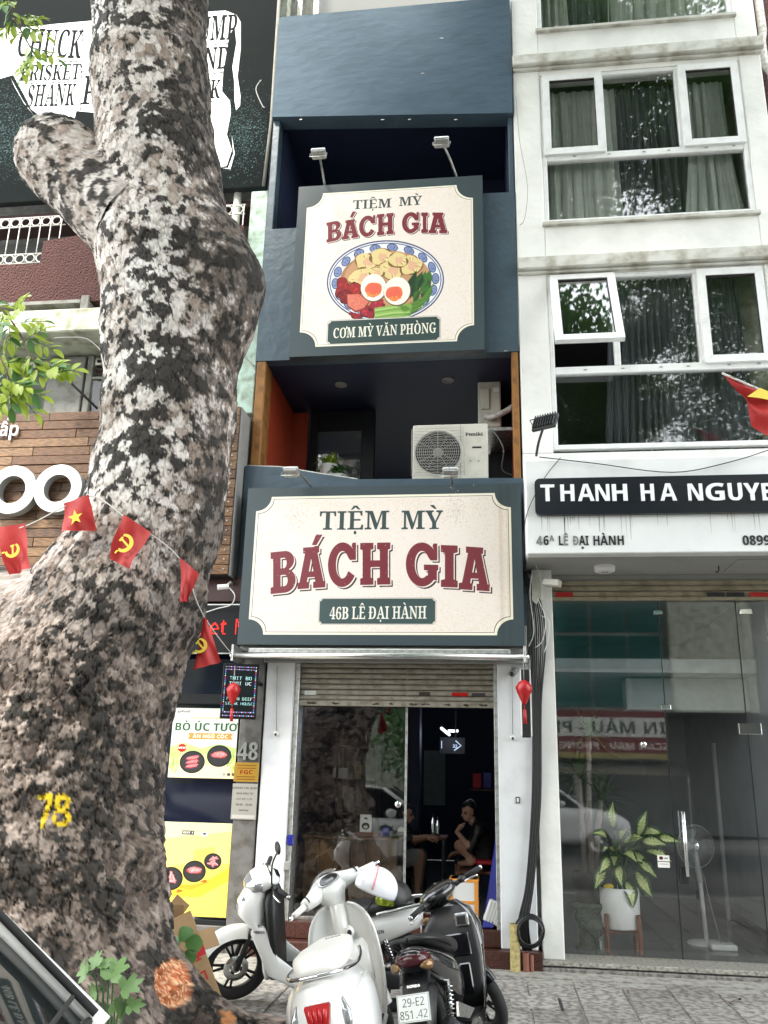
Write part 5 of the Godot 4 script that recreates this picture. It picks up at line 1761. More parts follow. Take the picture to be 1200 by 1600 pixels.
func sign_ground(w: int, h: int, m: float, r: float) -> Image:
	var im := canvas(w, h, Color(0.215, 0.265, 0.285))
	var rr := RandomNumberGenerator.new()
	rr.seed = w
	for i in 700:
		var p := v2(rr.randf() * w, rr.randf() * h)
		fpoly(im, [blob(p.x, p.y, rr.randf_range(1, 7), rr.randf_range(1, 3), rr.randf() * 3, 0.2, 10)], Color(0.27, 0.29, 0.28) if rr.randf() < 0.8 else Color(0.33, 0.22, 0.19))
	fpoly(im, [notched(m, r, w, h)], Color(0.93, 0.91, 0.83))
	fpoly(im, [notched(m + w * 0.0085, r, w, h)], Color(0.24, 0.16, 0.12))
	fpoly(im, [notched(m + w * 0.0105, r, w, h)], Color(0.915, 0.873, 0.843))
	# parchment print: small beige flecks, crowded along the border
	for i in 42000:
		var p := v2(rr.randf(), rr.randf())
		var e := minf(minf(p.x, 1 - p.x) * w, minf(p.y, 1 - p.y) * h) - m - w * 0.012
		if e < 6 or rr.randf() > exp(-e / (w * 0.10)): continue
		p *= v2(w, h)
		var cc := false
		for k in [v2(m, m), v2(w - m, m), v2(w - m, h - m), v2(m, h - m)]: cc = cc or p.distance_to(k) < r + w * 0.02
		if cc: continue
		var s := rr.randf_range(2, 6)
		im.fill_rect(Rect2i(int(p.x), int(p.y), int(s * rr.randf_range(0.6, 1.8)), int(s * rr.randf_range(0.5, 1.2))), [Color(0.875, 0.815, 0.72), Color(0.89, 0.835, 0.75), Color(0.90, 0.85, 0.79), Color(0.86, 0.79, 0.69)][rr.randi() % 4])
	return im

func bach_gia(im: Image, ls: Array, sh: float, base: Color) -> void:
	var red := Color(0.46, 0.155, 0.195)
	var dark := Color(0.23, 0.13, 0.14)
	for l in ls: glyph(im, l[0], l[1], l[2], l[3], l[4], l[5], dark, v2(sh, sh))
	for l in ls: glyph(im, l[0], l[1], l[2], l[3], l[4], l[5], base, v2(sh * 0.45, sh * 0.45))
	for l in ls: glyph(im, l[0], l[1], l[2], l[3], l[4], l[5], red)
	# worn specks
	var rr := RandomNumberGenerator.new()
	rr.seed = 77
	for l in ls:
		for i in 9:
			var p := pm(rr.randf_range(l[1], l[2]), rr.randf_range(l[3], l[4]))
			fpoly(im, [blob(p.x, p.y, rr.randf_range(0.8, 3.0), rr.randf_range(0.8, 2.2), rr.randf() * 3, 0.3, 8)], base)

func sign_box(s: Node3D, z0: float) -> void:
	var d: Dictionary = SR
	part(s, "box", boxm(v3(d.x0, d.y0, z0), v3(d.x1, d.y1, d.z - 0.002), 0.004), "sign_frame")

func build_signs() -> void:
	var mott := ntex("mottle", 0.012, [[0.0, Color(0.86, 0.84, 0.80)], [0.45, Color(0.97, 0.965, 0.96)], [1.0, Color(1, 1, 1)]], FastNoiseLite.TYPE_SIMPLEX, 6)
	# the wide sign over the door
	var z := 0.30
	SR = {"z": z, "x0": (at(388, 765, z).x + at(370, 1009, z).x) / 2, "x1": (at(812, 752, z).x + at(821, 1007, z).x) / 2, "y0": at(600, 1008, z).y, "y1": at(600, 759, z).y, "w": 1720, "h": 1024}
	var im := sign_ground(1720, 1024, 62.0, 96.0)
	var green := Color(0.20, 0.265, 0.265)
	var paper := Color(0.915, 0.873, 0.843)
	fit_text(im, "TIỆM", SERIFB, 498, 828, 607, 827, 29, green)
	fit_text(im, "MỲ", SERIFB, 626, 827, 691, 826.5, 29, green)
	var Z := func(x: float) -> float: return 360 + x / 2.5
	var Y := func(y: float) -> float: return 540 + y / 2.5
	var ls := []
	for l in [["B", 157, 255, 803, 966, -0.10], ["A", 262, 371, 787, 948, -0.07], ["'", 318, 360, 738, 779, 0.0], ["C", 381, 494, 772, 940, -0.05], ["H", 507, 625, 770, 934, -0.02], ["G", 685, 812, 772, 938, 0.02], ["I", 822, 888, 780, 944, 0.04], ["A", 897, 1013, 787, 956, 0.07]]:
		ls.append([l[0], Z.call(l[1]), Z.call(l[2]), Y.call(l[3]), Y.call(l[4]), l[5]])
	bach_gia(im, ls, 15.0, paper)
	var p0 := pm(500, 935.5)
	var p1 := pm(680, 975)
	fpoly(im, [notched(-6, 16, p1.x - p0.x, p1.y - p0.y, p0.x, p0.y)], Color(0.62, 0.62, 0.58))
	fpoly(im, [notched(-3, 16, p1.x - p0.x, p1.y - p0.y, p0.x, p0.y)], paper)
	fpoly(im, [notched(0, 16, p1.x - p0.x, p1.y - p0.y, p0.x, p0.y)], Color(0.225, 0.30, 0.295))
	fit_text(im, "46B LÊ ĐẠI HÀNH", SERIFB, 514.5, 967.5, 666, 966.5, 19.5, Color(0.92, 0.90, 0.86))
	# darker flecks scattered below the two lamps
	var rr := RandomNumberGenerator.new()
	rr.seed = 8
	for c in [v2(713, 795), v2(463, 808)]:
		for i in 260:
			var d := v2(rr.randfn(0, 9), rr.randfn(0, 13))
			var q := pm(c.x + d.x, c.y + d.y)
			fpoly(im, [blob(q.x, q.y, rr.randf_range(1, 3.5), rr.randf_range(1, 4.5), 0, 0.3, 8)], Color(0.80, 0.75, 0.72) if rr.randf() < 0.75 else Color(0.70, 0.64, 0.62))
	var sg := thing("shop_sign", "wide cream sign with maroon slab letters and street address over the door", "sign", v3((SR.x0 + SR.x1) / 2, SR.y0, z))
	sign_box(sg, 0.141)
	face(sg, "printed_face", v3(SR.x0, SR.y1, z), v3(SR.x1, SR.y1, z), v3(SR.x1, SR.y0, z), v3(SR.x0, SR.y0, z), print_mat("main_print", im, 0.4, mott, 1.2))
	# two small lamps on arms above it
	for q in [["small square floodlight on a curved arm over the torn parapet edge", 486, 760, 470, 745, 455, 737], ["small square floodlight on an arm in front of the air conditioner", 706, 757, 706, 748, 704, 738]]:
		flood_light("sign_lamp", q[0], at(q[1], q[2], 0.2), at(q[3], q[4], 0.42) + v3(0, 0.03, 0), at(q[5], q[6], 0.6), Basis(Vector3.RIGHT, 0.9), 0.16, 0.11, "zinc", "small lamps over the wide sign")
	# the square sign with the bowl
	z = 0.15
	SR = {"z": z, "x0": (at(465, 295, z).x + at(453, 556, z).x) / 2, "x1": (at(754, 271, z).x + at(757, 548, z).x) / 2, "y0": at(600, 552, z).y, "y1": at(600, 283.5, z).y, "w": 1280, "h": 1312}
	im = sign_ground(1280, 1312, 66.0, 110.0)
	var X6 := func(x: float) -> float: return 440 + x / 3.6364
	var Y6 := func(y: float) -> float: return 260 + y / 3.6364
	fit_text(im, "TIỆM", SERIFB, X6.call(404), Y6.call(244), X6.call(622), Y6.call(233), 14, green)
	fit_text(im, "MỲ", SERIFB, X6.call(665), Y6.call(226), X6.call(795), Y6.call(217), 14, green)
	ls = []
	for l in [["B", 255, 340, 312, 425, -0.20], ["A", 343, 438, 303, 410, -0.17], ["'", 388, 424, 256, 290, 0.0], ["C", 440, 535, 282, 398, -0.13], ["H", 542, 637, 268, 388, -0.10], ["G", 684, 783, 262, 378, -0.06], ["I", 793, 832, 262, 378, -0.03], ["A", 836, 942, 262, 380, 0.0]]:
		ls.append([l[0], X6.call(l[1]), X6.call(l[2]), Y6.call(l[3]), Y6.call(l[4]), l[5]])
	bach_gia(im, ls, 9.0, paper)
	bowl(im)
	p0 = pm(X6.call(266), Y6.call(880))
	p1 = pm(X6.call(898), Y6.call(985))
	fpoly(im, [notched(-8, 18, p1.x - p0.x, p1.y - p0.y, p0.x, p0.y)], Color(0.66, 0.65, 0.62))
	fpoly(im, [notched(-4, 18, p1.x - p0.x, p1.y - p0.y, p0.x, p0.y)], paper)
	fpoly(im, [notched(0, 18, p1.x - p0.x, p1.y - p0.y, p0.x, p0.y)], Color(0.20, 0.275, 0.265))
	fit_text(im, "CƠM MỲ VĂN PHÒNG", SERIFB, X6.call(290), Y6.call(977), X6.call(874), Y6.call(945), 16.0, Color(0.92, 0.90, 0.84))
	var up := thing("shop_sign", "square cream sign with a painted noodle bowl on the blue wall", "sign", v3((SR.x0 + SR.x1) / 2, SR.y0, z))
	sign_box(up, 0.003)
	face(up, "printed_face", v3(SR.x0, SR.y1, z), v3(SR.x1, SR.y1, z), v3(SR.x1, SR.y0, z), v3(SR.x0, SR.y0, z), print_mat("bowl_print", im, 0.4, mott, 1.2))
	for q in [["small square floodlight on a straight arm above the bowl sign, next to the blue post", 508, 290, 503, 262, 498, 240], ["small square floodlight with a dangling flex above the bowl sign", 714, 274, 703, 248, 690, 222]]:
		flood_light("sign_lamp", q[0], at(q[1], q[2] + 4, 0.08), at(q[3], q[4], 0.3), at(q[5], q[6], 0.55), Basis(Vector3.RIGHT, 1.1), 0.17, 0.12, "zinc", "small lamps over the bowl sign")

func bowl(im: Image) -> void:
	var B := func(x: float, y: float) -> Vector2: return pm(440 + x / 3.6364, 260 + y / 3.6364)
	var L := func(pts: Array) -> Array: return pts.map(func(p): return B.call(p.x, p.y))
	var tilt := -0.05
	fpoly(im, [L.call(ell(590, 652, 333, 232, tilt, 72))], Color(0.16, 0.19, 0.38))
	fpoly(im, [L.call(ell(590, 652, 326, 225, tilt, 72))], Color(0.86, 0.87, 0.89))
	fpoly(im, [L.call(ell(590, 652, 318, 218, tilt, 72))], Color(0.19, 0.24, 0.45))
	fpoly(im, [L.call(ell(590, 652, 313, 213, tilt, 72))], Color(0.90, 0.90, 0.90))
	# blue fans round the rim
	for a in range(0, 360, 20):
		var t := deg_to_rad(a)
		var c := v2(590, 652) + v2(cos(t) * 285, sin(t) * 192).rotated(tilt)
		fpoly(im, [L.call(ell(c.x, c.y, 32, 22, t + PI / 2))], Color(0.22, 0.27, 0.44))
		fpoly(im, [L.call(ell(c.x, c.y, 27, 17, t + PI / 2))], Color(0.50, 0.56, 0.72))
		for k in [-1.0, 0.0, 1.0]:
			var d = v2(cos(t + PI / 2), sin(t + PI / 2)) * 12.0 * k
			fpoly(im, [L.call([c + d + v2(cos(t), sin(t)) * 18, c + d + v2(1.5, 1.5), c + d * 0.3 - v2(cos(t), sin(t)) * 16])], Color(0.26, 0.32, 0.52))
	fpoly(im, [L.call(ell(590, 656, 262, 178, tilt, 64))], Color(0.66, 0.48, 0.34))
	fpoly(im, [L.call(ell(600, 640, 246, 160, tilt, 64))], Color(0.76, 0.58, 0.42))
	var rr := RandomNumberGenerator.new()
	rr.seed = 12
	# dumplings
	for d in [[480, 540, 62, 44, 0.2], [565, 512, 58, 46, -0.2], [625, 590, 66, 48, 0.3], [735, 560, 62, 52, -0.3], [660, 530, 52, 40, 0.1], [455, 628, 72, 48, -0.3], [540, 600, 40, 26, 0.0]]:
		fpoly(im, [L.call(blob(d[0], d[1] + 4, d[2] + 5, d[3] + 5, d[4], 0.07))], Color(0.50, 0.36, 0.20))
		fpoly(im, [L.call(blob(d[0], d[1], d[2], d[3], d[4], 0.08))], Color(0.87, 0.79, 0.56))
		fpoly(im, [L.call(blob(d[0] + d[2] * 0.15, d[1] + d[3] * 0.1, d[2] * 0.45, d[3] * 0.5, d[4], 0.12))], Color(0.86, 0.68, 0.55))
		for k in 5:
			var a := rr.randf() * TAU
			var c := v2(d[0], d[1])
			var e := c + v2(cos(a) * d[2], sin(a) * d[3]) * 0.85
			fpoly(im, [L.call([c + (e - c) * 0.35, e + v2(3, 0), e + v2(-2, 4)])], Color(0.62, 0.50, 0.30))
			fpoly(im, [L.call([c + (e - c) * 0.3 + v2(5, -4), e + v2(8, -6), e + v2(4, -3)])], Color(0.95, 0.89, 0.70))
	# roast pork
	for d in [[345, 690, 40, 62, 0.2, Color(0.55, 0.12, 0.13)], [420, 700, 40, 40, 0.4, Color(0.60, 0.15, 0.15)], [360, 740, 38, 40, 0.0, Color(0.46, 0.09, 0.11)], [490, 830, 44, 34, 0.2, Color(0.58, 0.15, 0.20)], [540, 790, 46, 34, -0.5, Color(0.62, 0.16, 0.22)], [420, 850, 40, 16, 0.3, Color(0.5, 0.12, 0.14)]]:
		fpoly(im, [L.call(blob(d[0], d[1], d[2], d[3], d[4], 0.13))], d[5] * 0.6)
		fpoly(im, [L.call(blob(d[0], d[1] - 3, d[2] * 0.9, d[3] * 0.9, d[4], 0.13))], d[5])
		for k in 6: fpoly(im, [L.call(blob(d[0] + rr.randf_range(-0.6, 0.6) * d[2], d[1] + rr.randf_range(-0.6, 0.6) * d[3], 8, 4, rr.randf() * 3, 0.3, 10))], d[5] * 1.35)
	fpoly(im, [L.call([v2(368, 725), v2(440, 722), v2(505, 765), v2(470, 815), v2(420, 832), v2(372, 795)])], Color(0.55, 0.22, 0.18))
	fpoly(im, [L.call([v2(373, 728), v2(438, 726), v2(498, 766), v2(465, 805), v2(420, 820), v2(377, 790)])], Color(0.85, 0.47, 0.39))
	for k in 60:
		var q := v2(rr.randf_range(385, 470), rr.randf_range(735, 800))
		fpoly(im, [L.call(blob(q.x, q.y, 3, 2, 0, 0.2, 8))], Color(0.92, 0.60, 0.50) if k % 2 == 0 else Color(0.74, 0.36, 0.31))
	# greens
	for k in 26:
		var a := v2(rr.randf_range(760, 850), rr.randf_range(585, 700))
		var e := a + v2(rr.randf_range(-60, -10), rr.randf_range(60, 130))
		var w := rr.randf_range(12, 24)
		var g: Color = [Color(0.12, 0.24, 0.14), Color(0.18, 0.33, 0.18), Color(0.26, 0.43, 0.20)][rr.randi() % 3]
		fpoly(im, [L.call([a, a.lerp(e, 0.4) + v2(w, 0), e, a.lerp(e, 0.5) - v2(w, 0)])], g)
	for k in 10:
		var a := v2(880 - k * 6, 640 + k * 16)
		var e := v2(700 - k * 14, 800 + k * 6)
		var m := a.lerp(e, 0.5) + v2(20, 25)
		var col := Color(0.40, 0.56, 0.24) if k % 2 == 0 else Color(0.27, 0.44, 0.19)
		fpoly(im, [L.call([a, m + v2(7, 5), e + v2(4, 8), e, m - v2(5, 6)])], col)
	for k in 7:
		var y := 790.0 + k * 10
		fpoly(im, [L.call([v2(528, y + 14), v2(640, y - 4), v2(730, y - 10 + k), v2(735, y), v2(640, y + 10), v2(528, y + 24)])], [Color(0.56, 0.70, 0.36), Color(0.66, 0.78, 0.46), Color(0.46, 0.62, 0.30)][k % 3])
	fpoly(im, [L.call(blob(700, 800, 42, 26, 0.2, 0.1))], Color(0.50, 0.65, 0.30))
	fpoly(im, [L.call(blob(700, 806, 28, 14, 0.2, 0.1))], Color(0.36, 0.52, 0.22))
	# eggs
	for d in [[522, 688, 72, 77, 0.2, 522, 700], [656, 708, 74, 80, 0.35, 640, 722]]:
		fpoly(im, [L.call(ell(d[0] + 2, d[1] + 4, d[2] + 4, d[3] + 3, d[4]))], Color(0.40, 0.30, 0.22))
		fpoly(im, [L.call(ell(d[0], d[1], d[2], d[3], d[4]))], Color(0.94, 0.92, 0.87))
		fpoly(im, [L.call(blob(d[5], d[6], 49, 42, -0.2, 0.04))], Color(0.86, 0.50, 0.30))
		fpoly(im, [L.call(blob(d[5], d[6], 43, 36, -0.2, 0.06))], Color(0.89, 0.40, 0.31))
		for k in 10: fpoly(im, [L.call(blob(d[5] + rr.randf_range(-34, 34), d[6] + rr.randf_range(14, 38), 8, 4, -0.4, 0.3, 10))], Color(0.90, 0.60, 0.30))

# ---------- the steak house ----------
func build_left_building() -> void:
	var xr := XA - 0.025   # its party line
	var b := thing("steak_house", "old grey green house behind the tree with a plank fronted ground floor", "house", v3(-5, 0, 0))
	# upper shell
	var yb: float = at(200, 304, -0.2).y
	bar(b, "wall", v3(-11, 6.0, -1.3), v3(xr - 0.24, 14, -1.2), "old_concrete", 0.0)
	bar(b, "party_wall", v3(xr - 0.3, 0.0, -6), v3(xr - 0.002, 12.5, -0.36), "old_plaster", 0.0)
	# red stucco balcony wall, stepped
	var s := st()
	var pl := PackedVector2Array()
	for q in [[-300, 480], [-300, 418], [62, 412], [68, 376], [96, 372], [130, 366], [400, 345], [400, 448], [150, 470]]: pl.append(v2(at(q[0], q[1]).x, at(q[0], q[1]).y))
	for i in pl.size(): pl[i].x = minf(pl[i].x, xr - 0.25)
	pl[6].y = pl[5].y
	prism(s, pl, -0.14, 0.0)
	part(b, "balcony_wall", s, "stucco_red")
	# railing of rings: white ironwork
	var zr := -0.05
	for span in [[-60, 104], [346, 384]]:
		var x0: float = at(span[0], 340, zr).x
		var x1: float = minf(at(span[1], 340, zr).x, xr - 0.26)
		var y1: float = at(50, 340, zr).y
		var y0: float = at(50, 411, zr).y
		var rl := group_at(b, "railing", v3(x0, y0, zr))
		var ring_r := 0.062
		for y in [y1, y1 - ring_r * 2 - 0.012, y0, y0 + ring_r * 2 + 0.012]:
			s = st(true)
			tube(s, [v3(x0, y, zr), v3(x1, y, zr)], 0.008, 6)
			part(rl, "rail", s, "rail_white")
		var x := x0 + 0.07
		while x < x1:
			for y in [y1 - ring_r - 0.006, y0 + ring_r + 0.006]:
				var ring := []
				for i in 17: ring.append(v3(x + cos(TAU * i / 16) * ring_r * 0.94, y + sin(TAU * i / 16) * ring_r * 0.94, zr))
				s = st(true)
				tube(s, ring, 0.0085, 6)
				part(rl, "ring", s, "rail_white")
			s = st(true)
			tube(s, [v3(x + 0.07, y0, zr), v3(x + 0.07, y1, zr)], 0.0075, 6)
			part(rl, "baluster", s, "rail_white")
			x += 0.14
	bar(b, "slab_edge", v3(-11, yb - 0.22, -0.7), v3(xr - 0.25, yb - 0.13, -0.3), "maroon", 0.005)
	# dark rooms behind
	bar(b, "dark_opening", v3(-11, at(60, 412).y - 0.6, -1.19), v3(xr - 0.25, yb, -1.1), "room_dark", 0.0)
	# ledge under the red wall
	var l1: float = at(60, 484, 0.1).y
	var l0: float = at(60, 519, 0.1).y
	bar(b, "ledge", v3(-11, l0, -0.6), v3(xr - 0.25, l1, 0.1), "old_plaster", 0.015)
	bar(b, "ledge_block", v3(at(128, 470).x, l1 + 0.001, -0.3), v3(at(140, 470).x, at(134, 463).y, 0.03), "old_concrete", 0.006)
	bar(b, "ledge_cap", v3(-11, at(60, 474).y - 0.03, -0.4), v3(at(127, 470).x, at(60, 474).y + 0.02, 0.02), "old_concrete", 0.004)
	# second floor front set back under the ledge
	var z2 := -0.5
	bar(b, "wall", v3(-11, 4.6, z2 - 0.4), v3(xr - 0.31, l0, z2 - 0.3), "room_dark", 0.0)
	bar(b, "wall_panel", v3(at(74, 590, z2).x, 4.6, z2 - 0.29), v3(at(130, 590, z2).x, l0 - 0.02, z2), "old_concrete", 0.01)
	bar(b, "vent_opening", v3(at(106, 540, z2).x, at(106, 555, z2).y, z2 + 0.001), v3(at(131, 540, z2).x, at(106, 534, z2).y, z2 + 0.005), "room_dark", 0.0)
	for q in [[134, 143], [340, 346], [372, 377]]: bar(b, "window_post", v3(at(q[0], 590, z2).x, 4.6, z2 - 0.05), v3(at(q[1], 590, z2).x, l0 - 0.02, z2), "old_concrete", 0.004)
	bar(b, "window_rail", v3(at(143, 590, z2).x, at(150, 592, z2).y, z2 - 0.05), v3(at(400, 590, z2).x, at(150, 588, z2).y, z2 - 0.005), "old_concrete", 0.003)
	s = st()
	quad(s, at(143, 535, z2 - 0.03), at(372, 520, z2 - 0.03), at(372, 640, z2 - 0.03), at(143, 650, z2 - 0.03))
	part(b, "window_pane", s, "window_glass")
	for i in 5: bar(b, "red_slat", v3(at(146, 560, z2).x, at(150, 550 + i * 8, z2).y - 0.02, z2 - 0.12), v3(at(190, 560, z2).x, at(150, 550 + i * 8, z2).y + 0.015, z2 - 0.1), "stucco_red", 0.003)
	# narrow gap to the neighbour: pipes and a loop of cable
	s = st(true)
	tube(s, [at(372, 300, -0.25), at(368, 350, -0.25), at(366, 400, -0.25)], 0.05, 8)
	part(b, "drain_pipe", s, "rail_white")
	for q in [[[408, 125], [400, 140], [410, 165], [414, 168]], [[408, 470], [385, 500], [378, 530], [382, 555], [398, 572]], [[85, 528], [130, 528], [150, 540], [160, 552]], [[366, 548], [390, 565], [400, 582]]]:
		var pts := []
		for e in q: pts.append(at(e[0], e[1], 0.06))
		s = st(true)
		tube(s, smooth_line(pts), 0.007, 5)
		part(b, "cable", s, "plastic_grey")
	cow_banner(yb)
	plank_board()
	ground_front(xr)

func cow_banner(yb: float) -> void:
	var z := -0.12
	SR = {"z": z, "x0": -8.2, "x1": at(428, 100, z).x, "y0": at(200, 304, z).y, "y1": 13.0, "w": 1800, "h": 1360}
	var im := canvas(1800, 1360, Color(0.06, 0.085, 0.09))
	var C := func(x: float, y: float) -> Vector2: return pm(x / 2.6667, y / 2.6667)
	var L := func(a: Array) -> Array: return a.map(func(p): return C.call(p[0], p[1]))
	var rr := RandomNumberGenerator.new()
	rr.seed = 31
	for c in [[20, 480, 90, 110], [1000, 550, 70, 90], [60, 600, 120, 60]]:
		for i in 2600:
			var p: Vector2 = C.call(c[0] + rr.randfn(0, c[2]), c[1] + rr.randfn(0, c[3]))
			var v := rr.randf_range(0.14, 0.42)
			im.fill_rect(Rect2i(int(p.x), int(p.y), rr.randi_range(1, 5), rr.randi_range(1, 4)), Color(v * 0.75, v, v * 1.0))
	var white := Color(0.88, 0.90, 0.89)
	var ink := Color(0.09, 0.10, 0.11)
	# silhouette: shoulder, belly, fore legs; rump, tail, hind leg
	var outline := [[-300, 60], [0, 118], [120, 112], [230, 100], [390, 85], [620, 55], [845, 50], [940, 44], [985, 62], [1003, 92], [1003, 200], [990, 320], [1002, 400], [1000, 440], [984, 460], [977, 420], [976, 340], [968, 280], [985, 180], [978, 110], [955, 150], [930, 300], [925, 380], [958, 420], [962, 470], [945, 560], [966, 625], [945, 690], [905, 702], [890, 680], [900, 560], [870, 470], [700, 440], [500, 470], [400, 470], [318, 462], [300, 540], [270, 600], [235, 610], [250, 520], [180, 492], [130, 455], [100, 395], [55, 312], [0, 328], [-120, 420], [-300, 380]]
	fpoly(im, [L.call(outline)], white)
	# loose ink strokes just outside the outline
	for k in [[[45, 325], [60, 360], [100, 430], [140, 480], [96, 420], [58, 350]], [[872, 475], [905, 540], [905, 620], [890, 660], [895, 600], [892, 540]], [[925, 700], [950, 700], [972, 640], [965, 560], [978, 640], [960, 705]]]: fpoly(im, [L.call(k)], white)
	# cut lines
	for k in [[345, 95, 335, 470], [80, 262, 335, 255], [80, 350, 330, 340], [335, 300, 400, 296], [845, 190, 985, 178], [862, 310, 940, 300], [870, 425, 925, 412]]:
		var a := v2(k[0], k[1])
		var e := v2(k[2], k[3])
		var n := int(a.distance_to(e) / 22)
		for i in n:
			var p := a.lerp(e, float(i) / n)
			var q := a.lerp(e, (i + 0.55) / n)
			var t := (e - a).normalized().orthogonal() * 2.2
			fpoly(im, [L.call([[p.x + t.x, p.y + t.y], [q.x + t.x, q.y + t.y], [q.x - t.x, q.y - t.y], [p.x - t.x, p.y - t.y]])], ink)
	for w in [["CHUCK", 62, 236, 330, 244, 118], ["RIB", 362, 240, 600, 236, 120], ["BRISKET", 78, 338, 328, 332, 66], ["SHANK", 104, 446, 306, 440, 92], ["PLATE", 334, 436, 640, 430, 120], ["RUMP", 770, 176, 980, 164, 104], ["ROUND", 690, 298, 948, 286, 92], ["SHANK", 690, 416, 914, 410, 80]]:
		fit_text(im, w[0], SERIFB, w[1] / 2.6667, w[2] / 2.6667, w[3] / 2.6667, w[4] / 2.6667, w[5] / 2.6667, ink)
	var bn := thing("cow_banner", "black banner with a white cow divided into named beef cuts", "banner", v3(-5, SR.y0, z))
	part(bn, "board", boxm(v3(SR.x0, SR.y0, z - 0.1), v3(SR.x1, SR.y1, z - 0.002), 0.004), "banner_black")
	var m := print_mat("cow_print", im, 0.6)
	m.metallic_specular = 0.1
	m.normal_enabled = true
	var wn := ntex("wrinkle_n", 0.01, [], FastNoiseLite.TYPE_SIMPLEX_SMOOTH, 3, 512, true, 5.0)
	m.normal_texture = wn
	m.normal_scale = 0.1
	face(bn, "printed_face", v3(SR.x0, SR.y1, z), v3(SR.x1, SR.y1, z), v3(SR.x1, SR.y0, z), v3(SR.x0, SR.y0, z), m)

func plank_board() -> void:
	var z := 0.33
	var y1: float = at(200, 640, z).y
	var y0: float = at(340, 897, z).y
	var x1: float = at(366, 760, z).x
	var b := thing("plank_sign", "wide board of weathered brown planks carrying big white round letters", "sign", v3(-5, y0, z))
	part(b, "case", boxm(v3(-9, y0 - 0.01, -0.15), v3(x1, y1, z - 0.021), 0.004), "black_frame")
	part(b, "side_panel", boxm(v3(x1 + 0.001, y0 - 0.01, -0.15), v3(x1 + 0.015, y1, z - 0.022), 0.003), "lintel_grey")
	var n := 18
	var r := RandomNumberGenerator.new()
	r.seed = 9
	for i in n:
		var ya := lerpf(y0, y1, float(i) / n)
		var yb := lerpf(y0, y1, float(i + 1) / n) - 0.006
		var x := x1
		while x > -7.0:
			var w := r.randf_range(0.55, 1.3)
			if x > x1 - 0.01: w = r.randf_range(0.25, 1.0)
			var dz := r.randf_range(-0.006, 0.006)
			part(b, "plank", boxm(v3(maxf(x - w, -7.0) + 0.004, ya, z - 0.02), v3(x, yb, z + dz), 0.004), "plank%d" % (r.randi() % 5))
			x -= w
	# nail heads along the end
	for i in n:
		var p := v3(x1 - 0.05, lerpf(y0, y1, (i + 0.5) / n), z + 0.006)
		var s := st(true)
		ball(s, p, v3(0.008, 0.008, 0.004), 8)
		part(b, "nail_head", s, "zinc")
	# ring letters
	for q in [[22, 767], [93, 765], [176, 763]]:
		var c := at(q[0], q[1], z + 0.09)
		var R: float = at(q[0] + 37, q[1], z + 0.09).x - c.x
		var s := st(true)
		lathe(s, [v2(R * 0.58, 0.05), v2(R * 0.98, 0.05), v2(R, 0.044)], Transform3D(Basis(Vector3.RIGHT, PI / 2), c), 48)
		var lt := group_at(b, "letter_o", c)
		part(lt, "letter_face", s, "letter_white")
		s = st()
		lathe(s, [v2(R, 0.043), v2(R, -0.06), v2(R * 0.58, -0.06), v2(R * 0.58, 0.049)], Transform3D(Basis(Vector3.RIGHT, PI / 2), c), 48)
		part(lt, "letter_side", s, "lintel_grey")
		for k in [-1.0, 1.0]: part(lt, "letter_stud", boxm(c + v3(R * 0.79 * k - 0.012, -0.012, -0.09), c + v3(R * 0.79 * k + 0.012, 0.012, -0.061)), "zinc")
	var e := at(30, 681, z + 0.02)
	var t := letters(b, "raised_word", "Cao Câp", SANS, at(10, 660, z).y - at(10, 681, z).y, 0.02, e, "letter_white", 0.95, HORIZONTAL_ALIGNMENT_RIGHT)
	var ac := st(true)
	tube(ac, [at(11.5, 656.5, z + 0.03), at(16, 650.5, z + 0.03)], [0.008, 0.012], 6)
	part(b, "raised_accent", ac, "letter_white")
	# floodlight above the board
	flood_light("floodlight", "black floodlight on a long arm above the plank sign", at(152, 638, 0.2), at(125, 612, 0.45), at(92, 580, 0.7), Basis(Vector3.UP, 0.3) * Basis(Vector3.RIGHT, 1.2), 0.24, 0.16, "plastic_black")

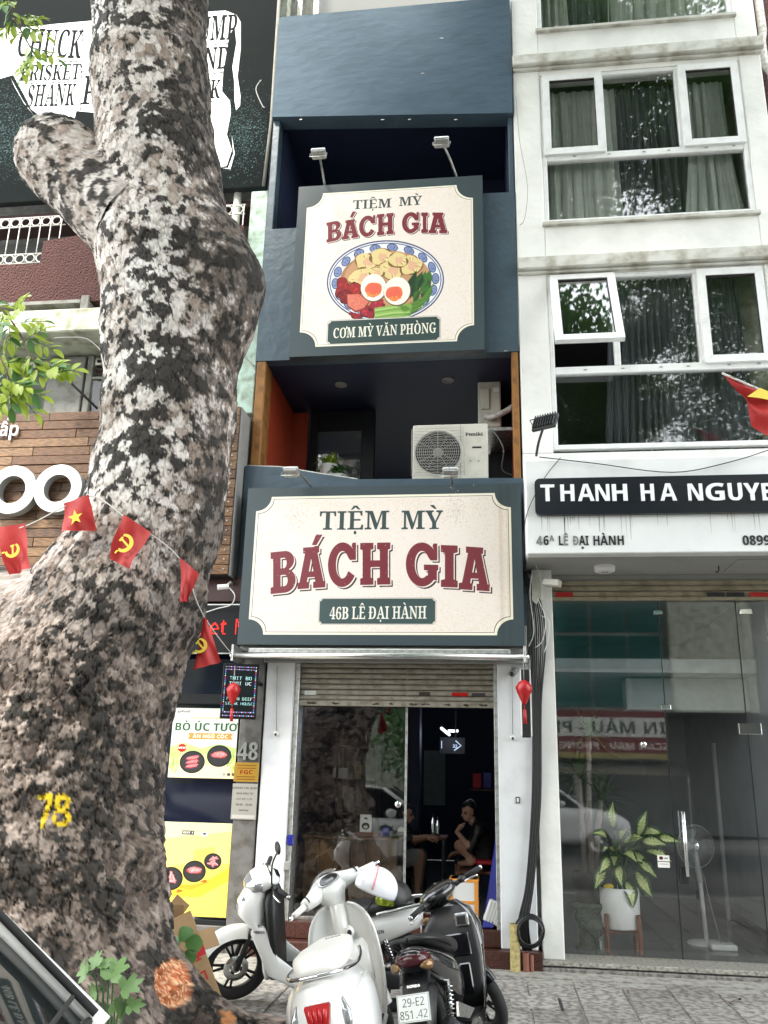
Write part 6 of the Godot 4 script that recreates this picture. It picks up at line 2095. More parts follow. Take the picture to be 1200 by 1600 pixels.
func ground_front(xr: float) -> void:
	# maroon band, lettered LED strip, glazed front with posters, grey pillar
	var px0: float = at(372, 1180).x   # pillar
	var px1: float = at(414, 1060).x
	var y_band1: float = at(345, 899, 0.2).y
	var y_band0: float = at(345, 938, 0.2).y
	var b := thing("steak_shopfront", "steak shop front with dark blue glass, maroon band and grey numbered pillar", "shopfront", v3(-4, 0, 0))
	bar(b, "band", v3(-9, y_band0, -0.14), v3(px1, y_band1, 0.12), "maroon", 0.006)
	bar(b, "pillar", v3(px0, 0.0, -0.4), v3(px1 - 0.003, y_band0 - 0.001, 0.02), "grey_pillar", 0.008)
	bar(b, "plinth", v3(-9, 0.0, -0.4), v3(px0 - 0.001, at(340, 1446).y, 0.03), "grey_pillar", 0.008)
	bar(b, "transom", v3(-9, at(300, 1100).y, -0.1), v3(px0 - 0.002, at(300, 1084).y, -0.005), "black_frame", 0.004)
	bar(b, "sill", v3(-9, at(300, 1446).y + 0.001, -0.1), v3(px0 - 0.002, at(300, 1436).y, 0.012), "black_frame", 0.004)
	var s := st()
	quad(s, v3(-9, y_band0, -0.06), v3(px0, y_band0, -0.06), v3(px0, 0.3, -0.06), v3(-9, 0.3, -0.06))
	part(b, "glass", s, "blue_film")
	# LED strip
	var zl := 0.16
	var a := at(280, 944, zl)
	var c := at(372, 1022, zl)
	SR = {"z": zl, "x0": -5.0, "x1": xr + 0.12, "y0": c.y, "y1": a.y, "w": 1400, "h": 300}
	var led := thing("led_strip", "black LED strip sign showing red dotted words behind the tree", "LED sign", v3(-3.7, c.y, zl))
	part(led, "case", boxm(v3(SR.x0, SR.y0, 0.121), v3(SR.x1, SR.y1, zl), 0.004), "black_frame")
	for y in [SR.y0 + 0.006, SR.y1 - 0.006]: part(led, "edge_strip", boxm(v3(SR.x0, y - 0.006, zl + 0.0005), v3(SR.x1, y + 0.006, zl + 0.006)), "steel")
	var word := canvas(300, 64, Color.BLACK)
	var tp := SR
	# letters sampled into round red dots, one lamp each, as one glowing part
	ftext(word, "Set Menu", SANS, 2, 50, 38, Color.WHITE)
	s = st()
	var x_w: float = at(309, 985, zl).x
	var dy: float = (at(300, 968, zl).y - at(300, 992, zl).y) / 13.0
	var yb: float = at(300, 992, zl).y
	for gx in 60:
		for gy in 18:
			var v := word.get_pixel(mini(299, int(2 + gx * 2.9)), clampi(int(50 - gy * 2.9), 0, 63)).r
			if v > 0.5:
				var p := v3(x_w + gx * dy, yb + gy * dy, zl + 0.004)
				if p.x < SR.x1 - 0.02: box(s, p - v3(dy, dy, 0.006) * 0.32, p + v3(dy, dy, 0.006) * 0.32)
	var lm := glow("led_red", Color(1.0, 0.16, 0.12), 0.3)
	var lt := part(led, "led_lettering", s, lm)
	lt.set_meta("kind", "stuff")
	# small white camera under the plank board
	var cp := at(352, 918, 0.3)
	var cam := thing("security_camera", "small white security camera under the plank sign", "camera", cp)
	s = st(true)
	tube(s, [cp + v3(-0.06, -0.01, 0.06), cp + v3(0.03, 0.01, 0.0)], 0.028, 12)
	part(cam, "body", s, "plastic_white")
	s = st(true)
	tube(s, smooth_line([cp + v3(0.0, 0.0, 0.0), cp + v3(0.02, 0.07, -0.08), cp + v3(0.02, 0.08, -0.17)]), 0.012, 8)
	part(cam, "bracket", s, "plastic_white")
	s = st(true)
	tube(s, smooth_line([cp + v3(0.04, 0.0, 0.0), cp + v3(0.1, -0.08, -0.02), cp + v3(0.06, -0.17, -0.05), cp + v3(-0.1, -0.2, -0.1), cp + v3(-0.22, -0.24, -0.1)]), 0.006, 5)
	part(cam, "flex", s, "plastic_white")
	# the two posters
	poster_beef(px0)
	poster_yellow(px0)
	# numerals and plates
	var n0 := at(371, 1187, 0.03)
	var hh: float = at(385, 1160, 0.03).y - n0.y
	var num := letters(b, "house_number", "48", SANSB, hh, 0.03, v3(n0.x, n0.y, 0.021), "steel")
	num.scale.x = (at(403, 1187, 0.03).x - n0.x) / num.mesh.get_aabb().size.x
	num.position.x -= num.mesh.get_aabb().position.x * num.scale.x
	var im := canvas(256, 220, Color(0.74, 0.58, 0.25))
	for q in [[30, 30], [30, 62], [30, 160], [30, 188]]: im.fill_rect(Rect2i(q[0], q[1], 196, 7), Color(0.45, 0.18, 0.08))
	ftext(im, "FGC", SANSB, 128, 132, 44, Color(0.60, 0.10, 0.07), 1.2, 0.5)
	var q0 := at(367, 1191, 0.03)
	var q1 := at(403, 1222, 0.03)
	var m := print_mat("brass_print", im, 0.3)
	m.metallic = 0.7
	var bp := thing("brass_plate", "brass company plate on the grey pillar below the house number", "plate", v3(q0.x, q1.y, 0.03))
	part(bp, "backing", boxm(v3(q0.x, q1.y, 0.021), v3(q1.x, q0.y, 0.034), 0.003), "brass")
	face(bp, "engraving", v3(q0.x, q0.y, 0.0355), v3(q1.x, q0.y, 0.0355), v3(q1.x, q1.y, 0.0355), v3(q0.x, q1.y, 0.0355), m)
	im = canvas(256, 400, Color(0.66, 0.65, 0.62))
	var rows := ["GARDEN HAI QUẬN", "NHÀ ĐẦU TƯ", "GIỜ MỞ CỬA", "08:00 - 22:00", "Hotline"]
	for i in 5: ftext(im, rows[i], SANSB if i != 2 else SANS, 128, 60 + i * 62, 22, Color(0.24, 0.23, 0.22), 0.95, 0.5)
	im.fill_rect(Rect2i(12, 350, 232, 36), Color(0.78, 0.77, 0.75))
	q0 = at(364, 1224, 0.03)
	q1 = at(399, 1281, 0.03)
	m = print_mat("plate_print", im, 0.35)
	m.metallic = 0.5
	var sp := thing("steel_plate", "tall brushed steel opening hours plate under the brass plate", "plate", v3(q0.x, q1.y, 0.03))
	part(sp, "backing", boxm(v3(q0.x, q1.y, 0.021), v3(q1.x, q0.y, 0.03), 0.003), "steel")
	face(sp, "engraving", v3(q0.x, q0.y, 0.0315), v3(q1.x, q0.y, 0.0315), v3(q1.x, q1.y, 0.0315), v3(q0.x, q1.y, 0.0315), m)
	led_box()

func framed_print(called: String, label: String, a: Vector2, c: Vector2, z: float, m: Material) -> void:
	var t := thing(called, label, "poster", v3((a.x + c.x) / 2, c.y, z))
	part(t, "panel", boxm(v3(a.x, c.y, z - 0.02), v3(c.x, a.y, z), 0.003), "plastic_white")
	face(t, "print", v3(a.x, a.y, z + 0.002), v3(c.x, a.y, z + 0.002), v3(c.x, c.y, z + 0.002), v3(a.x, c.y, z + 0.002), m)

func meat(im: Image, cx: float, cy: float, r: float, kind: int, rr: RandomNumberGenerator) -> void:
	fpoly(im, [ell(cx, cy, r, r)], Color(0.07, 0.07, 0.08))
	fpoly(im, [ell(cx, cy, r * 0.88, r * 0.88)], Color(0.17, 0.17, 0.18))
	for i in 40: fpoly(im, [ell(cx + rr.randf_range(-0.6, 0.6) * r, cy + rr.randf_range(-0.6, 0.6) * r, 3, 2, 0, 8)], Color(0.30, 0.30, 0.31))
	if kind == 0:
		for k in 3:
			fpoly(im, [blob(cx, cy - r * 0.36 + k * r * 0.36, r * 0.55, r * 0.19, -0.25, 0.06)], Color(0.55, 0.18, 0.22))
			fpoly(im, [blob(cx, cy - r * 0.40 + k * r * 0.36, r * 0.5, r * 0.13, -0.25, 0.06)], Color(0.82, 0.45, 0.47))
			for i in 5: fpoly(im, [ell(cx - r * 0.35 + i * r * 0.17, cy - r * 0.36 + k * r * 0.36, 2, r * 0.1, 0.3, 8)], Color(0.92, 0.68, 0.66))
	elif kind == 1:
		fpoly(im, [blob(cx, cy - r * 0.1, r * 0.66, r * 0.32, -0.05, 0.08)], Color(0.62, 0.22, 0.25))
		fpoly(im, [blob(cx, cy - r * 0.14, r * 0.6, r * 0.26, -0.05, 0.08)], Color(0.84, 0.47, 0.48))
		for i in 14: fpoly(im, [blob(cx + rr.randf_range(-0.4, 0.4) * r, cy - r * 0.12 + rr.randf_range(-0.2, 0.2) * r, r * 0.08, 2, rr.randf() * 3, 0.2, 8)], Color(0.95, 0.76, 0.74))
	else:
		for i in 11:
			var a := rr.randf() * PI
			var c := v2(cx + rr.randf_range(-0.4, 0.4) * r, cy + rr.randf_range(-0.4, 0.4) * r)
			fpoly(im, [ell(c.x, c.y, r * 0.38, r * 0.12, a, 16)], Color(0.70, 0.32, 0.36))
			fpoly(im, [ell(c.x, c.y - 2, r * 0.34, r * 0.08, a, 16)], Color(0.88, 0.60, 0.60))

func poster_beef(px0: float) -> void:
	var a3 := at(272, 1106, 0.0)
	var c3 := at(366, 1217, 0.0)
	var im := canvas(640, 760, Color(0.82, 0.83, 0.81))
	var rr := RandomNumberGenerator.new()
	rr.seed = 41
	# painted meadow
	fpoly(im, [[v2(0, 430), v2(120, 380), v2(300, 440), v2(470, 390), v2(640, 430), v2(640, 760), v2(0, 760)]], Color(0.70, 0.82, 0.50))
	fpoly(im, [[v2(0, 520), v2(200, 470), v2(420, 520), v2(640, 480), v2(640, 760), v2(0, 760)]], Color(0.82, 0.86, 0.58))
	fpoly(im, [[v2(0, 640), v2(640, 600), v2(640, 760), v2(0, 760)]], Color(0.92, 0.84, 0.68))
	for i in 80:
		var x := rr.randf_range(0, 90) if i % 2 == 0 else rr.randf_range(560, 640)
		var y := rr.randf_range(520, 720)
		fpoly(im, [[v2(x, y), v2(x + rr.randf_range(-30, 30), y - rr.randf_range(40, 110)), v2(x + 8, y)]], Color(0.45, 0.66, 0.25) if i % 3 else Color(0.85, 0.83, 0.45))
	ftext(im, "gofood", SANSB, 40, 50, 26, Color(0.15, 0.15, 0.15))
	ftext(im, "ANGUS REGATTA & CASINO", SANSB, 330, 118, 18, Color(0.80, 0.66, 0.36), 1.0, 0.5)
	ftext(im, "BÒ ÚC TƯƠI", SANSB, 350, 250, 84, Color(0.06, 0.33, 0.14), 1.0, 0.5)
	fpoly(im, [[v2(160, 275), v2(600, 275), v2(580, 308), v2(600, 342), v2(160, 342), v2(180, 308)]], Color(0.80, 0.55, 0.22))
	ftext(im, "ĂN NGŨ CỐC", SANSB, 380, 328, 38, Color(0.97, 0.95, 0.90), 1.05, 0.5)
	meat(im, 225, 590, 122, 0, rr)
	meat(im, 480, 520, 118, 1, rr)
	var star := []
	for i in 28: star.append(v2(115, 440) + Vector2.from_angle(TAU * i / 28) * (50 if i % 2 == 0 else 40))
	fpoly(im, [star], Color(0.66, 0.08, 0.09))
	ftext(im, "NEW!", SANSB, 115, 450, 24, Color(0.95, 0.93, 0.9), 1.0, 0.5)
	for i in 3: fpoly(im, [ell(540 + i * 44, 715, 17, 17)], [Color(0.6, 0.6, 0.58), Color(0.25, 0.25, 0.25), Color(0.35, 0.3, 0.28)][i])
	framed_print("beef_poster", "white and green poster with two black plates of beef on dark glass", v2(a3.x, a3.y), v2(minf(c3.x, px0 - 0.004), c3.y), 0.0, print_mat("beef_print", im, 0.3))

func poster_yellow(px0: float) -> void:
	var a3 := at(170, 1281, 0.0)
	var c3 := at(353, 1434, 0.0)
	var w := 900
	var im := canvas(w, 700, Color(0.86, 0.80, 0.36))
	var rr := RandomNumberGenerator.new()
	rr.seed = 43
	fpoly(im, [[v2(0, 0), v2(w, 0), v2(w, 60), v2(0, 190)]], Color(0.86, 0.84, 0.62))
	fpoly(im, [[v2(0, 190), v2(w, 60), v2(w, 300), v2(0, 420)]], Color(0.86, 0.81, 0.48))
	for q in [[430, 330, 150, 110], [640, 190, 150, 120], [660, 520, 170, 110]]:
		fpoly(im, [[v2(q[0], q[1] + 20), v2(q[0] + q[2], q[1] - 14), v2(q[0] + q[2], q[1] + q[3] - 20), v2(q[0], q[1] + q[3])]], Color(0.83, 0.74, 0.38))
		for i in 4: fpoly(im, [[v2(q[0] + 14, q[1] + 28 + i * 20), v2(q[0] + q[2] - 14, q[1] + 4 + i * 20), v2(q[0] + q[2] - 14, q[1] + 10 + i * 20), v2(q[0] + 14, q[1] + 34 + i * 20)]], Color(0.80, 0.70, 0.33))
	var wood := [v2(330, 430), v2(480, 560), v2(700, 560), v2(900, 430), v2(900, 330), v2(700, 470), v2(480, 480)]
	fpoly(im, [wood], Color(0.91, 0.72, 0.20))
	fpoly(im, [[v2(420, 470), v2(640, 510), v2(800, 430), v2(640, 470)]], Color(0.84, 0.60, 0.16))
	meat(im, 490, 430, 88, 2, rr)
	meat(im, 655, 370, 82, 1, rr)
	meat(im, 780, 290, 62, 2, rr)
	for q in [[560, 520], [730, 440]]: fpoly(im, [blob(q[0], q[1], 22, 11, -0.2, 0.2)], Color(0.80, 0.36, 0.10))
	im.fill_rect(Rect2i(545, 62, 88, 32), Color(0.10, 0.10, 0.10))
	ftext(im, "BEEF X", SANSB, 589, 86, 17, Color(0.9, 0.9, 0.88), 1.0, 0.5)
	fpoly(im, [ell(705, 86, 34, 22)], Color(0.30, 0.28, 0.20))
	fpoly(im, [ell(705, 86, 31, 19)], Color(0.94, 0.93, 0.85))
	fpoly(im, [blob(705, 84, 15, 8, 0, 0.15)], Color(0.2, 0.2, 0.18))
	framed_print("yellow_poster", "bright yellow poster with three round plates of meat above the grey plinth", v2(a3.x, a3.y), v2(minf(c3.x, px0 - 0.004), c3.y), 0.0, print_mat("yellow_print", im, 0.3))

func led_box() -> void:
	# a display box standing out from the pillar, turned towards the road
	var p0 := at(349, 1036, 0.42)
	var p1 := at(397, 1050, 0.30)
	var p3 := at(349, 1119, 0.42)
	var b := thing("led_display", "black LED display box with lit coloured words beside the red lantern", "LED display", (p0 + p1) / 2)
	var w := 0.33
	var h: float = p0.y - p3.y
	var c := (p0 + p3) / 2 + v3(w * 0.46, -0.01, -0.05)
	var xf := Transform3D(Basis(Vector3.UP, 0.30), c)
	var s := st()
	box(s, v3(-w / 2 - 0.01, -h / 2 - 0.01, -0.09), v3(w / 2 + 0.01, h / 2 + 0.01, 0.0), 0.006, xf)
	part(b, "case", s, "black_frame")
	s = st(true)
	tube(s, [xf * v3(w / 2 - 0.06, 0.1, -0.085), xf * v3(w / 2 - 0.06, 0.1, -0.085) + v3(0.05, 0, -0.3)], 0.02, 8)
	part(b, "bracket", s, "black_frame")
	var im := canvas(260, 400, Color.BLACK)
	var cols := [Color(1, 0.35, 0.4), Color(0.5, 0.6, 1), Color(1, 1, 1), Color(0.8, 0.4, 1), Color(0.4, 1, 1)]
	for i in 19:
		for y in [14, 34, 356, 382]: im.fill_rect(Rect2i(10 + i * 13, y, 7, 7), cols[(i + y) % 5])
	for i in 24:
		for x in [8, 242]: im.fill_rect(Rect2i(x, 44 + i * 13, 7, 6), cols[(i * 3 + x) % 5])
	var cy := Color(0.75, 1.0, 1.0)
	ftext(im, "THIT BO", MONO, 130, 116, 26, cy, 1.15, 0.5)
	ftext(im, "TUOI UC", MONO, 130, 156, 26, Color(0.9, 1, 1), 1.15, 0.5)
	ftext(im, "FRESH BEEF", MONO, 130, 270, 22, Color(0.8, 1, 0.95), 1.1, 0.5)
	ftext(im, "STEAK HOUSE", MONO, 130, 306, 22, cy, 1.05, 0.5)
	# cut the words into lamp dots
	for y in range(0, 400, 5): im.fill_rect(Rect2i(0, y, 260, 1), Color.BLACK)
	for x in range(0, 260, 5): im.fill_rect(Rect2i(x, 0, 1, 400), Color.BLACK)
	var m := plain("led_screen", lin(0.004, 0.004, 0.006), 0.3)
	m.emission_enabled = true
	m.emission_texture = ImageTexture.create_from_image(im)
	m.emission_energy_multiplier = 0.4
	s = st()
	quad(s, xf * v3(-w / 2, h / 2, 0.002), xf * v3(w / 2, h / 2, 0.002), xf * v3(w / 2, -h / 2, 0.002), xf * v3(-w / 2, -h / 2, 0.002))
	part(b, "screen", s, m)

# ---------- the old street tree ----------
const TZ := 3.85
var PRIMS := []   # [a, b, ra, rb]

func tp(px: float, py: float, r_px: float, dz := 0.0) -> Array:
	var p := at(px, py, TZ + dz)
	var depth := -(CB.inverse() * (p - EYE)).z
	return [p, r_px * depth / FOCAL]

func chain(list: Array) -> void:
	for i in list.size() - 1:
		var a: Array = tp(list[i][0], list[i][1], list[i][2], list[i][3] if list[i].size() > 3 else 0.0)
		var b: Array = tp(list[i + 1][0], list[i + 1][1], list[i + 1][2], list[i + 1][3] if list[i + 1].size() > 3 else 0.0)
		PRIMS.append([a[0], b[0], a[1], b[1]])

func tree_field(p: Vector3) -> float:
	var d := 1e9
	for q in PRIMS:
		var ab: Vector3 = q[1] - q[0]
		var t := clampf((p - q[0]).dot(ab) / maxf(ab.length_squared(), 1e-6), 0.0, 1.0)
		var e: float = p.distance_to(q[0] + ab * t) - lerpf(q[2], q[3], t)
		var k := 0.09
		var h := clampf(0.5 + 0.5 * (d - e) / k, 0.0, 1.0)
		d = lerpf(d, e, h) - k * h * (1.0 - h)
	return d

func pixel_of(p: Vector3) -> Vector2:
	var c := CB.inverse() * (p - EYE)
	return v2(600 + FOCAL * c.x / -c.z, 800 - FOCAL * c.y / -c.z)

var n1: FastNoiseLite
var n2: FastNoiseLite
var nb: FastNoiseLite
var nl: FastNoiseLite
var nf: FastNoiseLite
var BP: Vector3
var BC: Color
func bark_noise() -> void:
	n1 = FastNoiseLite.new(); n1.noise_type = FastNoiseLite.TYPE_CELLULAR; n1.frequency = 15.0; n1.cellular_return_type = FastNoiseLite.RETURN_DISTANCE2_SUB; n1.fractal_type = FastNoiseLite.FRACTAL_NONE; n1.seed = 3
	n1.domain_warp_enabled = true; n1.domain_warp_amplitude = 0.05; n1.domain_warp_frequency = 9.0
	n2 = FastNoiseLite.new(); n2.noise_type = FastNoiseLite.TYPE_CELLULAR; n2.frequency = 15.0; n2.cellular_return_type = FastNoiseLite.RETURN_CELL_VALUE; n2.fractal_type = FastNoiseLite.FRACTAL_NONE; n2.seed = 3
	n2.domain_warp_enabled = true; n2.domain_warp_amplitude = 0.05; n2.domain_warp_frequency = 9.0
	nb = FastNoiseLite.new(); nb.noise_type = FastNoiseLite.TYPE_SIMPLEX; nb.frequency = 7.0; nb.fractal_octaves = 4; nb.fractal_gain = 0.58; nb.seed = 8
	nl = FastNoiseLite.new(); nl.noise_type = FastNoiseLite.TYPE_SIMPLEX; nl.frequency = 1.3; nl.fractal_octaves = 2; nl.seed = 5
	nf = FastNoiseLite.new(); nf.noise_type = FastNoiseLite.TYPE_SIMPLEX; nf.frequency = 32.0; nf.fractal_octaves = 3; nf.seed = 6

# pushes a point of the smooth trunk out to its bark and finds the colour there, with shade painted into the cracks; side: 1 on the flank turned to the shop
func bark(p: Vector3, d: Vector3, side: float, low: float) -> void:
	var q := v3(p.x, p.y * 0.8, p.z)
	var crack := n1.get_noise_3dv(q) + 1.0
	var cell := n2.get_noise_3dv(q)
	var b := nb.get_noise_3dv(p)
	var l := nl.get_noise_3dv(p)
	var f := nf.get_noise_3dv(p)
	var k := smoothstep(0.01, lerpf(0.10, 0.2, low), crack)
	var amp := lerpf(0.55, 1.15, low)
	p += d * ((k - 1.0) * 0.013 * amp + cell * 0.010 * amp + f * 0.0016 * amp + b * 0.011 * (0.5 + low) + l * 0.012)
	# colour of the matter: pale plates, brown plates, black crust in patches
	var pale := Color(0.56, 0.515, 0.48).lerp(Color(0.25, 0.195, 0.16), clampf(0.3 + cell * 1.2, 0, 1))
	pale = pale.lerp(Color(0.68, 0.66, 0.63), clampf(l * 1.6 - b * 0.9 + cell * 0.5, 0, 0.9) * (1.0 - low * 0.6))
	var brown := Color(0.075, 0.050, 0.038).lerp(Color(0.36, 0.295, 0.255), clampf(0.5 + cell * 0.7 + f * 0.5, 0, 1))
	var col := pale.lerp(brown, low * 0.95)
	col = col.lerp(Color(0.10, 0.075, 0.06), (1.0 - k) * 0.4)  # crease shade painted in: cracks tinted darker than the plates
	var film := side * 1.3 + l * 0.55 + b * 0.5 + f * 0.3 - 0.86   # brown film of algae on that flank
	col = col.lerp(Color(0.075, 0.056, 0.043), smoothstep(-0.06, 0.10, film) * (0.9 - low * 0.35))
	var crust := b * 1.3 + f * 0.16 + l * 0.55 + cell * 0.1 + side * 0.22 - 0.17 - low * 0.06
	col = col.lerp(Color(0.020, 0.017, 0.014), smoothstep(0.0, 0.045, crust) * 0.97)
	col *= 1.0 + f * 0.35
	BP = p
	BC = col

func build_tree() -> void:
	var stem := [[236, -330, 88], [234, 0, 85], [236, 130, 87], [246, 270, 92], [262, 400, 104], [268, 520, 102], [266, 640, 99], [252, 740, 101], [236, 830, 103], [186, 940, 128], [120, 1060, 152], [74, 1200, 174], [58, 1350, 190], [58, 1480, 200], [66, 1650, 225], [70, 1900, 270]]
	chain(stem)
	chain([[120, 1060, 150], [10, 985, 95], [-90, 940, 90], [-200, 860, 80]])
	chain([[215, 345, 84], [175, 320, 72]])
	chain([[318, 395, 70, 0.05], [338, 445, 70, 0.05], [330, 500, 66, 0.03], [312, 560, 56]])
	chain([[298, 928, 20, 0.1], [311, 921, 16, 0.12]])
	chain([[215, 1345, 40, 0.15], [228, 1335, 30, 0.15]])
	chain([[120, 1500, 110], [240, 1560, 66, -0.1], [330, 1625, 50, -0.35], [420, 1700, 42, -0.5]])
	chain([[330, 1625, 46, -0.4], [425, 1615, 30, -0.75], [470, 1640, 26, -0.9]])
	chain([[100, 1560, 110, 0.3], [190, 1720, 80, 0.55]])
	# coarse radii by ray marching from the axis
	var y_lo := -0.06
	var y_hi: float = at(236, -300, TZ).y
	var NH := 170
	var NA := 108
	var axis := []
	var pts := []
	for q in stem: pts.append(tp(q[0], q[1], q[2])[0])
	var rad := []
	for i in NH + 1:
		var y := lerpf(y_lo, y_hi, float(i) / NH)
		var c := v3(pts[0].x, y, TZ)
		for k in pts.size() - 1:
			if y <= pts[k].y and y >= pts[k + 1].y: c = v3(lerpf(pts[k + 1].x, pts[k].x, (y - pts[k + 1].y) / (pts[k].y - pts[k + 1].y)), y, TZ)
		if y < pts[-1].y: c = v3(pts[-1].x, y, TZ)
		axis.append(c)
		var row := PackedFloat32Array()
		for j in NA:
			var a := TAU * j / NA
			var d := v3(cos(a), 0, sin(a))
			var t := 0.05
			for it in 22:
				var f := tree_field(c + d * t)
				if f > -0.002: break
				t += maxf(-f, 0.004)
				if t > 1.9: break
			row.append(t)
		rad.append(row)
	# fine skin: bark plates, cracks, blotches
	bark_noise()
	var angles := []
	var toward := atan2(EYE.z - TZ, 2.0)   # the side that faces the road and the camera
	for k in 330: angles.append(toward - PI * 0.55 + PI * 1.1 * k / 330.0)
	for k in 70: angles.append(toward + PI * 0.55 + PI * 0.9 * k / 70.0)
	var W: int = angles.size()
	var H := 900
	var V := PackedVector3Array()
	var C := PackedColorArray()
	V.resize(W * (H + 1))
	C.resize(W * (H + 1))
	for i in H + 1:
		var fi := float(i) / H * NH
		var i0 := mini(int(fi), NH - 1)
		var ti := fi - i0
		var c: Vector3 = axis[i0].lerp(axis[i0 + 1], ti)
		var r0: PackedFloat32Array = rad[i0]
		var r1: PackedFloat32Array = rad[i0 + 1]
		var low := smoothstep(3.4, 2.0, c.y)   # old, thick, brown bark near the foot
		for j in W:
			var a: float = angles[j]
			var fa := fposmod(a, TAU) / TAU * NA
			var j0 := int(fa) % NA
			var j1 := (j0 + 1) % NA
			var tj := fa - floorf(fa)
			var r := lerpf(lerpf(r0[j0], r0[j1], tj), lerpf(r1[j0], r1[j1], tj), ti)
			var d := v3(cos(a), 0, sin(a))
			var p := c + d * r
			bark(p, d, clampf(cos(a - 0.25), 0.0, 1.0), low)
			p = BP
			var col := BC
			var f := nf.get_noise_3dv(p)
			var b := nb.get_noise_3dv(p)
			if c.y < 2.2 or (c.y > 1.0 and c.y < 2.0):
				var px := pixel_of(p)
				if p.z > TZ - 0.3:
					var yel := 1e9
					if px.x > 50 and px.x < 118 and px.y > 1230 and px.y < 1300:
						yel = minf(seg2(px, v2(62, 1246), v2(80, 1243)), seg2(px, v2(80, 1243), v2(66, 1290)))
						yel = minf(yel, minf(absf(px.distance_to(v2(97, 1254)) - 9.5), absf(px.distance_to(v2(96, 1277)) - 11.0)))
						if yel < 3.8 + f * 3.0 and b + f > -0.75: col = Color(0.66, 0.47, 0.015)
					var e := v2((px.x - 272) / 29.0, (px.y - 1537) / 37.0).rotated(0.35)
					var oval := pow(absf(e.x), 2.6) + pow(absf(e.y), 2.6)
					if oval < 1.0 + f * 0.25:
						col = Color(0.36, 0.10, 0.035).lerp(Color(0.68, 0.42, 0.24), smoothstep(-0.1, 0.35, nf.get_noise_3dv(p * v3(2.0, 1.0, 2.0) + v3(5, 0, 0))))
						p -= d * 0.02
					if px.distance_to(v2(357, 1592)) < 12.0 + f * 4.0: col = Color(0.50, 0.22, 0.09)
			V[i * W + j] = p
			C[i * W + j] = col
	var ids := PackedInt32Array()
	ids.resize(W * H * 6)
	var o := 0
	for i in H:
		for j in W:
			var j2 := (j + 1) % W
			var a0 := i * W + j
			var a1 := i * W + j2
			var b0 := a0 + W
			var b1 := a1 + W
			ids[o] = a0; ids[o + 1] = b1; ids[o + 2] = b0
			ids[o + 3] = a0; ids[o + 4] = a1; ids[o + 5] = b1
			o += 6
	var N := PackedVector3Array()
	N.resize(V.size())
	for i in H + 1:
		var iu := mini(i + 1, H) * W
		var il := maxi(i - 1, 0) * W
		for j in W:
			N[i * W + j] = (V[iu + j] - V[il + j]).cross(V[i * W + (j + 1) % W] - V[i * W + (j + W - 1) % W]).normalized()
	var arr := []
	arr.resize(Mesh.ARRAY_MAX)
	arr[Mesh.ARRAY_VERTEX] = V
	arr[Mesh.ARRAY_NORMAL] = N
	arr[Mesh.ARRAY_COLOR] = C
	arr[Mesh.ARRAY_INDEX] = ids
	var mesh := ArrayMesh.new()
	mesh.add_surface_from_arrays(Mesh.PRIMITIVE_TRIANGLES, arr)
	var t := thing("street_tree", "massive old street tree with scaly grey bark, black blotches and sawn limb stubs", "tree", v3(axis[0].x, 0, TZ))
	var m := plain("bark", Color.WHITE, 0.85)
	m.vertex_color_use_as_albedo = true
	m.normal_enabled = true
	m.normal_texture = NT["rough_n"]
	m.normal_scale = 0.5
	m.uv1_triplanar = true
	m.uv1_world_triplanar = true
	m.uv1_scale = Vector3.ONE * 5.0
	part(t, "trunk", mesh, m)
	part(t, "limb_stub", stub_mesh(), m)
	build_crown(t, axis[NH])
	for q in [[v3(0, 0, 0), [[-14, -60], [6, -20], [20, 20], [34, 50], [56, 88]], 90, 6], [v3(0, 0, 0), [[-40, 455], [0, 480], [30, 520], [50, 560], [80, 585]], 110, 6], [v3(0, 0, 0), [[-40, 490], [-10, 540], [10, 580], [14, 600], [22, 618]], 80, 7]]: twig(t, q[1], q[2], q[3])

func stub_mesh() -> ArrayMesh:   # the sawn limb, its end grown over
	var path := []
	var rr := []
	for q in [[222, 352, 84], [175, 318, 72], [135, 284, 66], [104, 258, 66], [82, 240, 62], [66, 226, 50], [57, 218, 32], [54, 215, 4]]:
		var e: Array = tp(q[0], q[1], q[2], 0.08)
		path.append(e[0])
		rr.append(e[1])
	var s := st(true)
	s.set_color(Color.WHITE)
	var rows := []
	for i in 121:
		var u := i / 120.0 * 7.0
		var k := mini(int(u), 6)
		var w := smoothstep(0.0, 1.0, u - k) * 0.35 + (u - k) * 0.65
		var c: Vector3 = path[k].lerp(path[k + 1], w)
		var r := lerpf(rr[k], rr[k + 1], w)
		var dir: Vector3 = (path[7] - path[0]).normalized()
		var x := dir.cross(Vector3.BACK).normalized()
		var y := x.cross(dir)
		var row := []
		for j in 181:
			var a := TAU * (j % 180) / 180.0
			var d := x * cos(a) + y * sin(a)
			bark(c + d * r, (d + dir * (0.0 if u < 4.0 else (u - 4.0) * 0.5)).normalized(), 0.25, 0.25)
			row.append([BP, BC])
		rows.append(row)
	for i in 120:
		for j in 180:
			for e in [[i, j], [i + 1, j], [i + 1, j + 1], [i, j], [i + 1, j + 1], [i, j + 1]]:
				s.set_color(rows[e[0]][e[1]][1])
				s.add_vertex(rows[e[0]][e[1]][0])
	return done(s)

func seg2(p: Vector2, a: Vector2, b: Vector2) -> float:
	return p.distance_to(Geometry2D.get_closest_point_to_segment(p, a, b))

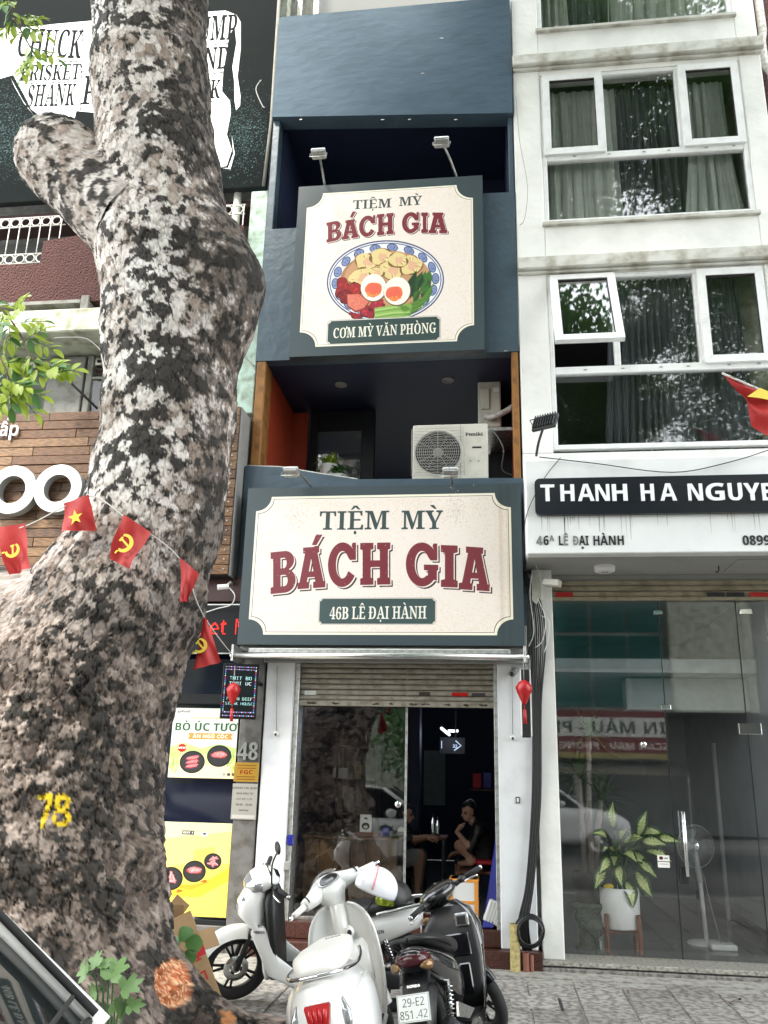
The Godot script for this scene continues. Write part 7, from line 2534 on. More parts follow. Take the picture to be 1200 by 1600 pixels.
var LEAF: ArrayMesh
func leaf_mesh() -> ArrayMesh:   # a folded leaflet one unit long, along +y
	if LEAF: return LEAF
	var s := st(true)
	var rings := []
	for i in 7:
		var v := i / 6.0
		var w := 0.26 * pow(sin(PI * clampf(v * 0.94 + 0.03, 0, 1)), 0.75)
		var z := -0.22 * v * v
		rings.append(PackedVector3Array([v3(-w, v, z + w * 0.35), v3(0, v, z), v3(w, v, z + w * 0.35)]))
	skin(s, rings, false, false)
	LEAF = done(s)
	return LEAF

func twig(t: Node3D, line: Array, n: int, seed_: int) -> void:
	var r := RandomNumberGenerator.new()
	r.seed = seed_
	var z := TZ + 0.5
	var pts := []
	for q in line: pts.append(at(q[0], q[1], z + r.randf_range(-0.1, 0.1)))
	var sm := smooth_line(pts)
	var w := group_at(t, "twig", pts[0])
	var s := st(true)
	tube(s, sm, 0.006, 6)
	part(w, "stem", s, "twig")
	var k := n / 5
	for i in k:
		var b: Vector3 = sm[clampi(int(sm.size() * (i + 0.6) / k), 0, sm.size() - 1)]
		var d := v3(r.randf_range(-0.7, 1.0), r.randf_range(-1.0, 0.4), r.randf_range(-0.5, 0.6)).normalized()
		var e := b + d * r.randf_range(0.13, 0.22)
		s = st(true)
		tube(s, [b, b.lerp(e, 0.5) + v3(0, 0.01, 0), e], 0.0022, 5)
		part(w, "leaf_stalk", s, "leaf_mid")
		for j in 7:
			var u := 0.25 + 0.75 * j / 6.0
			var side := 1.0 if j % 2 == 0 else -1.0
			var lat := d.cross(v3(r.randf_range(-0.3, 0.3), r.randf_range(0, 0.4), 1)).normalized()
			var dir := (lat * side * (0.9 if j < 6 else 0.0) + d * 0.7 + v3(0, -0.15, 0)).normalized()
			var nz := (v3(r.randf_range(-0.4, 0.4), 0.7, 0.8)).normalized()
			var x := dir.cross(nz).normalized()
			var l := r.randf_range(0.065, 0.095)
			lpart(w, "leaf", leaf_mesh(), "leaf_bright" if seed_ > 5 and r.randf() < 0.75 else "leaf_mid", Transform3D(Basis(x * l, dir * l, x.cross(dir) * l), b.lerp(e, u) - w.position - t.position))

func build_crown(t: Node3D, top: Vector3) -> void:
	var r := RandomNumberGenerator.new()
	r.seed = 17
	var s := st(true)
	for k in 9:
		var a := TAU * k / 9.0 + r.randf()
		var e := v3(0.6 + cos(a) * r.randf_range(3.5, 7.0), r.randf_range(12.0, 15.5), 7.5 + sin(a) * r.randf_range(3, 6))
		var l := smooth_line([top - v3(0, 0.3, 0), top.lerp(e, 0.35) + v3(0, 1.0, 0), e], 5)
		var rr := []
		for i in l.size(): rr.append(lerpf(0.24, 0.03, float(i) / (l.size() - 1)))
		tube(s, l, rr, 8)
	part(t, "limbs", s, "twig")
	# spray of leaflets, copied through the volume of the crown
	var st2 := st(true)
	for i in 34:
		var a := r.randf() * TAU
		var p := v3(r.randfn(0, 0.2), r.randfn(0, 0.16), r.randfn(0, 0.2))
		var d := v3(cos(a), r.randf_range(-0.5, 0.3), sin(a)).normalized()
		var side := d.cross(Vector3.UP).normalized() * 0.028
		var l := r.randf_range(0.10, 0.16)
		tri(st2, p, p + d * l * 0.5 + side, p + d * l)
		tri(st2, p, p + d * l, p + d * l * 0.5 - side)
	var mm := MultiMesh.new()
	mm.transform_format = MultiMesh.TRANSFORM_3D
	mm.mesh = done(st2)
	var where := []
	var hubs := []
	for i in 150:
		var a := r.randf() * TAU
		var q := sqrt(r.randf())
		if i > 95:
			hubs.append(v3(r.randf_range(-5, 9), r.randf_range(9.6, 13.0), r.randf_range(11.5, 16)))
			continue
		hubs.append(v3(0.8 + cos(a) * q * 8.0, 13.6 + r.randf_range(-1.8, 2.0) * (1.0 - 0.4 * q), 8.2 + sin(a) * q * 6.0))
	for i in 11000:
		var h: Vector3 = hubs[r.randi() % hubs.size()]
		var p := h + v3(r.randfn(0, 0.62), r.randfn(0, 0.38), r.randfn(0, 0.62))
		if p.z < 1.2: continue
		where.append(Transform3D(Basis.from_euler(v3(r.randf_range(-0.5, 0.5), r.randf() * TAU, r.randf_range(-0.5, 0.5))) * r.randf_range(0.8, 1.4), p))
	mm.instance_count = where.size()
	for i in where.size(): mm.set_instance_transform(i, where[i])
	var mi := MultiMeshInstance3D.new()
	mi.name = "crown"
	mi.multimesh = mm
	mi.material_override = mat("leaf_mid")
	mi.position = -t.position
	mi.set_meta("kind", "stuff")
	t.add_child(mi)

# ---------- across the street, seen only in the glass ----------
func build_opposite() -> void:
	var z := 18.2
	var b := thing("glass_office", "office block with a grid of green glass across the street, mirrored in the shop glass", "building", v3(2, 0, z))
	part(b, "body", boxm(v3(-1.5, 3.6, z + 0.12), v3(9.5, 11.0, z + 8), 0.0), "old_concrete")
	part(b, "ground_floor", boxm(v3(-1.5, 0.0, z + 2.0), v3(9.5, 3.59, z + 8), 0.0), "room_dark")
	var g := plain("office_glass", lin(0.10, 0.40, 0.37), 0.08, 0.75)
	g.metallic_specular = 0.6
	for i in 6:
		for j in 6:
			var p := boxm(v3(-1.4 + i * 1.12, 3.75 + j * 1.15, z), v3(-0.40 + i * 1.12, 4.78 + j * 1.15, z + 0.11), 0.0)
			part(b, "pane", p, g)
	part(b, "pier", boxm(v3(5.4, 3.6, z - 0.3), v3(7.8, 11.0, z + 0.119), 0.0), "old_plaster")
	part(b, "mullions", boxm(v3(-1.45, 3.65, z + 0.112), v3(5.4, 10.9, z + 0.118), 0.0), "curtain_pale")
	# copy shop sign and corrugated awning under it
	var s := thing("copy_shop_sign", "red and white copy shop sign across the street, mirrored in the shop glass", "sign", v3(2, 2.6, z - 0.6))
	SR = {}
	var im := canvas(1600, 420, Color(0.42, 0.10, 0.13))
	im.fill_rect(Rect2i(0, 60, 1600, 170), Color(0.80, 0.80, 0.78))
	ftext(im, "IN MÀU - PHOTOCOPY", SANSB, 760, 200, 105, Color(0.20, 0.27, 0.24), 1.0, 0.5)
	ftext(im, "SCAN MÀU - PHÓNG TO THU NHỎ A4 - A0", SANSB, 780, 340, 62, Color(0.82, 0.78, 0.74), 0.95, 0.5)
	im.fill_rect(Rect2i(0, 370, 1600, 50), Color(0.60, 0.55, 0.35))
	part(s, "box", boxm(v3(-1.5, 2.2, z - 0.6), v3(5.0, 3.58, z - 0.02), 0.0), "maroon")
	face(s, "printed_face", v3(5.0, 3.58, z - 0.604), v3(-1.5, 3.58, z - 0.604), v3(-1.5, 2.2, z - 0.604), v3(5.0, 2.2, z - 0.604), print_mat("copy_print", im, 0.5))
	var aw := thing("corrugated_awning", "corrugated metal awning under the copy shop sign across the street", "awning", v3(2, 1.9, z - 0.8))
	var q := st(true)
	var rings := []
	for i in 140: rings.append(PackedVector3Array([v3(-1.5 + i * 0.05, 2.15 + 0.02 * sin(i * 1.5), z - 0.1), v3(-1.5 + i * 0.05, 1.75 + 0.02 * sin(i * 1.5), z - 1.6)]))
	skin(q, rings, false, false)
	part(aw, "sheet", q, "zinc")
	for x in [-1.4, 2.2, 5.3]: part(aw, "post", boxm(v3(x, 0.0, z - 1.6), v3(x + 0.08, 1.74, z - 1.52), 0.0), "plastic_grey")
	# neighbours
	var nb := thing("cream_house", "plain cream house across the street beside the green glass office", "building", v3(-6, 0, z))
	part(nb, "wall", boxm(v3(-13, 0, z), v3(-1.6, 8.5, z + 8), 0.0), "old_plaster")
	for i in 4:
		for j in 2: part(nb, "window", boxm(v3(-12 + i * 2.7, 3.4 + j * 2.6, z - 0.03), v3(-10.6 + i * 2.7, 5.1 + j * 2.6, z - 0.001), 0.0), "car_glass")
	var nc := thing("grey_house", "plain grey house across the street beyond the green glass office", "building", v3(14, 0, z))
	part(nc, "wall", boxm(v3(9.6, 0, z), v3(20, 10.0, z + 8), 0.0), "old_concrete")
	for i in 3:
		for j in 2: part(nc, "window", boxm(v3(10.4 + i * 2.8, 3.4 + j * 2.8, z - 0.03), v3(12 + i * 2.8, 5.2 + j * 2.8, z - 0.001), 0.0), "car_glass")
	# round clipped trees on the far pavement
	var r := RandomNumberGenerator.new()
	r.seed = 23
	for k in 2:
		var c: Vector3 = [v3(-7.4, 3.1, 16.2), v3(-2.2, 3.0, 16.4)][k]
		var t := thing("small_tree", ["round clipped tree before the cream house across the street", "round clipped tree at the corner of the green glass office"][k], "tree", v3(c.x, 0, c.z))
		var s2 := st(true)
		tube(s2, [v3(c.x, 0, c.z), c], [0.12, 0.06], 8)
		part(t, "trunk", s2, "twig")
		s2 = st(true)
		for i in 2600:
			var d := v3(r.randfn(), r.randfn(), r.randfn()).normalized()
			var p := c + d * v3(1.6, 1.7, 1.4) * pow(r.randf(), 0.4)
			var u := v3(r.randfn(), r.randfn(), r.randfn()).normalized() * 0.09
			var v := u.cross(d).normalized() * 0.05
			tri(s2, p - u, p + v, p + u)
			tri(s2, p - u, p + u, p - v)
		var cr := part(t, "crown", s2, "leaf_mid")
		cr.set_meta("kind", "stuff")

# ---------- parked cars ----------
# body sections along the car: x, then half width and height at sill, waist and top
func car(called: String, label: String, front_x: float, z_mid: float, paint: String, suv := false) -> void:
	var c := thing(called, label, "car", v3(front_x - 2.1, -0.15, z_mid))
	var y0 := -0.15
	var top := 1.75 if suv else 1.46
	var belt := 1.05 if suv else 0.96
	var X := func(x: float) -> float: return front_x - x
	# lower body
	var s := st(true)
	var secs := []
	for q in [[0.0, 0.42, 0.72, 0.62], [0.06, 0.30, 0.80, 0.72], [0.35, 0.25, 0.84, 0.86], [1.0, 0.22, 0.86, belt], [2.2, 0.22, 0.87, belt + 0.03], [3.6, 0.24, 0.86, belt + 0.05], [4.1, 0.30, 0.82, belt + 0.02], [4.22, 0.45, 0.74, belt - 0.12]]:
		var lo: float = q[1] + y0
		var hi: float = q[3]
		secs.append([v3(X.call(q[0]), (lo + hi) / 2, z_mid), v3(0, 0, q[2]), v3(0, (hi - lo) / 2, 0), 5.0])
	swell(s, secs, 40)
	part(c, "body", s, paint)
	# cabin: glass with painted roof and pillars
	var wb := 1.16   # windscreen base
	var wt := wb + 0.62
	var rt := 3.1 if not suv else 3.7
	var rb := 3.85 if not suv else 4.1
	var side := func(x: float, y: float, hz: float) -> Array: return [v3(X.call(x), y, z_mid - hz), v3(X.call(x), y, z_mid + hz)]
	var b0 = side.call(wb, belt - 0.02, 0.72)
	var t0 = side.call(wt, top - 0.06, 0.60)
	var t1 = side.call(rt, top - 0.06, 0.60)
	var b1 = side.call(rb, belt + 0.02, 0.70)
	s = st(true)
	var rings := []
	for i in 9:
		var v := i / 8.0
		var ring := PackedVector3Array()
		for j in 11:
			var u := j / 10.0
			var p: Vector3 = b0[0].lerp(t0[0], v).lerp(b0[1].lerp(t0[1], v), u)
			ring.append(p + v3(0.10 * sin(PI * u), 0.02 * sin(PI * v), 0))
		rings.append(ring)
	skin(s, rings, false, false)
	part(c, "windscreen", s, "car_glass")
	s = st()
	quad(s, b0[1], t0[1], t1[1], b1[1])
	quad(s, b1[0], t1[0], t0[0], b0[0])
	quad(s, b1[1], t1[1], t1[0], b1[0])
	part(c, "side_glass", s, "car_glass")
	s = st(true)
	swell(s, [[(t0[0] + t0[1]) / 2 + v3(0.02, 0.0, 0), v3(0, 0, 0.60), v3(0, 0.012, 0), 4.0], [(t0[0] + t0[1]) / 2 + v3(-0.25, 0.025, 0), v3(0, 0, 0.62), v3(0, 0.035, 0), 4.0], [(t1[0] + t1[1]) / 2 + v3(0.2, 0.025, 0), v3(0, 0, 0.62), v3(0, 0.035, 0), 4.0], [(t1[0] + t1[1]) / 2, v3(0, 0, 0.60), v3(0, 0.012, 0), 4.0]], 28)
	part(c, "roof", s, paint)
	for k in 2:
		var sg := -1.0 if k == 0 else 1.0
		s = st(true)
		tube(s, [b0[k] + v3(0.06, -0.02, 0), b0[k].lerp(t0[k], 0.5) + v3(0.01, 0.03, sg * 0.015), t0[k] + v3(0, 0.01, 0)], 0.032, 10)
		part(c, "pillar", s, paint)
		s = st(true)
		tube(s, [b0[k] + v3(0.05, 0.022, -sg * 0.035), b0[k].lerp(t0[k], 0.5) + v3(0.03, 0.055, -sg * 0.01), t0[k] + v3(0.02, 0.035, -sg * 0.02)], 0.013, 8)
		part(c, "pillar_trim", s, "rubber")
		for x in [2.25, rt]:
			s = st(true)
			tube(s, [v3(X.call(x), belt, z_mid + sg * 0.74), v3(X.call(x + 0.05), top - 0.05, z_mid + sg * 0.605)], 0.03, 8)
			part(c, "pillar", s, paint)
		for x in [0.78, 3.42]:
			var w := group_at(c, "wheel", v3(X.call(x), y0 + 0.31, z_mid + sg * 0.76))
			var xf := Transform3D(Basis(Vector3.RIGHT, PI / 2 * sg), v3(X.call(x), y0 + 0.31, z_mid + sg * 0.76))
			s = st(true)
			lathe(s, [v2(0.2, 0.1), v2(0.28, 0.115), v2(0.31, 0.09), v2(0.31, -0.09), v2(0.2, -0.1)], xf, 28)
			part(w, "tyre", s, "rubber")
			s = st(true)
			lathe(s, [v2(0.001, 0.1), v2(0.06, 0.105), v2(0.08, 0.07), v2(0.17, 0.09), v2(0.205, 0.112)], xf, 28)
			part(w, "rim", s, "alloy")
		s = st(true)
		swell(s, [[v3(X.call(0.14), 0.62, z_mid + sg * 0.60), v3(0, 0, 0.14), v3(0, 0.07, 0), 2.5], [v3(X.call(0.0), 0.60, z_mid + sg * 0.56), v3(0, 0, 0.1), v3(0, 0.05, 0), 2.5]], 16)
		part(c, "headlight", s, "lens_clear")
		s = st(true)
		ball(s, v3(X.call(1.62), belt + 0.07, z_mid + sg * 0.86), v3(0.09, 0.07, 0.04), 12)
		part(c, "door_mirror", s, paint)
	# wiper and dark cowl at the foot of the windscreen
	s = st(true)
	tube(s, [b0[0] + v3(0.03, 0.0, 0.03), (b0[0] + b0[1]) / 2 + v3(0.13, 0.0, 0), b0[1] + v3(0.03, 0.0, -0.03)], 0.012, 8)
	part(c, "cowl", s, "rubber")
	s = st(true)
	tube(s, [(b0[0] + b0[1]) / 2 + v3(0.17, 0.03, 0.1), b0[0].lerp(t0[0], 0.12) + v3(0.09, 0.03, 0.12)], 0.008, 6)
	part(c, "wiper", s, "rubber")

func build_cars() -> void:
	var p := aty(160, 1570, 0.97)
	car("white_car", "white parked car, its dusty windscreen in front of the tree trunk", p.x + 1.12, p.z + 0.75, "white_paint")
	car("grey_car", "dark grey parked estate car mirrored in the dark blue glass", -4.9, 6.7, "grey_paint", true)
	car("white_car", "white car parked on the far kerb across the street, mirrored in the shop glass", 3.2, 13.9, "white_paint")
	car("white_car", "white car parked on the far kerb before the cream house, mirrored in the shop glass", -4.0, 13.9, "white_paint", true)

# ---------- scooters: own axes, x ahead, y up, z to the rider's right ----------
func steer(angle: float, pivot := v3(0.46, 0.8, 0)) -> Transform3D:
	var b := Basis(v3(-0.454, 0.891, 0).normalized(), angle)
	return Transform3D(b, pivot - b * pivot)

func bike_wheel(root: Node3D, c: Vector3, R: float, xf := Transform3D(), spokes := 5) -> void:
	var w := Node3D.new()
	w.name = "wheel"
	root.add_child(w, true)
	w.transform = xf * Transform3D(Basis(), c)
	var t := Transform3D(Basis(Vector3.RIGHT, PI / 2), Vector3.ZERO)
	var s := st(true)
	var prof := []
	for i in 13: prof.append(v2(R - 0.045 + cos(TAU * i / 12) * 0.045, sin(TAU * i / 12) * 0.045))
	lathe(s, prof, t, 40)
	lpart(w, "tyre", s, "rubber")
	s = st(true)
	lathe(s, [v2(R - 0.075, 0.028), v2(R - 0.095, 0.02), v2(R - 0.1, 0.0), v2(R - 0.095, -0.02), v2(R - 0.075, -0.028)], t, 40)
	lpart(w, "rim", s, "black_matte")
	for k in spokes:
		var a := TAU * k / spokes
		s = st(true)
		for g in [-0.14, 0.14]: tube(s, [v3(cos(a) * 0.03, sin(a) * 0.03, 0), v3(cos(a + g) * (R - 0.085), sin(a + g) * (R - 0.085), 0)], [0.014, 0.009], 6)
		lpart(w, "spoke", s, "black_matte")
	s = st(true)
	lathe(s, [v2(0.001, 0.06), v2(0.03, 0.06), v2(0.045, 0.03), v2(0.045, -0.03), v2(0.03, -0.06), v2(0.001, -0.06)], t, 16)
	lpart(w, "hub", s, "alloy")
	s = st(true)
	lathe(s, [v2(0.05, -0.045), v2(0.1, -0.045), v2(0.1, -0.049), v2(0.05, -0.049)], t, 28)
	lpart(w, "brake_disc", s, "steel")

func fender(root: Node3D, c: Vector3, R: float, hw: float, a0: float, a1: float, m: String, xf := Transform3D(), called := "front_fender") -> void:
	var s := st(true)
	var rings := []
	for i in 17:
		var a := lerpf(a0, a1, i / 16.0)
		var ring := PackedVector3Array()
		var tp_ := 0.45 + 0.55 * sin(PI * (i + 2.0) / 20.0)
		for j in 11:
			var u := j / 10.0 * 2 - 1
			var r := R + 0.055 - 0.075 * pow(absf(u), 2.4)
			ring.append(c + v3(cos(a) * r, sin(a) * r, u * hw * tp_))
		rings.append(ring)
	skin(s, rings, false, false)
	lpart(root, called, s, m, xf)

# sheet with thickness, rows: [y, x of the middle, half width, bow back of the edges]
func shield(rows: Array, th: float, n := 16) -> SurfaceTool:
	var s := st(true)
	var rings := []
	for q in rows:
		var ring := PackedVector3Array()
		for k in n + 1:
			var u := float(k) / n * 2 - 1
			ring.append(v3(q[1] - q[3] * u * u, q[0] - 0.02 * u * u, u * q[2]))
		for k in range(n, -1, -1):
			var u := float(k) / n * 2 - 1
			ring.append(v3(q[1] - q[3] * u * u - th, q[0] - 0.02 * u * u, u * (q[2] - 0.008)))
		rings.append(ring)
	skin(s, rings)
	return s

func bike_plate(root: Node3D, xf: Transform3D) -> void:
	var im := canvas(380, 280, Color(0.90, 0.91, 0.90))
	im.fill_rect(Rect2i(8, 8, 364, 264), Color(0.35, 0.36, 0.36))
	im.fill_rect(Rect2i(12, 12, 356, 256), Color(0.90, 0.91, 0.90))
	ftext(im, "29-E2", SANS, 190, 122, 84, Color(0.16, 0.17, 0.16), 0.92, 0.5)
	ftext(im, "851", SANS, 20, 246, 84, Color(0.16, 0.17, 0.16), 0.9)
	ftext(im, ".42", SANS, 205, 246, 84, Color(0.42, 0.43, 0.42), 0.95)
	var p := Node3D.new()
	p.name = "licence_plate"
	root.add_child(p)
	p.transform = xf
	lpart(p, "backing", boxm(v3(-0.098, -0.073, -0.006), v3(0.098, 0.073, 0), 0.003), "plastic_grey")
	var s := st()
	quad(s, v3(-0.095, 0.07, 0.0015), v3(0.095, 0.07, 0.0015), v3(0.095, -0.07, 0.0015), v3(-0.095, -0.07, 0.0015))
	lpart(p, "print", s, print_mat("licence_print", im, 0.35))

func tubes(root: Node3D, called: String, list: Array, r, m: String, xf := Transform3D(), n := 8) -> void:
	for q in list:
		var s := st(true)
		tube(s, q, r, n)
		lpart(root, called, s, m, xf)

func mirror(root: Node3D, foot: Vector3, head: Vector3, xf: Transform3D, m := "black_matte") -> void:
	tubes(root, "mirror_stem", [smooth_line([foot, foot.lerp(head, 0.5) + v3(0.02, 0.03, 0), head], 4)], 0.007, m, xf)
	var s := st(true)
	ball(s, head + v3(0, 0.03, 0), v3(0.02, 0.045, 0.075), 14)
	lpart(root, "mirror", s, m, xf)

func step_scooter(root: Node3D, paint: String, turn: float, dark: bool) -> void:
	var sx := steer(turn)
	var sh := sx * Transform3D(Basis(), v3(0, 0.0 if dark else -0.07, 0))
	var R := 0.275
	bike_wheel(root, v3(0.64, R, 0), R, sx)
	bike_wheel(root, v3(-0.62, R, 0), R)
	fender(root, v3(0.64, R, 0), R, 0.085, deg_to_rad(12), deg_to_rad(165), paint, sx)
	fender(root, v3(-0.62, R, 0), R, 0.08, deg_to_rad(60), deg_to_rad(200), "black_matte", Transform3D(), "rear_fender")
	tubes(root, "fork", [[v3(0.64, R, 0.075), v3(0.47, 0.72, 0.055)], [v3(0.64, R, -0.075), v3(0.47, 0.72, -0.055)]], 0.021, "black_matte", sx)
	# front apron: nose and legs of the cowl
	var s := st(true)
	swell(s, [[v3(0.40, 0.97, 0), v3(0.04, 0, 0), v3(0, 0, 0.07), 2.5], [v3(0.47, 0.90, 0), v3(0.09, 0.02, 0), v3(0, 0, 0.15), 2.6], [v3(0.50, 0.78, 0), v3(0.13, 0.02, 0), v3(0, 0, 0.20), 2.4], [v3(0.50, 0.68, 0), v3(0.12, 0.03, 0), v3(0, 0, 0.205), 2.4], [v3(0.42, 0.58, 0), v3(0.07, 0.03, 0), v3(0, 0, 0.20), 2.6], [v3(0.37, 0.44, 0), v3(0.04, 0, 0), v3(0, 0, 0.19), 3.0], [v3(0.36, 0.30, 0), v3(0.035, 0, 0), v3(0, 0, 0.17), 3.0], [v3(0.35, 0.24, 0), v3(0.03, 0, 0), v3(0, 0, 0.15), 3.0]], 28)
	lpart(root, "front_apron", s, paint)
	s = st(true)
	swell(s, [[v3(0.36, 0.93, 0), v3(0.03, 0, 0), v3(0, 0, 0.10), 3.0], [v3(0.34, 0.80, 0), v3(0.06, 0, 0), v3(0, 0, 0.195), 3.2], [v3(0.32, 0.60, 0), v3(0.05, 0, 0), v3(0, 0, 0.205), 3.4], [v3(0.29, 0.40, 0), v3(0.04, 0, 0), v3(0, 0, 0.19), 3.4], [v3(0.28, 0.28, 0), v3(0.04, 0, 0), v3(0, 0, 0.17), 3.4]], 28)
	lpart(root, "inner_apron", s, "black_matte")
	for k in [-1.0, 1.0]:
		s = st(true)
		swell(s, [[v3(0.62, 0.70, 0.06 * k), v3(0.0, 0.02, 0), v3(0, 0, 0.015), 2.0], [v3(0.60, 0.75, 0.12 * k), v3(0.02, 0.028, 0), v3(0, 0, 0.03), 2.0], [v3(0.54, 0.83, 0.165 * k), v3(0.015, 0.02, 0), v3(0, 0, 0.015), 2.0]], 12)
		lpart(root, "indicator", s, "lens_clear")
		# long lower wing
		s = st(true)
		swell(s, [[v3(0.42, 0.6, 0.195 * k), v3(0.06, 0, 0), v3(0, 0.05, 0.01), 2.4], [v3(0.30, 0.36, 0.19 * k), v3(0.05, 0, 0), v3(0, 0.08, 0.012), 2.4], [v3(0.1, 0.25, 0.185 * k), v3(0.05, 0, 0), v3(0, 0.05, 0.012), 2.4], [v3(-0.3, 0.26, 0.17 * k), v3(0.03, 0, 0), v3(0, 0.03, 0.01), 2.4]], 14)
		lpart(root, "floor_wing", s, paint)
	lpart(root, "floorboard", boxm(v3(-0.2, 0.245, -0.17), v3(0.33, 0.285, 0.17), 0.015), "black_matte")
	# handlebar cowl with lamp and dial
	s = st(true)
	swell(s, [[v3(0.56, 0.96, 0), v3(0, 0.03, 0), v3(0, 0, 0.05), 2.4], [v3(0.53, 1.0, 0), v3(0, 0.075, 0), v3(0, 0, 0.12), 2.4], [v3(0.45, 1.03, 0), v3(0, 0.08, 0), v3(0, 0, 0.165), 2.3], [v3(0.36, 1.04, 0), v3(0, 0.05, 0), v3(0, 0, 0.14), 2.4], [v3(0.31, 1.03, 0), v3(0, 0.02, 0), v3(0, 0, 0.08), 2.4]], 28)
	lpart(root, "handlebar_cowl", s, paint, sh)
	s = st(true)
	swell(s, [[v3(0.585, 0.985, 0), v3(0, 0.03, 0), v3(0, 0, 0.06), 2.6], [v3(0.54, 1.0, 0), v3(0, 0.058, 0), v3(0, 0, 0.125), 2.6], [v3(0.47, 1.02, 0), v3(0, 0.05, 0), v3(0, 0, 0.168), 2.6]], 24)
	lpart(root, "headlight", s, "lens_clear", sh)
	s = st(true)
	swell(s, [[v3(0.31, 1.052, 0), v3(0, 0.012, 0), v3(0, 0, 0.06), 3.0], [v3(0.40, 1.088, 0), v3(0, 0.012, 0), v3(0, 0, 0.1), 3.0]], 20)
	lpart(root, "dial", s, "car_glass", sh)
	for k in [-1.0, 1.0]:
		tubes(root, "handlebar", [[v3(0.40, 1.02, 0.1 * k), v3(0.35, 1.03, 0.24 * k)]], 0.018, "black_matte", sh)
		tubes(root, "grip", [[v3(0.352, 1.03, 0.235 * k), v3(0.31, 1.025, 0.355 * k)]], 0.019, "rubber", sh, 12)
		tubes(root, "bar_end", [[v3(0.31, 1.025, 0.355 * k), v3(0.304, 1.024, 0.372 * k)]], 0.017, "steel", sh, 10)
		tubes(root, "brake_lever", [smooth_line([v3(0.38, 1.01, 0.2 * k), v3(0.40, 1.0, 0.26 * k), v3(0.37, 0.985, 0.35 * k)], 4)], 0.007, "steel", sh)
		s = st(true)
		ball(s, v3(0.365, 1.03, 0.2 * k), v3(0.03, 0.028, 0.035), 10)
		lpart(root, "switch_pod", s, "black_matte", sh)
	if not dark: mirror(root, v3(0.40, 1.05, -0.17), v3(0.38, 1.22 if dark else 1.34, -0.25), sh)
	# rear body, seat, tail
	s = st(true)
	swell(s, [[v3(-0.08, 0.42, 0), v3(0, 0.16, 0), v3(0, 0, 0.09), 2.6], [v3(-0.22, 0.52, 0), v3(0, 0.17, 0), v3(0, 0, 0.15), 2.6], [v3(-0.45, 0.60, 0), v3(0, 0.14, 0), v3(0, 0, 0.17), 2.3], [v3(-0.68, 0.67, 0), v3(0, 0.11, 0), v3(0, 0, 0.145), 2.2], [v3(-0.86, 0.72, 0), v3(0, 0.08, 0), v3(0, 0, 0.11), 2.2], [v3(-0.97, 0.745, 0), v3(0, 0.04, 0), v3(0, 0, 0.06), 2.2]], 32)
	lpart(root, "body", s, paint)
	s = st(true)
	swell(s, [[v3(0.0, 0.69, 0), v3(0, 0.02, 0), v3(0, 0, 0.06), 2.6], [v3(-0.08, 0.71, 0), v3(0, 0.055, 0), v3(0, 0, 0.12), 2.8], [v3(-0.3, 0.735, 0), v3(0, 0.06, 0), v3(0, 0, 0.155), 2.8], [v3(-0.45, 0.76, 0), v3(0, 0.055, 0), v3(0, 0, 0.15), 2.8], [v3(-0.65, 0.80, 0), v3(0, 0.05, 0), v3(0, 0, 0.125), 2.6], [v3(-0.78, 0.82, 0), v3(0, 0.02, 0), v3(0, 0, 0.08), 2.4]], 28)
	lpart(root, "seat", s, "black_matte")
	s = st(true)
	swell(s, [[v3(-0.86, 0.735, 0), v3(0, 0.05, 0), v3(0, 0, 0.112), 2.4], [v3(-0.93, 0.735, 0), v3(0, 0.045, 0), v3(0, 0, 0.095), 2.4], [v3(-0.985, 0.735, 0), v3(0, 0.028, 0), v3(0, 0, 0.06), 2.4]], 24)
	lpart(root, "tail_light", s, "tail_dark")
	for k in [-1.0, 1.0]:
		s = st(true)
		swell(s, [[v3(-0.86, 0.70, 0.11 * k), v3(0, 0.025, 0), v3(0, 0, 0.012), 2.2], [v3(-0.94, 0.70, 0.10 * k), v3(0, 0.028, 0), v3(0, 0, 0.03), 2.2], [v3(-0.975, 0.70, 0.075 * k), v3(0, 0.012, 0), v3(0, 0, 0.015), 2.2]], 14)
		lpart(root, "rear_indicator", s, "lens_amber")
		tubes(root, "grab_rail", [smooth_line([v3(-0.5, 0.75, 0.165 * k), v3(-0.7, 0.80, 0.165 * k), v3(-0.88, 0.835, 0.11 * k), v3(-0.93, 0.84, 0.0)], 5)], 0.014, "black_matte" if dark else "steel")
		tubes(root, "shock", [[v3(-0.66, 0.32, 0.12 * k), v3(-0.56, 0.58, 0.12 * k)]], 0.018, "steel")
		var coil := []
		for i in 61: coil.append(v3(lerpf(-0.65, -0.575, i / 60.0), lerpf(0.36, 0.545, i / 60.0), 0.12 * k) + v3(cos(i * 0.84) * 0.028, 0, sin(i * 0.84) * 0.028))
		tubes(root, "shock_spring", [coil], 0.0055, "steel" if dark else "black_matte", Transform3D(), 5)
	# engine, exhaust, splash guard with plate
	s = st(true)
	swell(s, [[v3(-0.2, 0.27, -0.05), v3(0, 0.06, 0), v3(0, 0, 0.08), 3.0], [v3(-0.4, 0.27, -0.08), v3(0, 0.08, 0), v3(0, 0, 0.07), 3.0], [v3(-0.68, 0.27, -0.10), v3(0, 0.07, 0), v3(0, 0, 0.035), 3.0]], 18)
	lpart(root, "engine_case", s, "black_matte")
	tubes(root, "exhaust", [[v3(-0.2, 0.2, 0.1), v3(-0.45, 0.24, 0.15), v3(-0.9, 0.36, 0.16)]], [0.02, 0.05, 0.055], "black_matte", Transform3D(), 14)
	s = st()
	prism(s, PackedVector2Array([v2(-0.55, 0.34), v2(-0.35, 0.36), v2(-0.8, 0.47), v2(-0.84, 0.40)]), 0.20, 0.215)
	lpart(root, "exhaust_guard", s, "alloy")
	s = st(true)
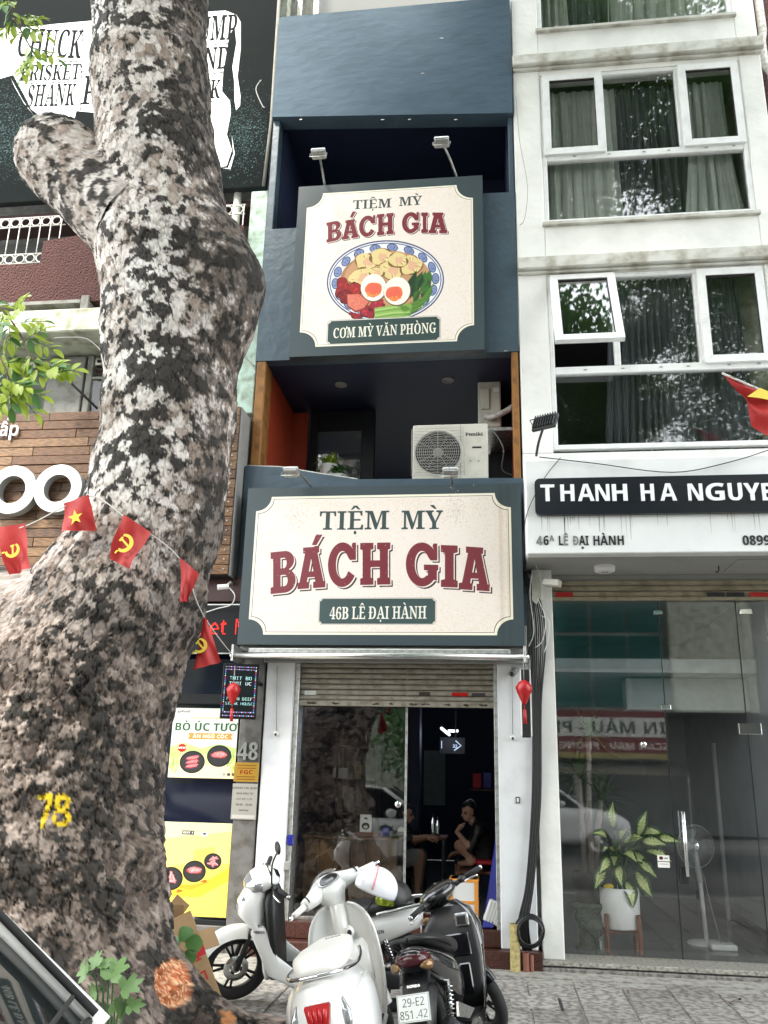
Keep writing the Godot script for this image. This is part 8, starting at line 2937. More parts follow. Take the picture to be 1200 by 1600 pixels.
	swell(s, [[v3(-0.84, 0.66, 0), v3(0.02, 0.03, 0), v3(0, 0, 0.09), 3.0], [v3(-0.95, 0.58, 0), v3(0.012, 0.02, 0), v3(0, 0, 0.075), 3.0], [v3(-1.0, 0.48, 0), v3(0.01, 0.01, 0), v3(0, 0, 0.07), 3.0], [v3(-1.03, 0.36, 0), v3(0.01, 0.01, 0), v3(0, 0, 0.06), 3.0]], 18)
	lpart(root, "splash_guard", s, "black_matte")
	tubes(root, "side_stand", [[v3(0.05, 0.24, -0.12), v3(-0.02, 0.02, -0.2)]], 0.012, "black_matte")
	# lettering on the flanks
	var words := "AIRBLADE" if dark else "VISION"
	for k in [-1.0, 1.0]:
		var t := text_mesh(words, SANSB, 0.026, 0.003)
		lpart(root, "flank_lettering", t, "steel" if dark else "letter_black", Transform3D(Basis(v3(k, -0.22 * k, 0).normalized(), v3(0.22, 1, 0).normalized(), v3(0, 0, k)), v3(-0.5, 0.62, 0.177 * k)))
	if dark:
		lpart(root, "maker_lettering", text_mesh("HONDA", SANSB, 0.016, 0.003), "steel", Transform3D(Basis(v3(0, 0, 1), v3(0.5, 0.85, 0), v3(-0.85, 0.5, 0)), v3(-0.965, 0.60, 0)))
		bike_plate(root, Transform3D(Basis(v3(0, 0, 1), v3(0.26, 0.965, 0), v3(-0.965, 0.26, 0)), v3(-1.035, 0.50, 0)))
		# bright bezel of the ignition switch
		s = st()
		box(s, v3(0.262, 0.79, 0.06), v3(0.28, 0.88, 0.16), 0.012)
		lpart(root, "ignition_bezel", s, "alloy")
		for k in [-1.0, 1.0]: tubes(root, "trim_line", [smooth_line([v3(0.26, 0.84, 0.19 * k), v3(0.25, 0.68, 0.215 * k), v3(0.24, 0.5, 0.205 * k), v3(0.235, 0.33, 0.18 * k)], 4)], 0.005, "alloy")
		lpart(root, "pocket_lid", boxm(v3(0.262, 0.60, -0.14), v3(0.28, 0.75, 0.14), 0.012), "black_paint")
		lpart(root, "knee_panel", boxm(v3(0.24, 0.36, -0.12), v3(0.258, 0.56, 0.12), 0.01), "black_paint")
		lpart(root, "bag_hook", boxm(v3(0.235, 0.575, -0.02), v3(0.265, 0.595, 0.02), 0.005), "alloy")
		lpart(root, "ignition", boxm(v3(0.255, 0.805, 0.075), v3(0.2615, 0.865, 0.145), 0.008), "black_paint")
	else:
		for k in [-1.0, 1.0]: lpart(root, "maker_lettering", text_mesh("HONDA", SANSB, 0.018, 0.003), "letter_black", Transform3D(Basis(v3(k, 0, 0), Vector3.UP, v3(0, 0, k)), v3(0.41, 0.60, 0.207 * k)))

func retro_scooter(root: Node3D, turn: float) -> void:
	var sx := steer(turn, v3(0.42, 0.85, 0))
	var R := 0.225
	var P := "white_paint"
	bike_wheel(root, v3(0.62, R, 0), R, sx)
	bike_wheel(root, v3(-0.62, R, 0), R)
	fender(root, v3(0.62, R, 0), R + 0.03, 0.10, deg_to_rad(0), deg_to_rad(175), P, sx)
	# leg shield, glove box seam, keyhole
	var rows := [[0.22, 0.36, 0.17, 0.02], [0.34, 0.39, 0.205, 0.06], [0.5, 0.405, 0.225, 0.08], [0.66, 0.41, 0.225, 0.085], [0.78, 0.405, 0.21, 0.08], [0.87, 0.395, 0.175, 0.06], [0.925, 0.385, 0.12, 0.035], [0.945, 0.38, 0.07, 0.015]]
	lpart(root, "leg_shield", shield(rows, 0.02), P)
	var edge := []
	for k in [-1.0, 1.0]:
		var e := []
		for q in rows: e.append(v3(q[1] - q[3] - 0.01, q[0] - 0.02, q[2] * k))
		tubes(root, "shield_edge", [smooth_line(e, 3)], 0.011, P, Transform3D(), 8)
	var s := st(true)
	swell(s, [[v3(0.33, 0.28, 0), v3(0.05, 0, 0), v3(0, 0, 0.15), 3.4], [v3(0.345, 0.5, 0), v3(0.04, 0, 0), v3(0, 0, 0.165), 3.4], [v3(0.355, 0.66, 0), v3(0.035, 0, 0), v3(0, 0, 0.155), 3.4], [v3(0.365, 0.70, 0), v3(0.012, 0, 0), v3(0, 0, 0.13), 3.4]], 30)
	lpart(root, "glove_box", s, P)
	s = st(true)
	swell(s, [[v3(0.37, 0.3, 0), v3(0.03, 0, 0), v3(0, 0, 0.06), 2.0], [v3(0.355, 0.7, 0), v3(0.035, 0, 0), v3(0, 0, 0.05), 2.0], [v3(0.345, 0.93, 0), v3(0.05, 0, 0), v3(0, 0, 0.05), 2.0]], 18)
	lpart(root, "steering_tunnel", s, P)
	s = st(true)
	swell(s, [[v3(0.335, 0.755, 0.055), v3(0, 0.04, 0), v3(0, 0, 0.034), 2.0], [v3(0.305, 0.752, 0.055), v3(0, 0.034, 0), v3(0, 0, 0.028), 2.0]], 18)
	lpart(root, "key_surround", s, P)
	s = st(true)
	swell(s, [[v3(0.31, 0.752, 0.055), v3(0, 0.02, 0), v3(0, 0, 0.017), 2.0], [v3(0.30, 0.752, 0.055), v3(0, 0.016, 0), v3(0, 0, 0.014), 2.0]], 14)
	lpart(root, "keyhole", s, "black_matte")
	lpart(root, "floorboard", boxm(v3(-0.1, 0.215, -0.2), v3(0.36, 0.25, 0.2), 0.015), P)
	for z in [-0.12, -0.06, 0.06, 0.12, 0.17]: lpart(root, "floor_strip", boxm(v3(-0.05, 0.2505, z - 0.012), v3(0.3, 0.257, z + 0.012), 0.003), "rubber")
	# rear bodywork
	s = st(true)
	swell(s, [[v3(0.0, 0.46, 0), v3(0, 0.16, 0), v3(0, 0, 0.10), 2.6], [v3(-0.12, 0.48, 0), v3(0, 0.22, 0), v3(0, 0, 0.165), 2.6], [v3(-0.35, 0.50, 0), v3(0, 0.23, 0), v3(0, 0, 0.215), 2.4], [v3(-0.58, 0.505, 0), v3(0, 0.235, 0), v3(0, 0, 0.22), 2.3], [v3(-0.78, 0.51, 0), v3(0, 0.225, 0), v3(0, 0, 0.19), 2.3], [v3(-0.90, 0.51, 0), v3(0, 0.195, 0), v3(0, 0, 0.145), 2.3], [v3(-0.975, 0.50, 0), v3(0, 0.14, 0), v3(0, 0, 0.10), 2.4], [v3(-1.0, 0.48, 0), v3(0, 0.08, 0), v3(0, 0, 0.06), 2.4]], 40)
	lpart(root, "rear_body", s, P)
	for k in [-1.0, 1.0]:
		s = st(true)
		swell(s, [[v3(-0.12, 0.47, 0.15 * k), v3(0, 0.05, 0), v3(0, 0, 0.02), 2.2], [v3(-0.28, 0.47, 0.185 * k), v3(0, 0.15, 0), v3(0, 0, 0.055), 2.4], [v3(-0.5, 0.47, 0.19 * k), v3(0, 0.18, 0), v3(0, 0, 0.065), 2.4], [v3(-0.72, 0.47, 0.175 * k), v3(0, 0.16, 0), v3(0, 0, 0.05), 2.4], [v3(-0.88, 0.49, 0.125 * k), v3(0, 0.09, 0), v3(0, 0, 0.02), 2.2]], 26)
		lpart(root, "side_cowl", s, P)
		# slim indicators
		s = st(true)
		swell(s, [[v3(-0.90, 0.635, 0.118 * k), v3(0.01, 0.004, 0.004), v3(0, 0.0, 0.004), 2.0], [v3(-0.925, 0.575, 0.132 * k), v3(0.02, 0.0, 0.0), v3(0, 0, 0.024), 2.4], [v3(-0.93, 0.52, 0.135 * k), v3(0.02, 0, 0), v3(0, 0, 0.022), 2.4], [v3(-0.93, 0.48, 0.128 * k), v3(0.012, 0, 0), v3(0, 0, 0.012), 2.0]], 14)
		lpart(root, "rear_indicator", s, "lens_clear")
		tubes(root, "grab_rail", [smooth_line([v3(-0.25, 0.745, 0.17 * k), v3(-0.42, 0.73, 0.19 * k), v3(-0.68, 0.735, 0.185 * k), v3(-0.87, 0.75, 0.12 * k), v3(-0.93, 0.755, 0.0)], 5)], 0.011, "chrome", Transform3D(), 10)
	# tail light: red trapezoid on the tail
	var tl := Transform3D(Basis(v3(0, 0, 1), v3(0.2, 0.98, 0), v3(-0.98, 0.2, 0)), v3(-0.995, 0.585, 0))
	var poly := PackedVector2Array()
	for q in [v2(-0.055, -0.075), v2(0.055, -0.075), v2(0.078, 0.055), v2(0.07, 0.068), v2(-0.07, 0.068), v2(-0.078, 0.055)]: poly.append(q)
	s = st()
	for i in poly.size(): poly[i] *= 0.84
	prism(s, poly, -0.03, 0.018, tl)
	lpart(root, "tail_light", s, "tail_red")
	for k in [-0.036, -0.012, 0.012, 0.036]:
		s = st(true)
		swell(s, [[tl * v3(k * 0.85, -0.045, 0.018), tl.basis.x * 0.009, tl.basis.z * 0.006, 2.0], [tl * v3(k, 0.0, 0.018), tl.basis.x * 0.0115, tl.basis.z * 0.012, 2.0], [tl * v3(k * 1.12, 0.04, 0.018), tl.basis.x * 0.011, tl.basis.z * 0.006, 2.0]], 12)
		lpart(root, "tail_lens", s, "tail_red")
	for i in poly.size(): poly[i] *= 1.1
	s = st()
	prism(s, poly, -0.035, -0.005, tl)
	lpart(root, "tail_light_rim", s, "chrome")
	# seat with a seam
	s = st(true)
	swell(s, [[v3(-0.02, 0.74, 0), v3(0, 0.02, 0), v3(0, 0, 0.06), 2.6], [v3(-0.08, 0.76, 0), v3(0, 0.05, 0), v3(0, 0, 0.12), 3.0], [v3(-0.3, 0.765, 0), v3(0, 0.055, 0), v3(0, 0, 0.145), 3.2], [v3(-0.5, 0.775, 0), v3(0, 0.06, 0), v3(0, 0, 0.148), 3.4], [v3(-0.72, 0.78, 0), v3(0, 0.062, 0), v3(0, 0, 0.142), 3.4], [v3(-0.82, 0.775, 0), v3(0, 0.05, 0), v3(0, 0, 0.12), 3.2], [v3(-0.86, 0.765, 0), v3(0, 0.02, 0), v3(0, 0, 0.08), 2.6]], 36)
	lpart(root, "seat", s, "seat_white")
	lpart(root, "seat_lettering", text_mesh("SHARK", SANSB, 0.02, 0.002), "letter_worn", Transform3D(Basis(v3(0.25, 0, 0.97), v3(0.97, 0.1, -0.25), v3(-0.1, 0.99, 0)), v3(-0.47, 0.856, 0.06)))
	# handlebar head
	s = st(true)
	swell(s, [[v3(0.40, 0.90, 0), v3(0.05, 0, 0), v3(0, 0, 0.055), 2.2], [v3(0.40, 0.97, 0), v3(0.075, 0, 0), v3(0, 0, 0.085), 2.4], [v3(0.40, 1.03, 0), v3(0.10, 0.02, 0), v3(0, 0, 0.12), 2.4], [v3(0.40, 1.08, 0), v3(0.09, 0.025, 0), v3(0, 0, 0.10), 2.3], [v3(0.41, 1.105, 0), v3(0.05, 0.015, 0), v3(0, 0, 0.06), 2.2]], 30)
	lpart(root, "handlebar_head", s, P, sx)
	s = st(true)
	swell(s, [[v3(0.46, 1.03, 0), v3(0, 0.075, 0), v3(0, 0, 0.08), 2.0], [v3(0.53, 1.03, 0), v3(0, 0.07, 0), v3(0, 0, 0.075), 2.0], [v3(0.55, 1.03, 0), v3(0, 0.05, 0), v3(0, 0, 0.055), 2.0]], 24)
	lpart(root, "headlight_shell", s, P, sx)
	s = st(true)
	swell(s, [[v3(0.551, 1.03, 0), v3(0, 0.06, 0), v3(0, 0, 0.065), 2.0], [v3(0.57, 1.03, 0), v3(0, 0.03, 0), v3(0, 0, 0.035), 2.0]], 24)
	lpart(root, "headlight", s, "lens_clear", sx)
	var dxf := sx * Transform3D(Basis(v3(0, 0, 1), v3(0.80, 0.60, 0), v3(-0.60, 0.80, 0)), v3(0.352, 1.082, 0))
	s = st()
	var dial := PackedVector2Array()
	for i in 24: dial.append(v2(cos(TAU * i / 24) * 0.08, sin(TAU * i / 24) * (0.05 if sin(TAU * i / 24) > 0 else 0.04)))
	prism(s, dial, -0.01, 0.012, dxf)
	lpart(root, "dial_rim", s, "lens_clear")
	for i in dial.size(): dial[i] *= 0.86
	s = st()
	prism(s, dial, 0.0121, 0.016, dxf)
	lpart(root, "dial", s, "car_glass")
	lpart(root, "dial_scale", boxm(v3(-0.03, -0.02, 0.0165), v3(0.03, 0.0, 0.018)), "plastic_grey", dxf)
	for k in [-1.0, 1.0]:
		tubes(root, "handlebar", [[v3(0.40, 1.05, 0.06 * k), v3(0.37, 1.035, 0.15 * k), v3(0.345, 1.03, 0.225 * k)]], [0.065, 0.048, 0.036], P, sx, 16)
		tubes(root, "grip", [[v3(0.345, 1.03, 0.22 * k), v3(0.31, 1.022, 0.33 * k)]], [0.022, 0.019], "seat_white", sx, 12)
		tubes(root, "bar_end", [[v3(0.31, 1.022, 0.33 * k), v3(0.298, 1.02, 0.365 * k)]], 0.010, "chrome", sx, 8)
		for a in 4:
			s = st()
			var an := -0.5 + a * 0.42
			box(s, v3(-0.009, -0.007, -0.003), v3(0.009, 0.007, 0.003), 0.002, sx * Transform3D(Basis(Vector3.BACK, PI / 2 + an), v3(0.35 - sin(an + 0.4) * 0.042, 1.032 + cos(an + 0.4) * 0.042, 0.195 * k)))
			lpart(root, "switch_key", s, "black_matte")
		tubes(root, "brake_lever", [smooth_line([v3(0.38, 1.02, 0.2 * k), v3(0.40, 1.01, 0.25 * k), v3(0.37, 1.0, 0.345 * k)], 4)], 0.007, "chrome", sx)

func place_bike(o: Node3D, fwd: Vector3, lean: float, nose := 0.0) -> void:
	fwd = fwd.normalized()
	o.basis = Basis(fwd, Vector3.UP, fwd.cross(Vector3.UP)) * Basis(Vector3.RIGHT, -lean) * Basis(Vector3.BACK, -nose)

func helmet(label: String, c: Vector3, R: float, turn: Basis, shell: String, strap := "", visor := "") -> void:
	var h := thing("helmet", label, "helmet", c - v3(0, R, 0))
	var s := st(true)
	var prof := []
	for i in 15: prof.append(v2(maxf(0.001, sin(i / 14.0 * 1.85)) * R, cos(i / 14.0 * 1.85) * R * 0.98))
	prof.append(v2(R * 0.9, -R * 0.27))
	for i in 8: prof.append(v2(R * 0.88 * cos(i / 7.0 * 1.57), -R * 0.25 + R * 0.95 * sin(i / 7.0 * 1.57)))
	lathe(s, prof, Transform3D(turn * Basis.from_scale(v3(0.92, 1, 1.12)), c), 32)
	part(h, "shell", s, shell)
	if strap:
		s = st(true)
		var arc := []
		for i in 25: arc.append(c + turn * v3(cos(PI * i / 24.0) * R * 0.935, sin(PI * i / 24.0) * R * 1.0 - R * 0.05, R * 0.28))
		tube(s, arc, R * 0.045, 6)
		part(h, "stripe", s, strap)
		s = st(true)
		tube(s, smooth_line([c + turn * v3(R * 0.85, -R * 0.2, 0), c + turn * v3(R * 0.5, -R * 1.0, 0.1 * R), c + turn * v3(-R * 0.3, -R * 1.3, 0)]), 0.006, 6)
		part(h, "chin_strap", s, "plastic_black")
	if visor:
		s = st(true)
		var rings := []
		for i in 7:
			var ring := PackedVector3Array()
			for j in 9:
				var a := -0.7 + 1.4 * j / 8.0
				var e := -0.25 + 0.6 * i / 6.0
				ring.append(c + turn * (v3(sin(a) * cos(e), sin(e), cos(a) * cos(e)) * v3(0.96, 1.02, 1.16) * R * 1.02))
			rings.append(ring)
		skin(s, rings, false, false)
		part(h, "visor", s, visor)

func build_scooters() -> void:
	var v := thing("retro_scooter", "white retro scooter with white seat and red tail light", "scooter", v3(-0.79, 0, 3.19))
	place_bike(v, v3(-0.06, 0, -1), 0.23)
	v.basis *= 0.96
	retro_scooter(v, 0.62)
	var a := thing("black_scooter", "glossy black scooter with a white licence plate beside the white retro scooter", "scooter", v3(-0.225, 0.012, 2.82))
	place_bike(a, v3(0.13, 0, -1), 0.2, 0.055)
	a.basis *= 0.91
	step_scooter(a, "black_paint", 0.85, true)
	var w := thing("white_scooter", "white step-through scooter with black leg space parked along the steps", "scooter", v3(-1.36, 0, 1.72))
	place_bike(w, v3(-1, 0, 0.05), 0.12)
	w.basis *= 0.94
	step_scooter(w, "white_paint", 0.45, false)
	helmet("white helmet with a pink stripe hung on the white retro scooter handlebar", at(588, 1386, 2.85), 0.125, Basis(Vector3.BACK, -0.35) * Basis(Vector3.UP, -1.35), "helmet_white", "strap_pink")
	helmet("black helmet with yellow green visor lying on the white step-through scooter seat", at(616, 1404, 1.80), 0.135, Basis(Vector3.UP, -0.5), "black_matte", "", "visor_green")

# ---------- people: one skin each, meshed from tapered bones ----------
func nets(s: SurfaceTool, bones: Array, k: float, cell: float) -> void:   # bone: [a, b, ra, rb, colour]
	var lo := Vector3.ONE * 1e9
	var hi := -lo
	for b in bones:
		for e in 2:
			var r = Vector3.ONE * (b[2 + e] + k + cell * 2)
			lo = lo.min(b[e] - r)
			hi = hi.max(b[e] + r)
	var n := Vector3i(((hi - lo) / cell).ceil()) + Vector3i.ONE
	var F := PackedFloat32Array()
	F.resize(n.x * n.y * n.z)
	F.fill(9.0)
	for b in bones:   # only the cells near each bone
		var m := maxf(b[2], b[3]) + k + cell * 2
		var c0 := Vector3i(((b[0].min(b[1]) - Vector3.ONE * m - lo) / cell).floor()).max(Vector3i.ZERO)
		var c1 := Vector3i(((b[0].max(b[1]) + Vector3.ONE * m - lo) / cell).ceil()).min(n - Vector3i.ONE)
		var ab: Vector3 = b[1] - b[0]
		var l2 := maxf(ab.length_squared(), 1e-8)
		for z in range(c0.z, c1.z + 1):
			for y in range(c0.y, c1.y + 1):
				for x in range(c0.x, c1.x + 1):
					var p := lo + v3(x, y, z) * cell
					var t := clampf((p - b[0]).dot(ab) / l2, 0, 1)
					var e: float = p.distance_to(b[0] + ab * t) - lerpf(b[2], b[3], t)
					var i := (z * n.y + y) * n.x + x
					var d := F[i]
					var h := clampf(0.5 + 0.5 * (d - e) / k, 0, 1)
					F[i] = lerpf(d, e, h) - k * h * (1 - h)
	var ids := {}
	var pts := []
	var off := [0, 1, n.x, n.x + 1, n.x * n.y, n.x * n.y + 1, n.x * n.y + n.x, n.x * n.y + n.x + 1]
	for z in n.z - 1:
		for y in n.y - 1:
			for x in n.x - 1:
				var i := (z * n.y + y) * n.x + x
				var inside := 0
				for o in off: inside += 1 if F[i + o] < 0 else 0
				if inside == 0 or inside == 8: continue
				var acc := Vector3.ZERO
				var cnt := 0
				for e in [[0, 1], [2, 3], [4, 5], [6, 7], [0, 2], [1, 3], [4, 6], [5, 7], [0, 4], [1, 5], [2, 6], [3, 7]]:
					var fa := F[i + off[e[0]]]
					var fb := F[i + off[e[1]]]
					if (fa < 0) != (fb < 0):
						var t := fa / (fa - fb)
						var va := v3(e[0] & 1, (e[0] >> 1) & 1, e[0] >> 2)
						var vb := v3(e[1] & 1, (e[1] >> 1) & 1, e[1] >> 2)
						acc += va.lerp(vb, t)
						cnt += 1
				ids[i] = pts.size()
				pts.append(lo + (v3(x, y, z) + acc / cnt) * cell)
	var cols := []
	for p in pts:
		var best := 1e9
		var col := Color.WHITE
		for b in bones:
			var ab: Vector3 = b[1] - b[0]
			var t := clampf((p - b[0]).dot(ab) / maxf(ab.length_squared(), 1e-8), 0, 1)
			var e: float = p.distance_to(b[0] + ab * t) - lerpf(b[2], b[3], t)
			if e < best:
				best = e
				col = b[4]
		cols.append(col)
	var step := [1, n.x, n.x * n.y]
	for i in ids:
		for a in 3:
			var u: int = step[(a + 1) % 3]
			var v: int = step[(a + 2) % 3]
			if (F[i] < 0) == (F[i + step[a]] < 0): continue
			if not (ids.has(i - u) and ids.has(i - v) and ids.has(i - u - v)): continue
			var q := [ids[i], ids[i - u], ids[i - u - v], ids[i - v]]
			if F[i] < 0: q.reverse()
			for e in [0, 1, 2, 0, 2, 3]:
				s.set_color(cols[q[e]])
				s.add_vertex(pts[q[e]])

func head_bones(c: Vector3, look: Vector3, skin_c: Color, hair_c: Color) -> Array:
	look = look.normalized()
	var side := look.cross(Vector3.UP).normalized()
	var up := side.cross(look)
	var lip := Color(0.28, 0.08, 0.06)
	var out := [[c + up * 0.02, c - up * 0.055 + look * 0.03, 0.078, 0.05, skin_c], [c + look * 0.075, c - up * 0.03 + look * 0.093, 0.012, 0.016, skin_c], [c - up * 0.06 + look * 0.068 - side * 0.012, c - up * 0.06 + look * 0.068 + side * 0.012, 0.009, 0.009, lip]]
	for k in [-1.0, 1.0]:
		out.append([c + look * 0.066 + side * 0.03 * k, c + look * 0.068 + side * 0.03 * k, 0.012, 0.012, Color(0.05, 0.035, 0.03)])
		out.append([c - up * 0.01 + side * 0.078 * k, c - up * 0.03 + side * 0.078 * k, 0.014, 0.01, skin_c])
	out.append_array([[c + up * 0.05 - look * 0.02, c - look * 0.045 - up * 0.02, 0.078, 0.07, hair_c], [c + up * 0.068 + look * 0.03, c + up * 0.07 - look * 0.03, 0.045, 0.055, hair_c]])
	return out

func hand_bones(w: Vector3, dir: Vector3, palm: Vector3, col: Color) -> Array:
	dir = dir.normalized()
	var side := dir.cross(palm).normalized()
	var out := [[w, w + dir * 0.07, 0.022, 0.028, col]]
	for i in 4:
		var b := w + dir * 0.075 + side * (i - 1.5) * 0.019
		var l: float = [0.03, 0.036, 0.034, 0.026][i]
		var m := b + (dir + palm * 0.35).normalized() * l
		out.append([b, m, 0.009, 0.0085, col])
		out.append([m, m + (dir + palm * 1.4).normalized() * l * 0.9, 0.0085, 0.007, col])
	out.append([w + dir * 0.02 - side * 0.025, w + dir * 0.06 - side * 0.045 + palm * 0.02, 0.012, 0.009, col])
	out.append([w + dir * 0.06 - side * 0.045 + palm * 0.02, w + dir * 0.085 - side * 0.035 + palm * 0.035, 0.009, 0.007, col])
	return out

func person(label: String, pos: Vector3, body: Array, heads: Array, hands: Array) -> Node3D:
	var o := thing("person", label, "person", pos)
	var s := st(true)
	s.set_color(Color.WHITE)
	nets(s, body, 0.03, 0.014)
	nets(s, heads, 0.012, 0.007)
	for h in hands: nets(s, h, 0.006, 0.0045)
	var m := plain("person_skin", Color.WHITE, 0.65)
	m.vertex_color_use_as_albedo = true
	part(o, "body", s, m)
	return o

func build_people() -> void:
	var sk := Color(0.34, 0.18, 0.115)
	var dk := Color(0.012, 0.012, 0.014)
	var hr := Color(0.010, 0.008, 0.008)
	var z := -2.0
	# the woman at the table, one foot up on her stool, hand at her chin
	var hd := at(732, 1268, z)
	var nk := at(742, 1284, z - 0.03)
	var chest := at(752, 1304, z - 0.05)
	var hip := at(757, 1337, z - 0.1)
	var seat_y := hip.y - 0.10
	var kn := at(719, 1322, z + 0.08)
	var ft := v3(at(736, 1345, z + 0.1).x, seat_y + 0.03, z + 0.1)
	var wr := at(714, 1300, z + 0.14)
	var el := at(735, 1326, z + 0.2)
	var sh := chest + v3(-0.02, 0.06, 0.16)
	var sh2 := chest + v3(-0.02, 0.06, -0.16)
	var kn2 := v3(kn.x - 0.02, seat_y + 0.02, z - 0.18)
	var ft2 := v3(kn2.x - 0.02, FLOOR + 0.05, z - 0.18)
	var bones := [[nk + v3(0, -0.02, 0), hd - v3(0, 0.04, 0), 0.05, 0.048, sk], [chest, hip, 0.13, 0.14, dk], [sh, sh2, 0.07, 0.07, dk], [nk, chest, 0.06, 0.1, dk], [hip + v3(0, 0, 0.09), kn, 0.085, 0.06, dk], [hip.lerp(kn, 0.62) + v3(0, 0, 0.03), kn, 0.072, 0.062, sk], [kn, ft + v3(0.02, 0.03, 0), 0.058, 0.035, sk], [ft, ft + v3(-0.13, 0.0, 0.03), 0.035, 0.026, sk], [sh, el, 0.05, 0.04, dk], [sh.lerp(el, 0.6), el, 0.043, 0.038, sk], [el, wr, 0.038, 0.026, sk], [hip + v3(0, 0, -0.09), kn2, 0.085, 0.06, dk], [kn2, ft2, 0.055, 0.036, sk], [ft2, ft2 + v3(-0.14, -0.015, 0), 0.036, 0.026, sk], [sh2, v3(kn2.x + 0.1, kn2.y + 0.18, kn2.z), 0.05, 0.038, dk], [v3(kn2.x + 0.1, kn2.y + 0.18, kn2.z), v3(kn2.x - 0.02, kn2.y + 0.1, kn2.z + 0.05), 0.038, 0.026, sk]]
	var look := v3(-0.75, -0.15, 0.6)
	var w := person("person in black with a pale headband seated at the table, one foot on the stool", v3(hip.x, FLOOR, z), bones, head_bones(hd, look, sk, hr), [hand_bones(wr, hd + v3(-0.05, -0.1, 0.09) - wr, v3(0.6, 0, -0.3), sk), hand_bones(v3(kn2.x - 0.02, kn2.y + 0.1, kn2.z + 0.05), v3(-1, -0.3, 0.2), v3(0, -1, 0), sk)])
	var s := st(true)
	var band := []
	for i in 21: band.append(hd + v3(0.02, 0, -0.01) + v3(cos(PI * i / 20.0) * 0.07, sin(PI * i / 20.0) * 0.135, -cos(PI * i / 20.0) * 0.06))
	tube(s, band, 0.008, 6)
	part(w, "headband", s, "plastic_white")
	var sl := thing("wooden_stool", "low stool the person in black sits on", "stool", v3(hip.x - 0.05, FLOOR, z))
	bar(sl, "seat", v3(hip.x - 0.3, seat_y - 0.075, z - 0.2), v3(hip.x + 0.12, seat_y - 0.04, z + 0.2), "wood_red", 0.008)
	for x in [hip.x - 0.28, hip.x + 0.06]:
		for zz in [z - 0.18, z + 0.14]: bar(sl, "leg", v3(x, FLOOR, zz), v3(x + 0.035, seat_y - 0.076, zz + 0.035), "shelf_black", 0.003)
	# the one opposite, half behind the edge of the glass leaf
	z = -1.75
	hip = at(627, 1342, z)
	hd = at(634, 1272, z)
	chest = at(627, 1302, z)
	seat_y = hip.y - 0.11
	kn = at(655, 1338, z + 0.08)
	ft = v3(kn.x - 0.02, FLOOR + 0.06, z + 0.1)
	var gr := Color(0.20, 0.20, 0.19)
	wr = v3(kn.x + 0.08, chest.y - 0.03, z + 0.05)
	el = at(640, 1312, z + 0.16)
	bones = [[chest + v3(0, 0.12, 0), hd - v3(0, 0.05, 0), 0.052, 0.05, sk], [chest, hip, 0.14, 0.145, dk], [chest + v3(0, 0.1, 0.17), chest + v3(0, 0.1, -0.17), 0.075, 0.075, dk], [hip + v3(0, 0, 0.09), hip.lerp(kn, 0.75) + v3(0, 0, 0.02), 0.09, 0.085, gr], [hip.lerp(kn, 0.7), kn, 0.075, 0.066, sk], [kn, ft, 0.062, 0.04, sk], [ft, ft + v3(0.16, -0.02, 0.02), 0.04, 0.03, dk], [hip + v3(0, 0, -0.09), kn + v3(0, 0, -0.25), 0.09, 0.07, gr], [kn + v3(0, 0, -0.25), ft + v3(0, 0, -0.25), 0.062, 0.04, sk], [ft + v3(0, 0, -0.25), ft + v3(0.16, -0.02, -0.25), 0.04, 0.03, dk], [chest + v3(0, 0.1, 0.18), el, 0.055, 0.043, dk], [el, wr, 0.042, 0.028, sk], [chest + v3(0, 0.1, -0.18), chest + v3(0.12, -0.1, -0.2), 0.055, 0.043, dk], [chest + v3(0.12, -0.1, -0.2), wr + v3(-0.02, -0.02, -0.2), 0.042, 0.028, sk]]
	person("person in dark shirt and grey shorts seated behind the edge of the glass leaf", v3(hip.x, FLOOR, z), bones, head_bones(hd, v3(0.9, -0.1, 0.1), sk, hr), [hand_bones(wr, v3(1, 0, 0), v3(0, -0.6, -0.4), sk), hand_bones(wr + v3(-0.02, -0.02, -0.2), v3(1, -0.1, 0.1), v3(0, -1, 0), sk)])
	var s2 := thing("plastic_stool", "dark low stool under the person in grey shorts", "stool", v3(hip.x, FLOOR, z))
	bar(s2, "seat", v3(hip.x - 0.17, seat_y - 0.075, z - 0.18), v3(hip.x + 0.17, seat_y - 0.04, z + 0.18), "shelf_black", 0.01)
	for x in [hip.x - 0.16, hip.x + 0.13]:
		for zz in [z - 0.17, z + 0.14]: bar(s2, "leg", v3(x, FLOOR, zz), v3(x + 0.03, seat_y - 0.076, zz + 0.03), "shelf_black", 0.003)

